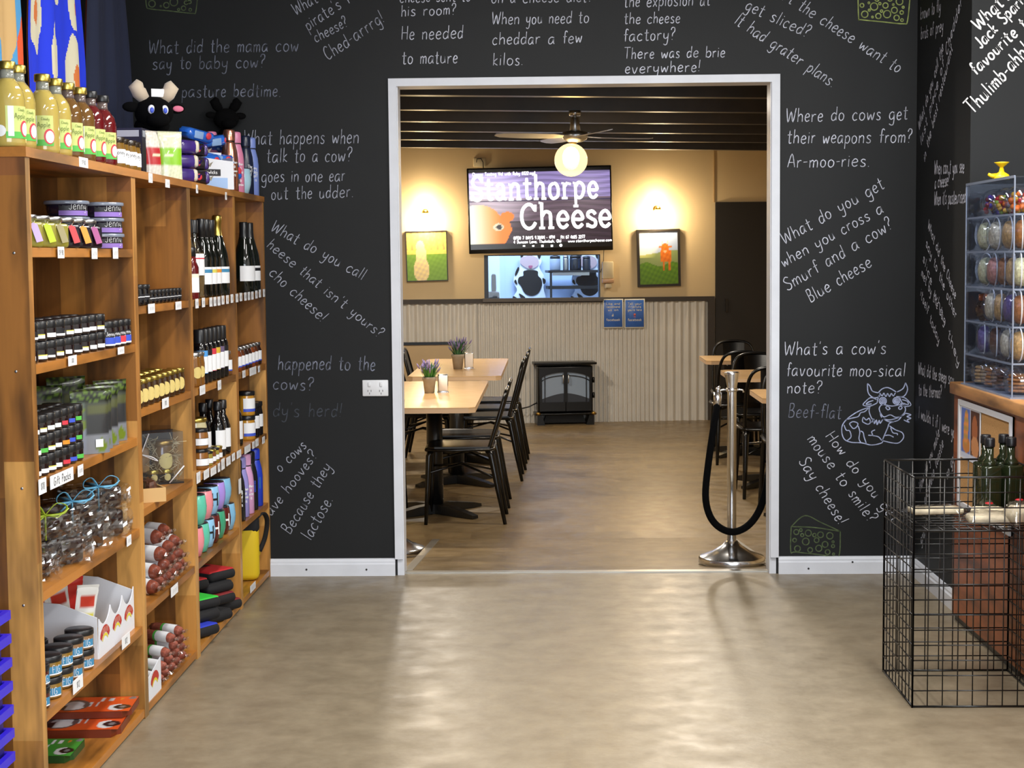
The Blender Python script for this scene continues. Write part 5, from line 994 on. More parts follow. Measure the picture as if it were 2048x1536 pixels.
LW = WHITE; YDOT = mat('label_yellow', 'd8cf5e', .6); LBLUE = mat('label_blue', '3b56c8', .5); LRED = mat('label_red', 'd23a4a', .5); LGRN = mat('label_green', '55b84c', .5); LORG = mat('label_orange', 'e0902e', .5); LPUR = mat('label_purple', '8d6fc0', .5); LBLK = mat('label_black', '16161c', .5); LTEAL = mat('label_teal', '3f86b0', .5); LCRM = mat('label_cream', 'd3bd74', .6); LPINK = mat('label_pink', 'c26a9c', .5)
def jamjar(kind):
    r_, h = .0275, .0515
    def mk():
        b = {'white': [(1, LW)], 'yellow': [(.75, LW), (.25, YDOT)], 'green': [(1, LGRN)], 'blue': [(1, LBLUE)], 'red': [(1, LRED)], 'orange': [(1, LORG)], 'dark': [(.3, LW), (.7, LBLK)]}[kind]
        return jar(r_, h, .02, JAMLID, JAM, lab_mesh(r_, .008, .019 if kind != 'dark' else .028, .62, b), .95, 1.0)
    return lib('jam_'+kind, mk)
KCOL = {'white': 'white', 'yellow': 'white and yellow', 'green': 'green', 'blue': 'blue', 'red': 'red', 'orange': 'orange', 'dark': 'dark'}
def yat(px, dx, z=1.0): return EYE.y+at(px, 515+(CH-z)*CF/6, 0, XS-dx).y
FX = XS-.034       # centre line of things standing at the shelf front
# C1 row 2: two tiers of small jam jars, two rows deep
kin = ['white', 'yellow', 'dark', 'yellow', 'white', 'dark', 'yellow', 'white', 'white']
for dep in range(2):
    for tier in range(2):
        for k in range(9 if dep == 0 else 8):
            y = 4.075+.0775*k+.035*dep; kd = kin[(k+tier*2+dep) % 9]
            put('jam', kd, jamjar(kd), 'jam_jar', '%s-labelled jam jar, %s from the near post, %s tier %s row, second shelf' % (KCOL[kd], ORD[k], ('lower', 'upper')[tier], ('front', 'back')[dep]), 'jar', (FX-.062*dep, y, S[1]+.0002+.052*tier), R(rnd.uniform(30, 75)), 'small jam jars on the second shelf')
for k, (kd, nm) in enumerate((('b', 'blue'), ('b2', 'blue'), ('r', 'red'), ('b3', 'blue'))):
    P = lib('tall'+nm, lambda: jar(.029, .079, .019, JAMLID, JAM, lab_mesh(.029, .008, .048, .8, [(.12, LW), (.48, LBLUE if nm == 'blue' else LRED), (.4, LBLK)], ('Jenny', .036, .9), LW), .93))
    put('t', kd, P, 'chutney_jar', '%s-labelled chutney jar, %s of four at the far end of the second shelf' % (nm, ORD[k]), 'jar', (FX+.004, 4.782+.061*k, S[1]+.0002), R(52), 'blue and red labelled chutney jars')
# C1 row 3: three tiers of jars
kin = [['white', 'white', 'yellow', 'white', 'red', 'blue', 'green'], ['white', 'green', 'yellow', 'white', 'orange', 'blue', 'green'], ['white', 'yellow', 'white', 'white', 'red', 'blue', 'green']]
for dep in range(2):
    for tier in range(3):
        for k in range(7):
            kd = kin[tier][k] if dep == 0 else 'white'; y = 4.072+.062*k+.02*dep
            put('jam', kd, jamjar(kd), 'preserve_jar', '%s-labelled preserve jar, %s from the near post, %s tier %s row, third shelf' % (KCOL[kd], ORD[k], ('bottom', 'middle', 'top')[tier], ('front', 'back')[dep]), 'jar', (FX-.06*dep, y, S[2]+.0002+.052*tier), R(rnd.uniform(40, 70)), 'stacked preserve jars on the third shelf')
# olive pouches
def pouchcol(a, b):
    def hit(cx, cy, rx, ry): return ((a-cx)/rx)**2+((b-cy)/ry)**2 < 1
    if b > .78:
        c = (.10, .14, .09)
        if math.sin(a*23+b*41)*math.sin(a*11-b*19) > .25: c = (.42, .55, .18)
        return c
    if .62 < b <= .76 and a > .38: return (.40, .42, .26) if not (.655 < b < .675) else (.75, .75, .66)
    if .30 < b <= .62 and a > .36: return (.24, .25, .26) if not (abs(b-.40) < .008 or abs(b-.60) < .006) else (.62, .63, .60)
    if hit(.20, .45, .13, .10) or hit(.75, .12, .15, .11) or hit(.22, .70, .10, .07): return (.52, .62, .18)
    if hit(.12, .27, .10, .09) or hit(.15, .62, .08, .08): return (.13, .13, .16)
    if a < .34: return (.62, .66, .74) if b < .5 else (.42, .48, .44)
    return (.60, .62, .66) if b < .3 else (.3, .32, .28)
def pouch_mesh(w_, h_, colfn, d_=.03, key='p'):
    def f(side):
        def g(a, b):
            bul = d_*.5*(1-(b)**3)*math.sin(PI*min(1, max(0, a)))**.5*(1 if b < .97 else .0); crimp = .002*math.sin(b*30)*(b > .85)
            return (w_*(a-.5)*(1-.04*math.sin(PI*b)), -side*(bul+crimp), h_*b+.0004)
        return g
    m_ = MB(); m_.grid(16, 22, f(1), 0, True, colfn); m_.grid(16, 22, lambda a, b: f(-1)(1-a, b), 0, True, lambda a, b: colfn(1-a, b)); return m_
PO = pouch_mesh(.115, .182, lambda a, b: tuple(v*.78 for v in pouchcol(a, b))).mesh('pouch', vcol_mat('pouch_print', .28, coat=.3))
for k, (y, dx, rz, sz_, lab) in enumerate(((4.60, .03, 38, 1, 'nearest dark olive pouch at the shelf front beside the preserve jars'), (4.70, .045, 42, .97, 'second dark olive pouch, with a white ticket at its foot'), (4.79, .05, 46, 1, 'third dark olive pouch standing at the front of the third shelf'), (4.91, .055, 50, 1.02, 'farthest dark olive pouch at the front of the third shelf'), (4.62, .17, 40, 1.05, 'dark olive pouch behind the front row, nearer one'), (4.85, .17, 45, 1.1, 'dark olive pouch behind the front row, farther one'), (4.42, .19, 40, 1.08, 'dark olive pouch peeping over the preserve jars'))):
    t = thing('olive_pouch', lab, 'pouch', (XS-dx, y, S[2]+.0002), R(rz), 'dark olive pouches on the third shelf'); o = obj('pouch', PO, t); o.scale = (sz_, sz_, sz_)
    if k in (0, 1): MB().box((.02, -.017, .03), (.022, .001, .022)).build('ticket', WHITE, t)
# C1 row 1: clear tubs with hanging tags, stacked black and purple tubs
for k, (fill, fc, tc, tn) in enumerate((('olive', '8f8836', 'b9a3d6', 'lilac'), ('olive', '8f8836', 'b6cc2c', 'lime'), ('olive', '8f8836', '9a9068', 'khaki'), ('dark', '1c1420', 'c8434a', 'red'), ('dark', '1c1420', 'df9838', 'orange'), ('dark', '1c1420', 'a8548c', 'pink'))):
    y = 4.095+.108*k
    t = thing('tagged_jar', 'clear %s-filled jar with a hanging %s tag, %s along the top opening' % (fill, tn, ORD[k]), 'jar', (FX-.006, y, S[0]+.0002), R(48), 'jars with hanging tags')
    MB().rbox((0, 0, .032), (.074, .074, .064), .008).build('contents', G('fill_'+fill, fc), t); MB().lathe([(.032, .062), (.032, .07), (.034, .07), (.034, .08), (.03, .082)], 18).build('lid', SILVER, t)
    tg = MB().prism([(-.010, .0), (.010, .004), (.010, .045), (0, .05), (-.010, .045)], lambda a, b, d: (a+.006+(.045-b)*.30, -.040+d-(.052-b)*.12, b+.012), 0, .0012); tg.build('tag', mat('tag_'+tn, tc, .5), t)
    MB().tube([(.01, -.037, .066), (.006, -.041, .060)], .0008, 4).build('string', CREAM, t)
def dip():
    r_ = .064
    return [('tub', MB().lathe([(r_*.86, 0), (r_*.93, .036)], 26).mesh('tub', G('dip_dark', '221a2c'))), ('label', lab_mesh(r_*.91, .003, .034, 1.0, [(.45, LPUR), (.55, LBLK)], ('Jenny', .02, .7), LW)), ('lid', MB().lathe([(r_, .035), (r_*1.02, .036), (r_*1.02, .0445), (r_*.97, .046), (r_*.9, .0435), (0, .043)], 26).mesh('lid', mat('dip_lid', '7c8494', .12, coat=.5)))]
for st_ in range(2):
    for k in range(3): put('dip', '', lib('dip', dip), 'dip_tub', 'round black and purple dip tub, %s of its stack of three, %s stack' % (('bottom', 'middle', 'top')[k], ('nearer', 'farther')[st_]), 'tub', (XS-(.12, .066)[st_], (4.74, 4.915)[st_], S[0]+.0002+.0462*k), R(52), 'stacked round dip tubs')
# C1 row 4: wrapped gift packs with ribbons
CHOC = mat('gift_dark', '241311', .3, coat=.3, vary=.3, scale=20)
def bow(col, mt, t, z, w_=.05):
    m_ = MB()
    for s in (-1, 1):
        m_.tube(smooth_pts([(0, 0, z), (s*w_*.5, -.012, z+.03), (s*w_, -.018, z+.022), (s*w_*.9, -.012, z+.002), (0, -.002, z)], k=5), .0045, 5, flat=.3); m_.tube([(0, 0, z), (s*w_*.5, -.02, z-.006), (s*w_*1.0, -.03, z+(.016 if s > 0 else -.02))], .0045, 5, flat=.3)
    m_.build('bow', mt, t)
RB = {'blue': mat('ribbon_blue', '6cb2d6', .3), 'lime': mat('ribbon_lime', 'a9bf3a', .3), 'white': mat('ribbon_white', 'e4e4e8', .3)}
for k, (x, y, z, L_, hh, rz, rb, lab) in enumerate((
    (-.10, 4.165, 0, .18, .075, 52, None, 'cellophane-wrapped dark gift pack at the near post, bottom of the pile'), (-.11, 4.36, .078, .20, .07, 50, 'lime', 'dark gift pack tied with a lime ribbon'), (-.09, 4.40, 0, .2, .076, 48, None, 'cellophane-wrapped dark gift pack under the lime-ribboned one'),
    (-.11, 4.62, .082, .2, .065, 46, 'blue', 'dark gift pack tied with a blue ribbon, nearer of two'), (-.10, 4.64, 0, .2, .08, 46, None, 'cellophane-wrapped gift pack under the nearer blue-ribboned one'), (-.10, 4.86, .086, .19, .07, 44, 'blue', 'dark gift pack tied with a blue ribbon, farther of two'), (-.10, 4.86, 0, .2, .084, 44, None, 'cellophane-wrapped gift pack under the farther blue-ribboned one'))):
    t = thing('gift_pack', lab, 'gift pack', (XS+x-.012, y, S[3]+.0003+z), R(rz), 'wrapped gift packs'); rr = random.Random(k+11)
    MB().rbox((0, 0, hh/2), (L_*.92, .085, hh*.92), .012, seg=3).build('pack', CHOC, t)
    w_ = MB()
    for side in range(2):
        w_.grid(18, 9, lambda a, b: ((a-.5)*L_*1.08, (-.046-.012*math.sin(PI*b)-rr.uniform(0, .015)) if side == 0 else .05, max(.0015, hh*b*(1+.03*rr.random()))), smooth=False)
    w_.grid(16, 6, lambda a, b: ((a-.5)*L_*1.08, -.05+.1*b, hh*.97+rr.uniform(0, .006)), smooth=False)
    for s in (-1, 1): w_.grid(6, 8, lambda a, b: (s*(L_*.54+.03*a*rr.uniform(.6, 1)), (-.045+.09*b)*(1-.4*a), hh*(.12+.6*rr.random()*(.3+.7*a))), smooth=False)
    o = w_.build('cellophane', CELLO, t)
    if rb:
        m_ = MB(); yy = .055
        m_.tube([(0, -yy, .004), (0, -yy, hh*.98), (0, -yy*.6, hh+.004), (0, yy*.6, hh+.004)], .005, 5, flat=.35); m_.build('ribbon', RB[rb], t); bow(rb, RB[rb], t, hh*.96+.004, .055)
for b_ in [o for o in COL.objects if o.name.startswith('bow')]: b_.location = (0, -.055, 0)
t = thing('wooden_easel', 'small pale wooden easel at the far end of the gift pack shelf', 'easel', (XS-.035, 4.965, S[3]+.0003), R(10)); PINE = mat('pine', 'c9a26a', .5)
MB().b2((-.006, 0, 0), (.006, .012, .085)).build('upright', PINE, t); MB().b2((-.008, -.045, .0), (.012, .02, .02)).build('foot', PINE, t)
# C1 row 5: stacked wide jars and a jerky carton
def relish(kind):
    c_ = {'plum': '4a1f1e', 'amber': '8a6a2c', 'tan': '8c6a48'}[kind]
    return jar(.039, .056, .016, JAMLID, G('relish_'+kind, c_), lab_mesh(.039, .008, .030, .7, [(.15, LW), (.85, LTEAL)], ('FIG', .013, .6), LW), .95)
rows = [(0, 4.085, 0, 'plum'), (0, 4.19, 0, 'amber'), (0, 4.29, 0, 'amber'), (0, 4.39, 0, 'tan'), (0, 4.49, 0, 'tan'), (1, 4.085, 0, 'plum'), (1, 4.19, 0, 'amber'), (1, 4.29, 0, 'amber'), (1, 4.39, 0, 'tan'), (1, 4.49, 0, 'tan'), (0, 4.13, 1, 'plum'), (0, 4.24, 1, 'amber'), (0, 4.36, 1, 'tan'), (1, 4.13, 1, 'amber'), (1, 4.24, 1, 'tan'), (1, 4.36, 1, 'tan'), (2, 4.20, 1, 'plum')]
for k, (tier, y, dep, kd) in enumerate(rows):
    put('r', kd, lib('rel'+kd, lambda: relish(kd)), 'relish_jar', 'black-lidded relish jar with blue label, %s from the near post, %s tier, %s row' % (ORD[int((y-4.05)/.098)], ('bottom', 'middle', 'top')[tier], ('front', 'back')[dep]), 'jar', (XS-.046-.088*dep, y, S[4]+.0003+.0565*tier), R(rnd.uniform(35, 60)), 'stacked relish jars on the fifth shelf')
JR = mat('jerky_red', 'b8322a', .5); JY = mat('jerky_yellow', 'e0cf3a', .5); CARD = mat('white_card', 'dde0e8', .6); KRAFT = mat('kraft_card', 'b08a58', .7)
t = thing('jerky_carton', 'white open-top carton of jerky packs with red arched print', 'carton', (XS-.13, 4.79, S[4]+.0003)); L_, Dp = .40, .22
def arcs(m_, cx, cz, s, d, mi):
    pts = [(cx+s*math.cos(a), cz+s*.9*math.sin(a)) for a in [R(150-12*k) for k in range(11)]]; m_.ribbon(pts, s*.42, d, mi)
fr = MB(); sc_pts = [(-L_/2, 0), (L_/2, 0), (L_/2, .13)]
for k in range(1, 36): a = k/36; fr_z = .13-.04*abs(math.sin(PI*a*3))**.7; sc_pts.append((L_/2-L_*a, fr_z))
fr.prism(sc_pts, lambda a, b, d: (d, a, b), Dp/2-.003, Dp/2, 0)
for k in range(3):
    arcs(fr, -L_/2+L_*(k+.5)/3, .028, .052, lambda a, b: (Dp/2+.0006, a, b), 1); pts = [(-L_/2+L_*(k+.5)/3+.034*math.cos(R(150-12*j)), .028+.03*math.sin(R(150-12*j))) for j in range(11)]; fr.ribbon(pts, .008, lambda a, b: (Dp/2+.0006, a, b), 2)
    for j in range(4): x = -L_/2+L_*(k+.5)/3+(j-1.5)*.016; fr.ribbon([(x, .062), (x+.003, .08)], .004, lambda a, b: (Dp/2+.0012, a, b), 3)
fr.build('front_wall', [CARD, JR, JY, CREAM], t)
MB().b2((-Dp/2, -L_/2, 0), (-Dp/2+.003, L_/2, .17)).b2((-Dp/2, -L_/2, 0), (Dp/2-.003, L_/2, .003)).build('back_and_base', KRAFT, t)
for s in (-1, 1): MB().prism([(-Dp/2, 0), (Dp/2-.003, 0), (Dp/2-.003, .12), (0, .16), (-Dp/2, .17)], lambda a, b, d: (a, d, b), s*L_/2-.0015, s*L_/2+.0015).build('end_wall', CARD, t)
def jerkycol(v):
    def f(a, b):
        if v == 2: return (.78, .16, .14) if b > .4 else (.72, .70, .2)
        if .66 < b < .84 and abs(a-.5) < .36: return (.74, .22, .16)
        if .38 < b < .56 and abs(a-.5) < .32: return (.84, .80, .24)
        if ((a-.5)/.3)**2+((b-.2)/.12)**2 < 1: return (.45, .36, .2)
        return (.88, .88, .87)
    return f
for k, (y, dx, rz, v, tilt, lab) in enumerate(((4.68, .10, 60, 0, 8, 'white beef jerky pack leaning out of the carton'), (4.73, .16, 58, 1, -6, 'cream jerky pack behind the leaning one in the carton'), (4.66, .18, 50, 1, -14, 'cream jerky pack slumped at the near end of the carton'), (4.80, .17, 55, 2, 4, 'red jerky pack in the middle of the carton'), (4.63, .22, 40, 2, -20, 'yellow and red jerky pack at the back of the carton'))):
    me = lib('jerky%d' % v, lambda: pouch_mesh(.085, .19, jerkycol(v), .022).mesh('pack', vcol_mat('pouch_print', .3)))
    t2 = thing('jerky_pack', lab, 'snack pack', (XS-dx, y, S[4]+.006), rot=(R(tilt*.5), R(tilt), R(rz)), group='jerky packs in the carton'); obj('pack', me, t2)
    if v == 0:
        m_ = MB(); st, W = text_strokes('BEEF JERKY')
        for s_ in st: m_.ribbon([((q[0]-W/2)*.0008, .083+q[1]*.0011) for q in s_], .0018, lambda a, b: (a, -.0125, b)); 
        m_.build('lettering', INK, t2)
# C1 bottom: vehicle-shaped boards lying flat
def carcol(base):
    def f(a, b):
        def box(x0, x1, y0, y1): return x0 < a < x1 and y0 < b < y1
        def hit(cx, cy, rx, ry): return ((a-cx)/rx)**2+((b-cy)/ry)**2 < 1
        if hit(.90, .30, .035, .07): return (.45, .45, .46)
        if hit(.90, .30, .09, .15): return (.05, .05, .06)
        if hit(.85, .28, .10, .20): return (.85, .85, .86)
        if hit(.35, .30, .14, .16): return (.86, .86, .88) if a > .30 else (.12, .12, .14)
        if hit(.37, .45, .17, .36): return (.80, .81, .84) if hit(.37, .45, .11, .26) else (.33, .30, .31)
        if box(0, .10, .35, .62) or box(.53, .56, .35, .65) or box(.60, .63, .35, .65) or box(.62, .66, .68, .92) or box(.70, .76, .72, .90): return (.88, .88, .9)
        if hit(.84, .84, .015, .07): return (.85, .50, .15)
        if hit(.95, .9, .04, .08): return (.45, .45, .46)
        return base
    return f
def board(x, y, z, rz, base, lab, L_=.36, W_b=.20, th=.02):
    t = thing('vehicle_board', lab, 'board', (x, y, z), R(rz), 'vehicle shaped boards on the bottom shelf')
    out = [(-L_/2, -W_b*.5), (L_*.42, -W_b*.5), (L_*.46, -W_b*.35), (L_*.5, -W_b*.3), (L_*.5, W_b*.42), (L_*.46, W_b*.5), (-L_/2, W_b*.5)]
    MB().prism(out, lambda a, b, d: (a, b, d), 0, th).build('edge', mat('board_edge_'+lab.split()[0], tuple(v*.5 for v in base), .4), t)
    MB().grid(60, 36, lambda a, b: ((a-.5)*L_*.985, (b-.5)*W_b*.985, th+.0006), colfn=carcol(base)).build('printed_top', vcol_mat('board_print', .3, coat=.3), t)
board(XS-.15, 4.90, S[5]+.0265, 4, (.86, .32, .12), 'orange printed vehicle-shaped board lying on top of its pair', .29, .17)
board(XS-.155, 4.80, S[5]+.0003, 4, (.85, .33, .13), 'orange printed vehicle-shaped board under its pair, jutting forward', .29, .20, .024)
board(XS-.19, 4.545, S[5]+.0003, 2, (.22, .56, .20), 'green printed vehicle-shaped board at the bottom of the nearest bay', .23, .17)
# C2 row 1: little black jars
def spice(h, r_): return jar(r_, h, .014, JAMLID, G('spice_black', '0b0a0d'), lab_mesh(r_, h*.25, h*.55, .7, [(.5, LBLK), (.12, LW), (.38, LBLK)]), .95)
for k in range(9): put('s', '', lib('spice_s', lambda: spice(.046, .024)), 'spice_jar', 'tiny black spice jar, %s of nine along the shelf front' % ORD[k], 'jar', (FX, 5.27+.054*k, RR[0]+.0003), R(50), 'tiny black spice jars')
for k in range(3): put('s', '', lib('spice_l', lambda: spice(.066, .029)), 'spice_jar', 'taller black spice jar, %s from the near side, first shelf' % ORD[k], 'jar', (FX, 5.10+.064*k, RR[0]+.0003), R(50), 'taller black spice jars')
for k in range(4): put('s', '', lib('spice_l', None), 'spice_jar', 'taller black spice jar in the back row, %s from the near side' % ORD[k], 'jar', (FX-.07, 5.11+.07*k, RR[0]+.0003), R(50), 'taller black spice jars in the back row')
# C2 row 2: honey jars with gold lids and round labels
def cyl_disc(m_, r_, cx, cz, rx, rz_, mi, n=18):      # round paper label wrapped on a cylinder
    o = [((r_)*math.cos(FRONT+cx/r_), r_*math.sin(FRONT+cx/r_), cz)]; f = []
    for j in range(1, 5):
        for k in range(n): a = 2*PI*k/n; x = cx+rx*j/4*math.cos(a); o.append((r_*math.cos(FRONT+x/r_), r_*math.sin(FRONT+x/r_), cz+rz_*j/4*math.sin(a)))
    f = [(0, 1+k, 1+(k+1) % n) for k in range(n)]
    for j in range(3): f += [(1+j*n+k, 1+(j+1)*n+k, 1+(j+1)*n+(k+1) % n, 1+j*n+(k+1) % n) for k in range(n)]
    m_.add(o, f, mi, True)
def honey(h, r_, col, lidmt=GOLD):
    P = jar(r_, h, .014, lidmt, G('honey_'+col, col), None, .92); m_ = MB(); rr_ = r_+.0012; c0 = h*.42; R_ = min(h*.27, r_*.70); cyl_disc(m_, rr_, 0, c0, R_, R_, 0)
    m_.ribbon([(-R_*.7, c0), (R_*.7, c0)], .0016, lambda a, b: ((rr_+.0005)*math.cos(FRONT+a/rr_), (rr_+.0005)*math.sin(FRONT+a/rr_), b), 1); P.append(('round_label', m_.mesh('round_label', [LCRM, mat('label_brown', '8a6a2c', .6)]))); return P
for k in range(9): put('h', '', lib('honey1', lambda: honey(.088, .031, '3a2410')), 'honey_jar', 'gold-lidded honey jar with round label, %s along the front row' % ORD[k], 'jar', (FX, 5.10+.0735*k, RR[1]+.0003), R(48+rnd.uniform(-6, 6)), 'honey jars with round labels, front row')
for k in range(8): put('h', '', lib('honey1', None), 'honey_jar', 'gold-lidded honey jar in the back row, %s from the near side' % ORD[k], 'jar', (FX-.07, 5.12+.078*k, RR[1]+.0003), R(50), 'honey jars in the back row')
# C2 row 3: gift box of honey, wooden tray
t = thing('honey_gift_box', 'clear gift box of honey jars in straw tied with a white ribbon', 'gift box', (XS-.125, 5.655, RR[2]+.0003), R(34)); bw_, bd_, bh_ = .21, .10, .18
MB().b2((-bw_/2, -bd_/2, 0), (bw_/2, bd_/2, .004)).build('base', BLACK, t); MB().b2((-bw_/2, bd_/2-.002, .004), (bw_/2, bd_/2, bh_)).build('back', mat('box_black', '1a1614', .5), t)
b = MB(); b.b2((-bw_/2, -bd_/2, .004), (bw_/2, -bd_/2+.001, bh_)); b.b2((-bw_/2, -bd_/2, .004), (-bw_/2+.001, bd_/2-.002, bh_)); b.b2((bw_/2-.001, -bd_/2, .004), (bw_/2, bd_/2-.002, bh_)); b.b2((-bw_/2, -bd_/2, bh_-.001), (bw_/2, bd_/2-.002, bh_)); b.build('clear_cover', PANE, t)
for nm, me in lib('honeybig', lambda: honey(.118, .04, '6a4a1c', BRASS)):
    o = obj('boxed_jar_'+nm if nm == 'glass' else nm, me, t, (.045, 0, .03), R(4)); 
for k, x in enumerate((.0, .048)):
    for nm, me in lib('honeymini', lambda: honey(.045, .022, '2a1a0c')): obj(nm, me, t, (x, -.024, .005))
MB().rbox((-.045, 0, .085), (.075, .06, .09), .01).build('boxed_block', G('honeycomb', 'a07a48'), t)
b = MB(); rr = random.Random(9)
for k in range(150):
    x, z = rr.choice((rr.uniform(-.09, .09), rr.uniform(.07, .095), rr.uniform(-.012, .012))), rr.uniform(.01, .15); p0 = (x, -.03+rr.uniform(-.012, .03), z); b.tube([p0, (p0[0]+rr.uniform(-.02, .02), p0[1]+rr.uniform(-.008, .008), p0[2]+rr.uniform(-.02, .02)), (p0[0]+rr.uniform(-.03, .03), p0[1]+rr.uniform(-.008, .008), p0[2]+rr.uniform(-.03, .03))], .0011, 3)
o = b.build('straw', mat('straw', 'cdb98a', .7), t); o['kind'] = 'stuff'
m_ = MB(); m_.tube([(-bw_/2, -bd_/2-.003, .05), (-.05, -bd_/2-.004, .11), (-.02, -bd_/2-.003, bh_)], .006, 5, flat=.3); m_.tube([(bw_/2, -bd_/2-.003, .06), (.05, -bd_/2-.003, 0.004)], .006, 5, flat=.3); m_.build('ribbon', RB['white'], t)
o = MB()
for s in (-1, 1): o.tube(smooth_pts([(-.05, -.056, .11), (-.05+s*.035, -.065, .13 if s < 0 else .10), (-.05+s*.055, -.066, .10 if s < 0 else .085), (-.05+s*.02, -.062, .10), (-.05, -.056, .11)], k=5), .006, 5, flat=.3)
o.build('gift_bow', RB['white'], t)
t = thing('wooden_tray', 'pale wooden tray of small wrapped packs in front of the honey gift box', 'tray', (XS-.075, 5.235, RR[2]+.0003), R(30)); tw, td, tt = .18, .11, .045
for nm, a, b in (('base', (-tw/2, -td/2, 0), (tw/2, td/2, .005)), ('side', (-tw/2, -td/2, .005), (tw/2, -td/2+.006, tt)), ('side', (-tw/2, td/2-.006, .005), (tw/2, td/2, tt)), ('end', (-tw/2, -td/2+.006, .005), (-tw/2+.006, td/2-.006, tt)), ('end', (tw/2-.006, -td/2+.006, .005), (tw/2, td/2-.006, tt))): MB().b2(a, b).build(nm, PINE, t)
for k, (x, y, mt, lab) in enumerate(((-.045, .0, mat('foil', 'a9adb4', .25, .9), 'silver wrapped pack at the near end of the wooden tray'), (.005, .01, mat('twig_brown', '6b5a38', .7, vary=.4, scale=90), 'brown twig bundle in the middle of the wooden tray'), (.05, 0, FILL['choc_fill'], 'dark pack at the far end of the wooden tray'))):
    c = thing('small_pack', lab, 'food pack', Vector((XS-.075, 5.235, RR[2]+.0058))+Matrix.Rotation(R(30), 3, 'Z') @ Vector((x, y, 0)), R(30), 'packs in the wooden tray'); rr = random.Random(k); b = MB().rbox((0, 0, .03), (.042, .08, .06), .014, seg=2, smooth=False); b.v = [(v[0]+rr.uniform(-.003, .003), v[1]+rr.uniform(-.003, .003), max(.0002, v[2]+rr.uniform(-.004, .004))) for v in b.v]; b.build('pack', mt, c)
    b = MB(); b.grid(6, 8, lambda a, e: ((a-.5)*.05, (e-.5)*.09, .062+rr.uniform(0, .008)-.03*abs(2*a-1)**3), smooth=False); b.build('wrapper', CELLO, c)
# C2 rows 4 and 5: salami
SAL = mat('salami_skin', '824434', .28, vary=.3, scale=70, bump=.3); SAL2 = mat('salami_pale', '9a5646', .28, vary=.3, scale=70, bump=.3)
def salami(L_, r_, mt, lb):
    pr = [(r_*.12, -L_*.5), (r_*.2, -L_*.47), (r_*.75, -L_*.42), (r_, -L_*.3), (r_*1.03, 0), (r_, L_*.3), (r_*.75, L_*.42), (r_*.2, L_*.47), (r_*.3, L_*.52)]; M_ = Matrix.Translation((0, 0, r_*1.03)) @ Matrix.Rotation(R(90), 4, 'X')
    P = [('sausage', MB().lathe(pr, 14, M=M_).mesh('sausage', mt))]
    m_ = MB(); m_.patch(r_*1.06, -L_*.02, L_*.32, R(40), R(250), 0, 14, nz=1); m_.patch(r_*1.07, -L_*.08, -L_*.02, R(40), R(250), 1, 14); m_.v = [tuple(M_ @ Vector(v)) for v in m_.v]; P.append(('label', m_.mesh('label', lb)))
    rr = random.Random(3)
    for s in (-1, 1): m_ = MB(); m_.grid(5, 4, lambda a, b: ((a-.5)*r_*1.6, s*L_*(.44+.14*b)+rr.uniform(-.003, .003), r_+rr.uniform(-.5, .5)*r_), smooth=False); P.append(('wrapper_end', m_.mesh('wrapper_end', CELLO)))
    return P
SL = lib('salami', lambda: salami(.19, .0245, SAL, [WHITE, LORG]))
sp = [(0, 5.30, 0, 62), (0, 5.385, 0, 58), (0, 5.47, 0, 64), (0, 5.555, 0, 60), (0, 5.64, 0, 62), (0, 5.715, .01, 64), (1, 5.34, 0, 60), (1, 5.45, 0, 64), (1, 5.56, 0, 58), (1, 5.66, 0, 62), (2, 5.42, 0, 60), (2, 5.55, 0, 56), (2, 5.66, .01, 62), (3, 5.50, .03, 60), (3, 5.63, .035, 58)]
for k, (tier, y, dx, rz) in enumerate(sp): put('s', '', SL, 'salami', 'plump salami with a white label, %s layer of the pile, %s from the near side' % (('bottom', 'second', 'third', 'top')[tier], ORD[[q[1] for q in sp if q[0] == tier].index(y)]), 'salami', (XS-.088-dx, y, RR[3]+.0005+.0435*tier), R(rz), 'salami pile on the fourth shelf')
SS = lib('snack', lambda: salami(.16, .0175, SAL2, [WHITE, LGRN]))
sp = [(0, 5.34, 0, 46), (0, 5.42, 0, 44), (0, 5.50, 0, 48), (0, 5.58, 0, 46), (0, 5.66, 0, 50), (1, 5.38, 0, 48), (1, 5.48, 0, 46), (1, 5.58, 0, 44), (1, 5.66, 0, 46), (2, 5.44, 0, 46), (2, 5.55, 0, 48), (2, 5.65, 0, 46), (3, 5.52, .01, 46), (3, 5.63, .01, 48)]
for k, (tier, y, dx, rz) in enumerate(sp): put('s', '', SS, 'snack_sausage', 'thin snack sausage with a green-edged label, %s layer, %s from the near side, bottom shelf' % (('bottom', 'second', 'third', 'top')[tier], ORD[[q[1] for q in sp if q[0] == tier].index(y)]), 'sausage', (XS-.075, y, RR[4]+.0005+.031*tier), R(rz+12), 'snack sausages on the bottom shelf')
t = thing('snack_carton', 'small white carton end with red arched print in front of the snack sausages', 'carton', (XS-.10, 5.165, RR[4]+.0003)); m_ = MB(); m_.prism([(-.085, 0), (.085, 0), (.085, .105), (-.085, .075)], lambda a, b, d: (d, a, b), .092, .095, 0); arcs(m_, 0, .02, .055, lambda a, b: (.0956, a, b), 1)
m_.ribbon([(.04*math.cos(R(150-12*j)), .018+.036*math.sin(R(150-12*j))) for j in range(11)], .009, lambda a, b: (.0956, a, b), 2); m_.build('front_wall', [CARD, JR, JY], t); MB().b2((-.09, -.085, 0), (.092, .085, .003)).b2((-.09, -.085, .003), (-.087, .085, .06)).b2((-.087, -.085, .003), (.092, -.082, .06)).build('tray', KRAFT, t)
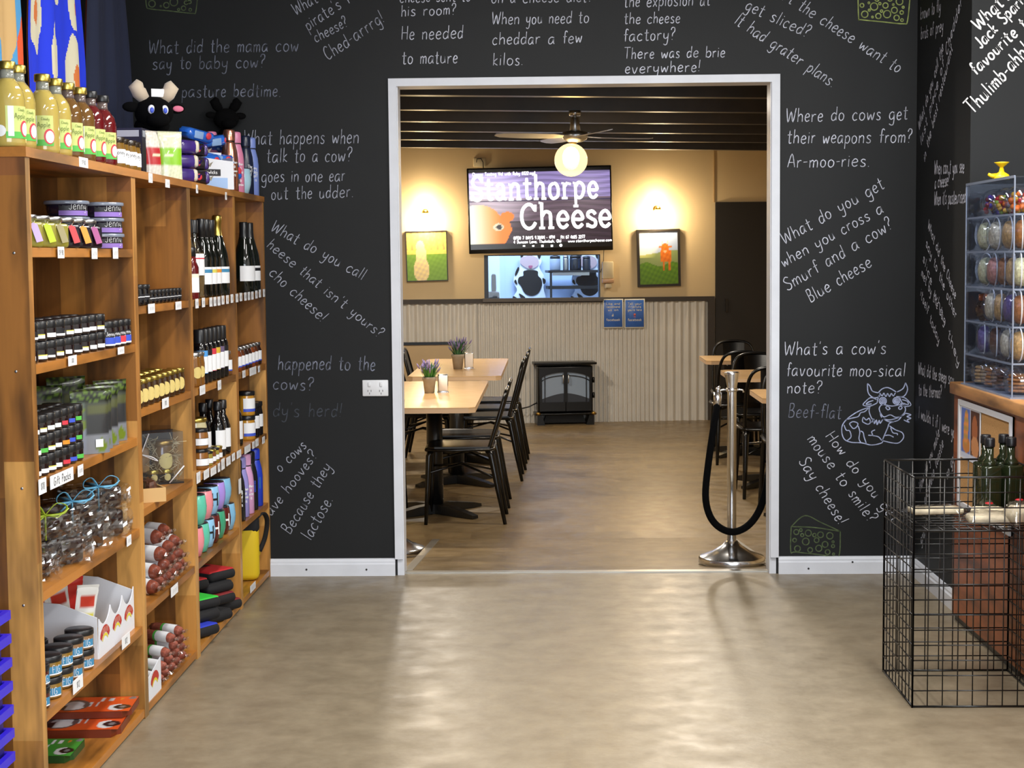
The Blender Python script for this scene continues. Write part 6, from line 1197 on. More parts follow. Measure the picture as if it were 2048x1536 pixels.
# C3/C4 row 1: bottles
def wine(kind):
    h = .30; g = {'clear': clear_mat('spirit_glass', 'd2c9b8', .05, .15), 'dark': G('wine_glass', '0c0f0b', .06), 'fizz': G('fizz_glass', '0e1410', .06)}[kind]
    if kind == 'clear': pr = [(.034, 0), (.037, .004), (.037, .17), (.034, .185), (.016, .22), (.014, .235), (.014, .27)]; cap = [(.0158, .21+.03), (.0162, .245), (.0162, .288), (.015, .29)]
    elif kind == 'fizz': pr = [(.042, 0), (.0455, .005), (.0455, .12), (.04, .165), (.024, .225), (.017, .25), (.015, .29)]; cap = [(.0255, .218), (.021, .235), (.0175, .255), (.0165, .285), (.019, .288), (.019, .312), (.015, .318)]
    else: pr = [(.036, 0), (.039, .005), (.039, .14), (.036, .165), (.022, .205), (.0155, .23), (.0145, .285)]; cap = [(.0162, .225), (.0162, .295), (.0145, .297)]
    r_ = pr[2][0]; P = [('glass', MB().lathe(pr, 22).mesh('glass', g)), ('capsule', MB().lathe(cap, 18).mesh('capsule', GOLD if kind == 'fizz' else JAMLID))]
    if kind == 'clear': P.append(('contents', MB().lathe([(.033, .003), (.034, .005), (.034, .168)], 18).mesh('contents', mat('spirit_fill', 'a8997c', .15)))); P.append(('label', lab_mesh(r_, .085, .165, 1.0, [(.75, LW), (.06, LRED), (.19, LW)])))
    else: P.append(('label', None))
    return P
def winelab(r_, z0, z1, c_): return lab_mesh(r_, z0, z1, 1.1, [(.66, LW), (.2, c_), (.14, LW)])
wl = [(6.02, .05, 'clear', None, 'clear spirit bottle with a tall white label, nearer of two'), (6.105, .05, 'clear', None, 'clear spirit bottle with a tall white label, farther of two'),
      (6.225, .048, 'dark', LTEAL, 'dark wine bottle with a blue-topped white label'), (6.312, .048, 'dark', YDOT, 'dark wine bottle with a yellow-topped white label'), (6.40, .048, 'dark', LORG, 'dark wine bottle with an orange-topped white label'), (6.525, .048, 'fizz', LTEAL, 'sparkling wine bottle with a gold foil neck'), (6.55, .15, 'dark', LW, 'dark wine bottle behind the gold foil one'), (6.40, .15, 'fizz', LW, 'gold-topped sparkling bottle behind the front row'),
      (C4[0]+.05, .05, 'dark', LRED, 'dark wine bottle with a red-topped label beside the divider'), (7.10, .05, 'fizz2', LW, 'stout dark bottle with a small white label, middle of the far bay'), (7.235, .05, 'fizz2', LBLK, 'stout dark bottle with a black and white label nearest the wall')]
for k, (y, dx, kd, lc, lab) in enumerate(wl):
    kk = kd.replace('2', ''); P = [p_ for p_ in lib('wine'+kk, lambda: wine(kk)) if p_[1]]
    if kd == 'fizz2': P = [P[0], ('capsule', lib('cap_blk', lambda: [('c', MB().lathe([(.0245, .222), (.02, .24), (.018, .26), (.018, .30), (.016, .303)], 18).mesh('capsule', JAMLID))])[0][1])]
    if lc: r_ = .0455 if kk == 'fizz' else .039; P.append(('label', lib('wl%s%s' % (kk, lc.name), lambda: [('l', winelab(r_, .05, .115, lc))])[0][1]))
    put('w', '', P, 'wine_bottle' if kk != 'clear' else 'spirit_bottle', lab, 'bottle', (XS-dx, y, RR[0]+.0003), R(50), 'bottles on the first shelf of the far bays')
t = thing('cordial_bottle', 'small red cordial bottle with a white label at the near end of the bottles', 'bottle', (FX+.006, 5.945, RR[0]+.0003), R(45)); MB().lathe([(.026, 0), (.028, .005), (.028, .115), (.02, .135), (.017, .16)], 18).build('glass', G('cordial_red', '5c1418'), t); MB().lathe([(.019, .155), (.019, .186), (.016, .188)], 16).build('lid', JAMLID, t); obj('label', lab_mesh(.028, .025, .092, 1.0, [(.8, LW), (.2, CREAM)]), t)
# C3 row 2
def sauce(top):
    r_ = .029; return [('glass', MB().lathe([(.026, 0), (r_, .005), (r_, .135), (.022, .152), (.017, .16)], 18).mesh('glass', G('sauce_black', '0a090c'))), ('cap', MB().lathe([(.0215, .15), (.022, .153), (.022, .20), (.02, .203)], 18).mesh('cap', JAMLID)), ('label', lab_mesh(r_, .04, .125, 1.1, [(.02, top), (.72, LW), (.26, top)]))]
for k, (tp, nm, tn) in enumerate(((mat('label_sky', '4f9be0', .5), 'sky', 'blue'), (LBLK, 'blk', 'black'), (LRED, 'red', 'red'), (mat('label_gold', 'd6b03a', .5), 'gold', 'gold'), (mat('label_mauve', '6a5a7a', .5), 'mauve', 'mauve'), (LBLK, 'blk', 'black'))):
    put('s', '', lib('sauce'+nm, lambda: sauce(tp)), 'sauce_bottle', 'tall dark sauce bottle with %s-topped label, %s of six in its row' % (tn, ORD[k]), 'bottle', (FX-.002, 6.10+.078*k, RR[1]+.0003), R(52), 'tall dark sauce bottles')
for k in range(2): put('h', '', lib('honeytall', lambda: honey(.125, .03, '7a4f1e', SILVER)), 'honey_jar', 'tall honey jar with round label, %s beside the tall sauce bottles' % ('nearer', 'farther')[k], 'jar', (FX, 5.965+.063*k, RR[1]+.0003), R(48), 'tall honey jars')
def brown(col, h=.098): return jar(.0265, h, .013, SILVER, G('brown_'+col, col), lab_mesh(.0265, .018, .062, 1.1, [(.12, LBLUE), (.88, LW)]), .78)
put('b', '', lib('brown6', lambda: brown('6b4420')), 'spread_jar', 'amber spread jar with white label at the far end of the sauce bottles', 'jar', (FX, 6.565, RR[1]+.0003), R(50), 'amber spread jars')
for k in range(8): c_ = ('3a1c12', '7a3a18', '5a2c14', '2a1410')[k % 4]; put('b', '', lib('brown'+c_, lambda: brown(c_)), 'spread_jar', 'amber spread jar with white label, %s of eight in the far bay' % ORD[k], 'jar', (FX, 6.70+.077*k, RR[1]+.0003), R(52), 'amber spread jars')
# C3 row 3
def pickle(r_, h, col, lidmt): return jar(r_, h, h*.16, lidmt, G('pickle_'+col, col), lab_mesh(r_, h*.18, h*.55, 1.1, [(.06, INK), (.88, LW), (.06, INK)]), .93)
L3 = [(6.05, .006, 0, .032, .075, '8a5a28', JAMLID, 'amber pickle jar with black lid, bottom of the near stack'), (6.05, .006, .0755, .032, .075, '8a5a28', JAMLID, 'amber pickle jar with black lid, top of the near stack'), (6.12, .09, 0, .034, .07, 'b0a46a', GOLD, 'small cream jar behind the near stack of amber jars'), (6.27, .07, .0705, .045, .10, 'c9bf96', GOLD, 'large cream jar with a gold lid raised on a smaller jar'), (6.27, .07, 0, .042, .07, 'b0a46a', GOLD, 'wide cream jar supporting the large gold-lidded one'),
      (6.145, .0, 0, .022, .055, '9a8a3c', JAMLID, 'tiny pickle jar at the shelf edge, first of four'), (6.205, .0, 0, .022, .055, '7a4a2c', GOLD, 'tiny pickle jar at the shelf edge, second of four'), (6.265, .0, 0, .022, .055, '9a8a3c', JAMLID, 'tiny pickle jar at the shelf edge, third of four'), (6.325, .0, 0, .022, .055, '8a5a28', GOLD, 'tiny pickle jar at the shelf edge, fourth of four')]
for y, dx, z, r_, h, c_, lm, lab in L3: put('p', '', lib('pk%s%.3f%.3f%s' % (c_, r_, h, lm.name), lambda: pickle(r_, h, c_, lm)), 'pickle_jar', lab, 'jar', (XS-dx-.028, y, RR[2]+.0004+z), R(50), 'pickle jars on the third shelf')
def vin(): return [('glass', MB().lathe([(.027, 0), (.03, .005), (.03, .115), (.022, .14), (.013, .16), (.013, .19)], 18).mesh('glass', G('vinegar_black', '0c0b0d'))), ('cap', MB().lathe([(.016, .182), (.0165, .185), (.0165, .215), (.014, .217)], 16).mesh('cap', JAMLID)), ('label', lab_mesh(.03, .03, .105, 1.0, [(1, LW)]))]
for k in range(6): put('v', '', lib('vin', vin), 'vinegar_bottle', 'dark vinegar bottle with white label, %s of six behind the pickle jars' % ORD[k], 'bottle', (XS-(.14, .15, .10, .09, .045, .042)[k], (6.36, 6.45, 6.55, 6.38, 6.44, 6.525)[k], RR[2]+.0004), R(52), 'dark vinegar bottles')
# C4 row 3
for k, (y, dx, kd, lab) in enumerate(((6.70, .05, 'v', 'dark vinegar bottle nearest the divider in the far bay'), (6.80, .045, 'v', 'dark vinegar bottle, second in the far bay'), (6.90, .11, 'v', 'dark vinegar bottle standing back in the far bay'))): put('v', '', lib('vin', vin), 'vinegar_bottle', lab, 'bottle', (XS-dx, y, RR[2]+.0004), R(50), 'dark vinegar bottles in the far bay')
for k in range(2): put('m', '', lib('mustard', lambda: jar(.036, .105, .018, (GOLD, JAMLID)[1], G('mustard', 'b8842a'), lab_mesh(.036, .018, .075, 1.1, [(.22, LBLUE), (.78, LW)]), .93)), 'mustard_jar', 'mustard jar with white and blue label, %s of the stacked pair' % ('lower', 'upper')[k], 'jar', (XS-.04, 7.03, RR[2]+.0004+.1055*k), R(52), 'stacked mustard jars')
for k in range(2): put('m', '', lib('olivejar', lambda: jar(.036, .15, .02, JAMLID, G('olive_dark', '141012'), lab_mesh(.036, .04, .095, .8, [(1, LW)]), .9)), 'olive_jar', 'tall dark olive jar, %s in the far bay' % ('nearer of two', 'nearest the wall')[k], 'jar', (XS-.04, 7.135+.085*k, RR[2]+.0004), R(60), 'tall dark olive jars')
# C3 row 4: stemless tumblers in two tiers
def cup(c_): return [('cup', MB().lathe([(.026, 0), (.033, .004), (.043, .04), (.045, .065), (.040, .105), (.0375, .108), (.036, .104), (.041, .065), (.03, .012), (0, .010)], 22).mesh('cup', mat('cup_'+c_, CUPC[c_], .22, coat=.4))), ('rim', MB().lathe([(.036, .104), (.0385, .108), (.0385, .1105), (.012, .1125), (0, .1125)], 22).mesh('rim', mat('cup_lid', '22242c', .15, coat=.5)))]
CUPC = {'mint': '5fc2a8', 'sky': '8fc4ea', 'pink': 'e88f98', 'lilac': 'a98ee0', 'green': '3f9e78', 'maroon': '5e1f1c', 'aqua': '7fb8dc'}
cups = [('pink', 0), ('mint', 0), ('sky', 0), ('maroon', 0), ('green', 0), ('maroon', 0), ('aqua', 0), ('mint', 1), ('pink', 1), ('sky', 1), ('lilac', 1), ('aqua', 1)]
ct = {0: 0, 1: 0}
for c_, tier in cups:
    k = ct[tier]; ct[tier] += 1
    t = put('c', '', lib('cup'+c_, lambda: cup(c_)), 'tumbler', '%s stemless tumbler, %s along the %s tier' % (c_, ORD[k], ('lower', 'upper')[tier]), 'tumbler', (XS-.05, 5.955+.1005*k if tier == 0 else 6.01+.118*k, RR[3]+.0004+.1127*tier), R(50), 'stemless tumblers in two tiers')
    if c_ in ('sky', 'maroon'):
        wc = LBLK if c_ == 'sky' else LW; me = lib('cupH'+c_, lambda: [('l', (lambda m_: (m_.patch(.0455, .035, .085, FRONT-.34, FRONT-.20, 0, 3, nz=3), m_.patch(.0455, .035, .085, FRONT+.20, FRONT+.34, 0, 3, nz=3), m_.patch(.0455, .056, .064, FRONT-.2, FRONT+.2, 0, 3), m_.mesh('initial', wc))[-1])(MB()))])[0][1]; obj('initial', me, t)
# C4 row 4 and shelf top: drink bottles
def drink(c_, lid=None, metal=0):
    mt = mat('drink_'+c_, DRC[c_], .3 if not metal else .2, metal, coat=0 if metal else .1); lm = mt
    return [('body', MB().lathe([(.032, 0), (.035, .003), (.035, .135), (.032, .165), (.024, .198), (.0225, .205)], 24).mesh('body', mt)), ('band', MB().lathe([(.0228, .203), (.0228, .2085)], 20).mesh('band', BLACK)), ('cap', MB().lathe([(.0235, .2085), (.024, .211), (.024, .248), (.021, .254), (.01, .256)], 22).mesh('cap', lm))]
DRC = {'black': '17181d', 'lilac': '9a94d8', 'pink': 'd7a0cc', 'royal': '2740c4', 'rose': 'd9967c', 'bubblegum': 'd985a8', 'navy': '18223c', 'periwinkle': '7d92d8'}
def words_on(t, r_, lines, mt, z, wd=.002):
    m_ = MB()
    for i, w_ in enumerate(lines):
        st, W = text_strokes(w_); k = min(.028/W, .0013)
        for s_ in st: m_.ribbon([((q[0]-W/2)*k, z-.017*i+q[1]*k*1.1) for q in s_], wd, lambda a, b: ((r_+.0012)*math.cos(FRONT+a/r_), (r_+.0012)*math.sin(FRONT+a/r_), b))
    m_.build('lettering', mt, t)
for k, (c_, y, dx, tx, wc) in enumerate((('black', 6.78, .042, ('B', 'd', 'l', 's'), LW), ('lilac', 6.89, .046, ('When', 'a', 'wine', 'is'), LW), ('pink', 6.985, .042, ('When', 'a', 'wine', 'is'), LW), ('black', 7.09, .044, ('O', 'U', 'O'), LBLUE), ('royal', 7.20, .042, ('O', 'U', 'O'), LTEAL))):
    t = put('d', '', lib('drink'+c_, lambda: drink(c_)), 'drink_bottle', '%s drink bottle on the fourth shelf of the far bay, %s from the divider' % (c_, ORD[k]), 'bottle', (XS-dx, y, RR[3]+.0004), R(48), 'coloured drink bottles on the fourth shelf'); words_on(t, .035, tx, wc, .115, .0026)
for k, (c_, px, dx, tx, lab) in enumerate((('bubblegum', 6.90, .14, None, 'pink drink bottle standing back on the shelf top'), ('rose', 6.80, .045, ('When', 'a', 'woman', 'is'), 'rose gold metal drink bottle on the shelf top'), ('bubblegum', 6.93, .045, ('When', 'a', 'wine', 'is', 'a', 'snow'), 'pink drink bottle with white writing on the shelf top'), ('navy', 7.15, .045, ('The', 'half', 'of', 'it'), 'navy drink bottle with white writing on the shelf top'), ('periwinkle', 7.26, .042, ('my', 'day', 'off', 'is'), 'pale blue drink bottle nearest the wall on the shelf top'))):
    y = px; t = put('d', '', lib('drink'+c_, lambda: drink(c_, metal=.9 if c_ == 'rose' else 0)), 'drink_bottle', lab, 'bottle', (XS-dx, y, TOPZ+.0004), R(45), 'coloured drink bottles on the shelf top')
    if tx: words_on(t, .035, tx, LW, .115)
CUPC['ice'] = 'a9cfe2'; t = put('c', '', lib('cupice', lambda: cup('ice')), 'tumbler', 'ice blue tumbler between the drink bottles on the shelf top', 'tumbler', (XS-.045, 7.035, TOPZ+.0004), R(50), None)
# C3/C4 bottom: cooler bags
def stubby(c_):
    mt = mat('neoprene_'+c_, {'red': 'c02026', 'green': '2fc23a', 'blue': '2438c0', 'black': '15151a', 'maroon': '7c1c20'}[c_], .75); m_ = MB().rbox((0, 0, .022), (.15, .25, .040), .018, 0, 3); p_ = MB().rbox((0, 0, .036), (.138, .232, .018), .009, 0, 3); q_ = MB().grid(4, 4, lambda a, b: ((a-.5)*.075, (b-.5)*.06+.01, .0456))
    return [('sleeve', m_.mesh('sleeve', mat('neoprene_black', '121216', .8))), ('cover', p_.mesh('cover', mt)), ('print', q_.mesh('print', mat('print_dark_'+c_, '3a2320' if c_ == 'red' else '2a3a22', .7)))]
for k, (c_, x, y, z, rz, lab) in enumerate((('blue', -.10, 6.03, 0, 60, 'blue padded sleeve at the bottom near side of the pile'), ('black', -.10, 6.28, 0, 62, 'black padded sleeve at the bottom middle of the pile'), ('maroon', -.10, 6.48, 0, 60, 'dark red padded sleeve at the bottom far side'), ('black', -.11, 6.10, .0425, 58, 'black padded sleeve under the green one'), ('maroon', -.11, 6.40, .0425, 60, 'dark red padded sleeve in the second layer'), ('green', -.11, 6.12, .085, 55, 'bright green padded sleeve on top of the pile'), ('black', -.12, 6.42, .085, 58, 'black padded sleeve in the third layer'), ('red', -.18, 6.24, .1275, 60, 'red padded sleeve at the back of the top layer'), ('red', -.12, 6.46, .1275, 58, 'red padded sleeve with dark print on top of the pile'))):
    put('n', '', lib('stub'+c_, lambda: stubby(c_)), 'padded_sleeve', lab, 'cooler sleeve', (XS+x-.01, y, RR[4]+.0004+z), R(rz), 'padded sleeves on the bottom shelf')
t = thing('cooler_bag', 'yellow cooler bag with black top and strap in the bottom far bay', 'bag', (XS-.082, 7.12, RR[4]+.0004), R(12)); YB = mat('yellow_fabric', 'd8b818', .7)
MB().rbox((0, 0, .13), (.13, .20, .26), .03, seg=3).build('body', YB, t); MB().rbox((0, 0, .245), (.134, .204, .085), .028, seg=3).build('top', mat('neoprene_black', ''), t)
MB().tube(smooth_pts([(.05, -.05, .26), (.085, -.02, .285), (.105, .05, .24), (.095, .08, .16), (.07, .08, .10)], k=5), .012, 6, flat=.35).build('strap', mat('neoprene_black', ''), t); MB().rbox((.06, .11, .10), (.03, .04, .05), .01).build('strap_tab', YB, t)
# ================================================================== SHELF TOP
TZ = TOPZ+.0004
JUICE = {'pale': 'b5a052', 'amber': '6a4a22', 'red': '5e1216'}
def juice(kind, capmt):
    body = [(.034, 0), (.040, .004), (.041, .012), (.041, .115), (.036, .140), (.026, .155), (.0175, .166)]; neck = [(.0175, .166), (.0165, .172), (.0165, .192)]
    m_ = MB(); mats = [mat('label_lime', 'c6d37e', .5), LW, LRED, LGRN]; r_ = .0415
    m_.patch(r_, .028, .098, FRONT-.75, FRONT+.75, 0, 12); m_.patch(r_+.0005, .020, .036, FRONT-.75, FRONT+.75, 3, 12); m_.patch(r_+.0007, .025, .0975, FRONT-.62, FRONT-.28, 1, 6)
    def disc(cx, cz, rx, rz_, lift, mi):
        cyl_disc(m_, r_+lift, cx, cz, rx, rz_, mi)
    disc(.020, .044, .0145, .020, .0009, 2); disc(.0215, .043, .0115, .016, .0013, 1); disc(-.045, .038, .014, .014, .0008, 1)
    st, W = text_strokes('Apple'); mats.append(mat('label_ink_green', '6c7c3a', .6))
    for s_ in st: m_.ribbon([((q[0]-W/2)*.0012+.006, .068+q[1]*.0013) for q in s_], .0014, lambda a, b: ((r_+.0015)*math.cos(FRONT+a/r_), (r_+.0015)*math.sin(FRONT+a/r_), b), 4)
    st, W = text_strokes('Cloudy')
    for s_ in st: m_.ribbon([((q[0]-W/2)*.0006+.010, .086+q[1]*.0007) for q in s_], .0009, lambda a, b: ((r_+.0015)*math.cos(FRONT+a/r_), (r_+.0015)*math.sin(FRONT+a/r_), b), 4)
    return [('bottle', MB().lathe(body, 24).mesh('bottle', mat('juice_'+kind, JUICE[kind], .08, coat=.6))), ('neck', MB().lathe(neck, 20).mesh('neck', mat('juice_neck_'+kind, '8d8f86' if kind == 'pale' else '6a5c58', .12, coat=.5))), ('cap', MB().lathe([(.0205, .188), (.021, .19), (.021, .205), (.019, .2075)], 20).mesh('cap', capmt)), ('label', m_.mesh('label', mats))]
for k, (y, kd, cm, lab, rz) in enumerate(((3.99, 'pale', GOLD, 'pale apple juice bottle at the very left edge of the shelf top', 52), (4.10, 'pale', GOLD, 'pale apple juice bottle, second from the left edge', 46), (4.30, 'pale', GOLD, 'pale apple juice bottle, third from the left edge, label turned away', 10), (4.41, 'pale', GOLD, 'pale apple juice bottle, fourth from the left edge', 36), (4.52, 'amber', GOLD, 'amber apple juice bottle with a gold cap, nearer of two', 44), (4.64, 'amber', GOLD, 'amber apple juice bottle with a gold cap, farther of two', 46), (4.745, 'red', JAMLID, 'red apple juice bottle with a black cap, nearer of two', 50), (4.87, 'red', JAMLID, 'red apple juice bottle with a black cap, farther of two', 40))):
    y = max(y, 4.03); t = put('j', '', lib('juice'+kd, lambda: juice(kd, cm)), 'juice_bottle', lab, 'bottle', (XS-.047, y+(.01 if k else 0), TZ), R(rz), 'apple juice bottles on the shelf top')
for k, (y, dx) in enumerate(((4.975, .04), (5.045, .045), (5.115, .04), (5.185, .045))):
    put('h', '', lib('honeytop', lambda: jar(.034, .092, .016, G('dark_gold_lid', '2a2014', .25), G('honey_amber', '7a5a24'), lab_mesh(.034, .014, .056, 1.0, [(1, LW)], ('Honey', .04, .7)), .93)), 'honey_jar', 'dark-lidded honey jar with white label on the shelf top, %s from the juice' % ORD[k], 'jar', (XS-dx, y, TZ), R(48), 'honey jars on the shelf top')
def bagcol(v):
    def f(a, b):
        n = math.sin(a*31+b*17)*math.sin(b*43-a*13)*.06; base = (.80+n, .82+n, .70+n) if v == 0 else (.82+n, .80+n, .76+n)
        if .30 < b < .68: return ((.52, .74, .16) if v == 0 else (.70, .16, .18)) if not (abs(b-.50) < .012 and .2 < a < .6) else (.85, .88, .75)
        return base
    return f
for k, (px, v, rz, lab) in enumerate(((341, 0, 30, 'clear bag of snacks with a green band on the shelf top'), (312, 1, 55, 'clear bag of snacks with a red band on the shelf top'), (288, 0, 42, 'pale green snack bag standing behind the honey jars'))):
    me = lib('bag%d' % v, lambda: pouch_mesh(.085, .165, bagcol(v), .035).mesh('bag', vcol_mat('bag_print', .25, coat=.5))); dx = (.04, .085, .15)[k]
    t = thing('snack_bag', lab, 'snack bag', (XS-dx, at(px, 350, 0, XS-dx).y, TZ), R(rz), 'snack bags on the shelf top'); obj('bag', me, t)
PUR = mat('wrap_purple', '3a2570', .25, coat=.4, vary=.2, scale=30); WRD = mat('wrap_dark', '1f1a1e', .25, coat=.4); FOILW = mat('wrap_cream', 'c9c0ac', .3)
for k, (px, z, dx, rz) in enumerate(((366, 0, .05, 52), (368, .052, .055, 48), (370, .104, .05, 55), (390, 0, .045, 50), (389, .052, .05, 47), (388, .104, .055, 53))):
    nm = ('bottom', 'middle', 'top')[int(z/.05)]; t = thing('chocolate_pack', '%s wrapped sweet pack, %s of its stack of three on the shelf top' % (('purple', 'black and purple')[k > 2], nm), 'sweet pack', (XS-dx, at(px, 360, 0, XS-dx).y, TZ+z), R(rz), 'wrapped sweet packs on the shelf top')
    MB().rbox((0, 0, .026), (.10, .075, .05), .018, seg=3).build('wrapper', PUR if k < 3 else WRD, t); MB().rbox((.03, -.002, .027), (.022, .077, .045), .012, seg=2).build('band', FOILW if k < 3 else PUR, t)
    if k > 2: MB().ball((-.01, -.038, .028), (.014, .003, .012)).build('emblem', LRED, t)
    for s in (-1, 1): b = MB(); b.grid(3, 4, lambda a, e: (s*(.049+.014*a), (e-.5)*.05*(1+.3*a), .026+(e-.5)*.02*math.sin(e*9+a*5)), smooth=False); b.build('wrapper_fin', PUR if k < 3 else FOILW, t)
y = at(428, 375, 0, XS-.06).y
t = thing('display_carton', 'open white display carton with a pale blue panel and black name plate', 'carton', (XS-.075, y, TZ), R(38)); LBX = mat('carton_blue', '9dbbe6', .5)
MB().prism([(-.075, 0), (.075, 0), (.075, .11), (.02, .115), (-.075, .125)], lambda a, b, d: (a, d, b), -.052, -.049).build('front_wall', CARD, t); MB().b2((-.074, -.0535, .004), (.05, -.0525, .045)).build('blue_panel', LBX, t)
m_ = MB().b2((-.065, -.0537, .052), (.02, -.0527, .078), 0); st, W = text_strokes('cowlicks')
for s_ in st: m_.ribbon([((q[0]-W/2)*.0013-.022, .060+q[1]*.0013) for q in s_], .0022, lambda a, b: (a, -.0542, b), 1)
m_.build('name_plate', [LBLK, LW], t); MB().b2((.075, -.052, 0), (.078, .05, .125)).b2((-.078, -.052, 0), (-.075, .05, .125)).b2((-.075, .047, 0), (.075, .05, .15)).b2((-.075, -.049, 0), (.075, .047, .003)).build('walls', CARD, t)
for k in range(3): MB().rbox((.0785, -.03+.03*k, .04), (.001, .015, .03), .0004, seg=1).build('side_print', LORG, t)
BLU = mat('wrap_blue', '2a6ad0', .22, coat=.5, vary=.25, scale=30); ZL = {}
for k, (px, py, dx, rz, ry, lab) in enumerate(((392, 270, .13, 60, 6, 'blue sweet packet at the near end of the upper heap'), (430, 282, .10, 50, -8, 'large blue sweet packet on top of the heap'), (440, 296, .11, 55, 12, 'blue sweet packet at the back of the heap'), (432, 318, .07, 52, 4, 'blue sweet packet lying across the white carton'), (462, 326, .055, 48, 70, 'blue sweet packet hanging over the carton edge'), (408, 322, .10, 60, -5, 'small blue sweet packet beside the purple stack'))):
    p = at(px, py, 0, XS-dx); t = thing('sweet_packet', lab, 'sweet pack', (p.x, p.y, p.z), rot=(R(8), R(ry), R(rz)), group='blue sweet packets heaped on the shelf top')
    b = MB().rbox((0, 0, 0), (.15, .07, .045), .02, seg=3); rr = random.Random(k); b.v = [(v[0], v[1]+rr.uniform(-.004, .004), v[2]+rr.uniform(-.004, .004)) for v in b.v]; b.build('wrapper', BLU, t)
    MB().ball((.035, -.035, .004), (.016, .005, .014)).build('emblem', LRED, t); MB().rbox((-.02, -.034, 0), (.05, .006, .03), .003).build('window', mat('packet_pale', '8fb0dc', .3), t)
    for s in (-1, 1): b = MB(); b.grid(3, 4, lambda a, e: (s*(.073+.018*a), (e-.5)*.055, (e-.5)*.012*math.sin(e*12)), smooth=False); b.build('wrapper_fin', BLU if s < 0 else FOILW, t)
# dark cartons at the back carrying the plush cow
for k, (px0, px1, zz, lab) in enumerate(((278, 308, .0, 'dark blue sweet carton at the back of the shelf top, nearer'), (312, 352, .0, 'dark blue sweet carton at the back of the shelf top, farther'))):
    xx = XS-.19; a_, b_ = at(px0, 300, 0, xx+.05).y, at(px1, 300, 0, xx+.05).y; t = thing('sweet_carton', lab, 'carton', (xx, (a_+b_)/2, TZ)); hh = 1.878-TZ; w2 = (b_-a_)/2-.004
    MB().b2((-.06, -w2, 0), (.06, w2, hh)).build('box', mat('carton_navy', '1b2038', .4), t); MB().b2((.0602, -w2+.01, hh-.03), (.061, w2-.01, hh-.008)).b2((-.05, -w2-.0008, hh-.03), (.05, -w2, hh-.008)).build('label_strip', mat('carton_grey', 'aab0bc', .5), t)
    MB().b2((-.055, -w2-.0006, .03), (.055, -w2, .08)).build('print_band', PUR, t)
PLB = mat('plush_black', '060607', .95, spec=.1); PLW = mat('plush_cream', 'c9b9a2', .95, sheen=.4); PLP = mat('plush_pink', 'd0708c', .9)
def plush(px, py, s, lab, dx, horns):
    p = at(px, py, 0, XS-dx); z0 = 1.8785 if horns else TZ
    t = thing('plush_cow', lab, 'soft toy', (p.x, p.y, z0), R(30)); c = Vector((0, 0, (p.z-z0)))
    zc = max(c.z, .06*s); MB().ball((0, 0, zc), (.075*s, .065*s, .062*s), n=18).build('head', PLB, t)
    MB().ball((0, -.052*s, zc-.03*s), (.045*s, .035*s, .03*s), n=16).build('muzzle', PLB, t)
    MB().ball((0, .03*s, zc*.45), (.07*s, .06*s, zc*.45), n=16).build('body', PLB, t)
    for q in (-1, 1):
        MB().tube([(q*.035*s, 0, zc+.05*s), (q*.055*s, 0, zc+.075*s), (q*.068*s, -.004, zc+.095*s), (q*.055*s, -.006, zc+.118*s)], [.022*s, .030*s, .030*s, .014*s], 10).build('horn', PLW if horns else PLB, t)
        MB().ball((q*.088*s, 0, zc+.02*s), (.035*s, .014*s, .02*s)).build('ear', PLB, t)
        if horns: MB().ball((q*.026*s, -.056*s, zc+.008*s), (.014*s, .008*s, .018*s)).build('eye', LW, t)
        if horns: MB().ball((q*.026*s, -.063*s, zc+.005*s), (.008*s, .004*s, .011*s)).build('pupil', LBLUE, t)
    if horns: MB().ball((.092*s, -.012*s, zc+.018*s), (.022*s, .006*s, .012*s)).build('inner_ear', PLP, t); MB().box((.01, -.02*s, zc+.075*s), (.05*s, .001, .03*s)).build('price_label', WHITE, t)
plush(308, 226, .95, 'black plush cow with cream horns perched on the dark cartons', .17, True)
plush(452, 238, .75, 'all black plush toy behind the drink bottles on the shelf top', .14, False)
# ------------------------------------------------------------------ aprons hanging on the left wall
def apron(y0, y1, z0, z1, lab, pick, mats, k):
    t = thing('hanging_apron', lab, 'apron', (-1.66, (y0+y1)/2, z0), 0, 'aprons hanging on the left wall'); W_a, H_a = y1-y0, z1-z0
    def f(a, b):
        wv = .012*math.sin(a*17+k)+.006*math.sin(a*31+2*k); taper = 1-.30*max(0, (b-.45)/.55)**1.3-.05*max(0, .2-b)
        return (.022+wv*(.5+.5*(1-b)), (a-.5)*W_a*taper, H_a*b)
    m_ = MB(); m_.grid(110, 130, f, 0, True, None, pick); m_.grid(20, 24, lambda a, b: (f(1-a, b)[0]-.004, f(1-a, b)[1], f(1-a, b)[2]), len(mats)-1, True); m_.build('cloth', mats, t)
    MB().tube([(.02, -W_a*.33, H_a), (.012, 0, H_a+.14), (.02, W_a*.33, H_a)], .006, 6).build('neck_strap', mats[0], t)
    MB().lathe([(.006, 0), (.006, .03), (.011, .032), (.011, .04), (0, .041)], 10, M=Matrix.Translation((-.005, 0, H_a+.135)) @ Matrix.Rotation(R(90), 4, 'Y')).build('peg', STEEL, t)
RAIL = thing('garment_rail', 'steel garment rail above the aprons on the left wall', 'rail', (-1.66, 5.4, 2.705)); MB().tube([(.012, -1.1, 0), (.012, 1.2, 0)], .012, 10).build('bar', STEEL, RAIL)
for y_ in (-1.0, 1.1): MB().tube([(.012, y_, 0), (-.34, y_, 0)], .01, 8).build('bracket', STEEL, RAIL)
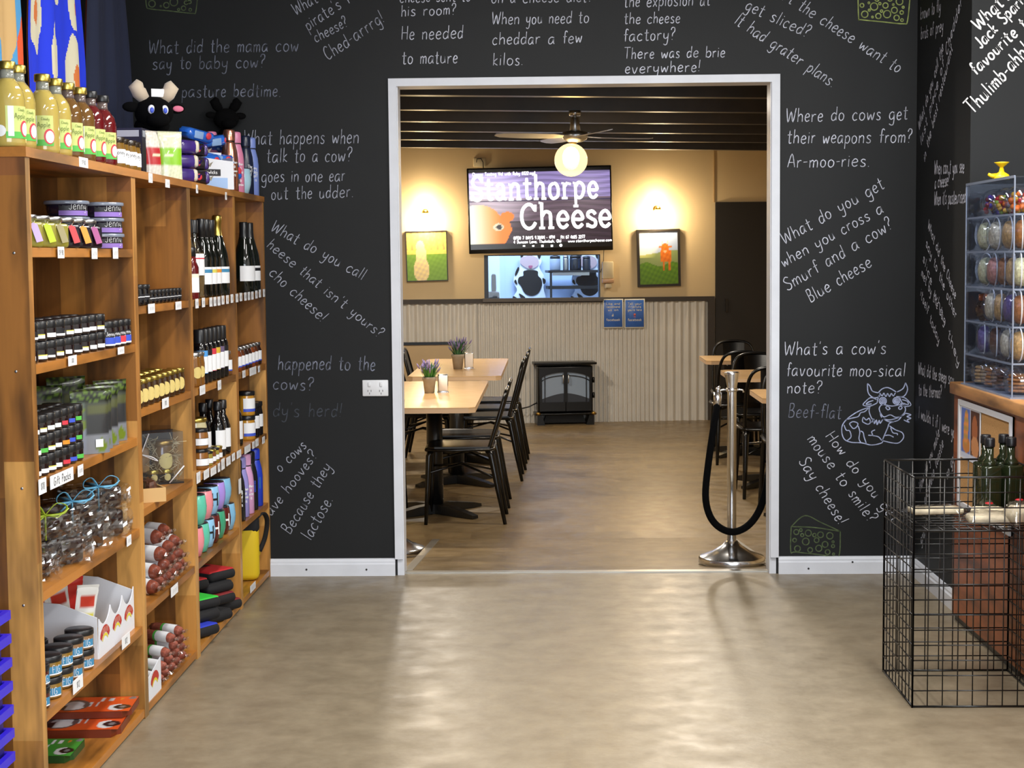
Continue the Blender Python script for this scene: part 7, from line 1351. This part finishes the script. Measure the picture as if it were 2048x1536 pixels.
AB = mat('apron_blue', '1634d8', .8); AC = mat('apron_cream', 'd2cdb2', .8); AO = mat('apron_orange', 'd8542a', .8); AT = mat('apron_tan', 'c3a06a', .8); AS = mat('apron_sky', '4a92c6', .8); ABR = mat('apron_brown', '6a5750', .8); AN = mat('apron_navy', '131c36', .85); ARU = mat('apron_rust', 'cf7438', .8); ABK = mat('apron_black', '15141a', .85)
blobs = [(.18, .60, .11, .15), (.52, .80, .12, .12), (.45, .44, .09, .14), (.78, .40, .13, .16), (.28, .22, .11, .12), (.62, .12, .10, .12), (.20, .88, .10, .09), (.82, .68, .10, .1)]
def pb(a, b):
    for cx, cy, rx, ry in blobs:
        d = ((a-cx)/rx)**2+((b-cy)/ry)**2*(1+.25*math.sin(6*math.atan2(b-cy, a-cx)))
        if d < .10: return 2
        if d < 1: return 1
    return 0
apron(5.17, 5.86, 1.72, 2.55, 'royal blue apron with cream patches hanging on the left wall', pb, [AB, AC, ARU], 1)
def po(a, b):
    if b > .62 and abs(a-.5) < .4: return 1
    if b > .34 and abs(a-.52) < .10+.28*(b-.34)/.28: return 1
    if b > .28 and abs(a-.52) < .20+.30*(b-.28)/.3: return 2
    if b > .12 and abs(a-.52) < .06: return 2
    if .22 < a < .34 and b < .45: return 3
    return 0
apron(4.78, 5.16, 1.72, 2.55, 'orange, tan and sky blue panelled apron hanging on the left wall', po, [AO, AT, AS, AC], 2)
apron(4.36, 4.76, 1.72, 2.55, 'grey-brown and cream apron at the left edge of the wall', lambda a, b: 1 if (b > .55 and a > .3) or (.45 < a < .62 and b < .25) else 0, [ABR, AC], 3)
apron(5.86, 6.45, 1.72, 2.55, 'plain dark navy apron hanging nearest the chalkboard wall', lambda a, b: 1 if .55 < a < .6 and b < .18 else 0, [AN, AO], 4)
# ------------------------------------------------------------------ stacked blue plastic baskets at the left edge, in front of the shelving
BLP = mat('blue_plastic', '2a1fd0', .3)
for k in range(10):
    z = .035+.058*k; t = thing('plastic_basket', 'blue plastic basket rim at the left edge, %s from the floor in its stack' % ORD[k], 'basket', (-1.462, 3.72, z-.035 if k else 0), 0, 'nested blue plastic baskets'); zz = .05
    MB().rbox((-.0, 0, zz), (.30, .36, .012), .005).build('rim', BLP, t) if k == 99 else None
    o = MB()
    for a, b in (((-.15, -.18), (.15, -.165)), ((-.15, .165), (.15, .18)), ((-.15, -.165), (-.135, .165)), ((.135, -.165), (.15, .165))): o.b2((a[0], a[1], zz-.01), (b[0], b[1], zz+.012))
    o.build('rim', BLP, t)
    o = MB()
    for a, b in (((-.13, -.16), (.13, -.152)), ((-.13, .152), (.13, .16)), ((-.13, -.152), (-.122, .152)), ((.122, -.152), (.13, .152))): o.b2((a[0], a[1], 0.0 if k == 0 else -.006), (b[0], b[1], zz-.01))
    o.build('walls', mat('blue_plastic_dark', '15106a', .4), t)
    MB().b2((-.13, -.16, 0 if k == 0 else -.008), (.13, .16, .004 if k == 0 else -.004)).build('base', BLP, t)
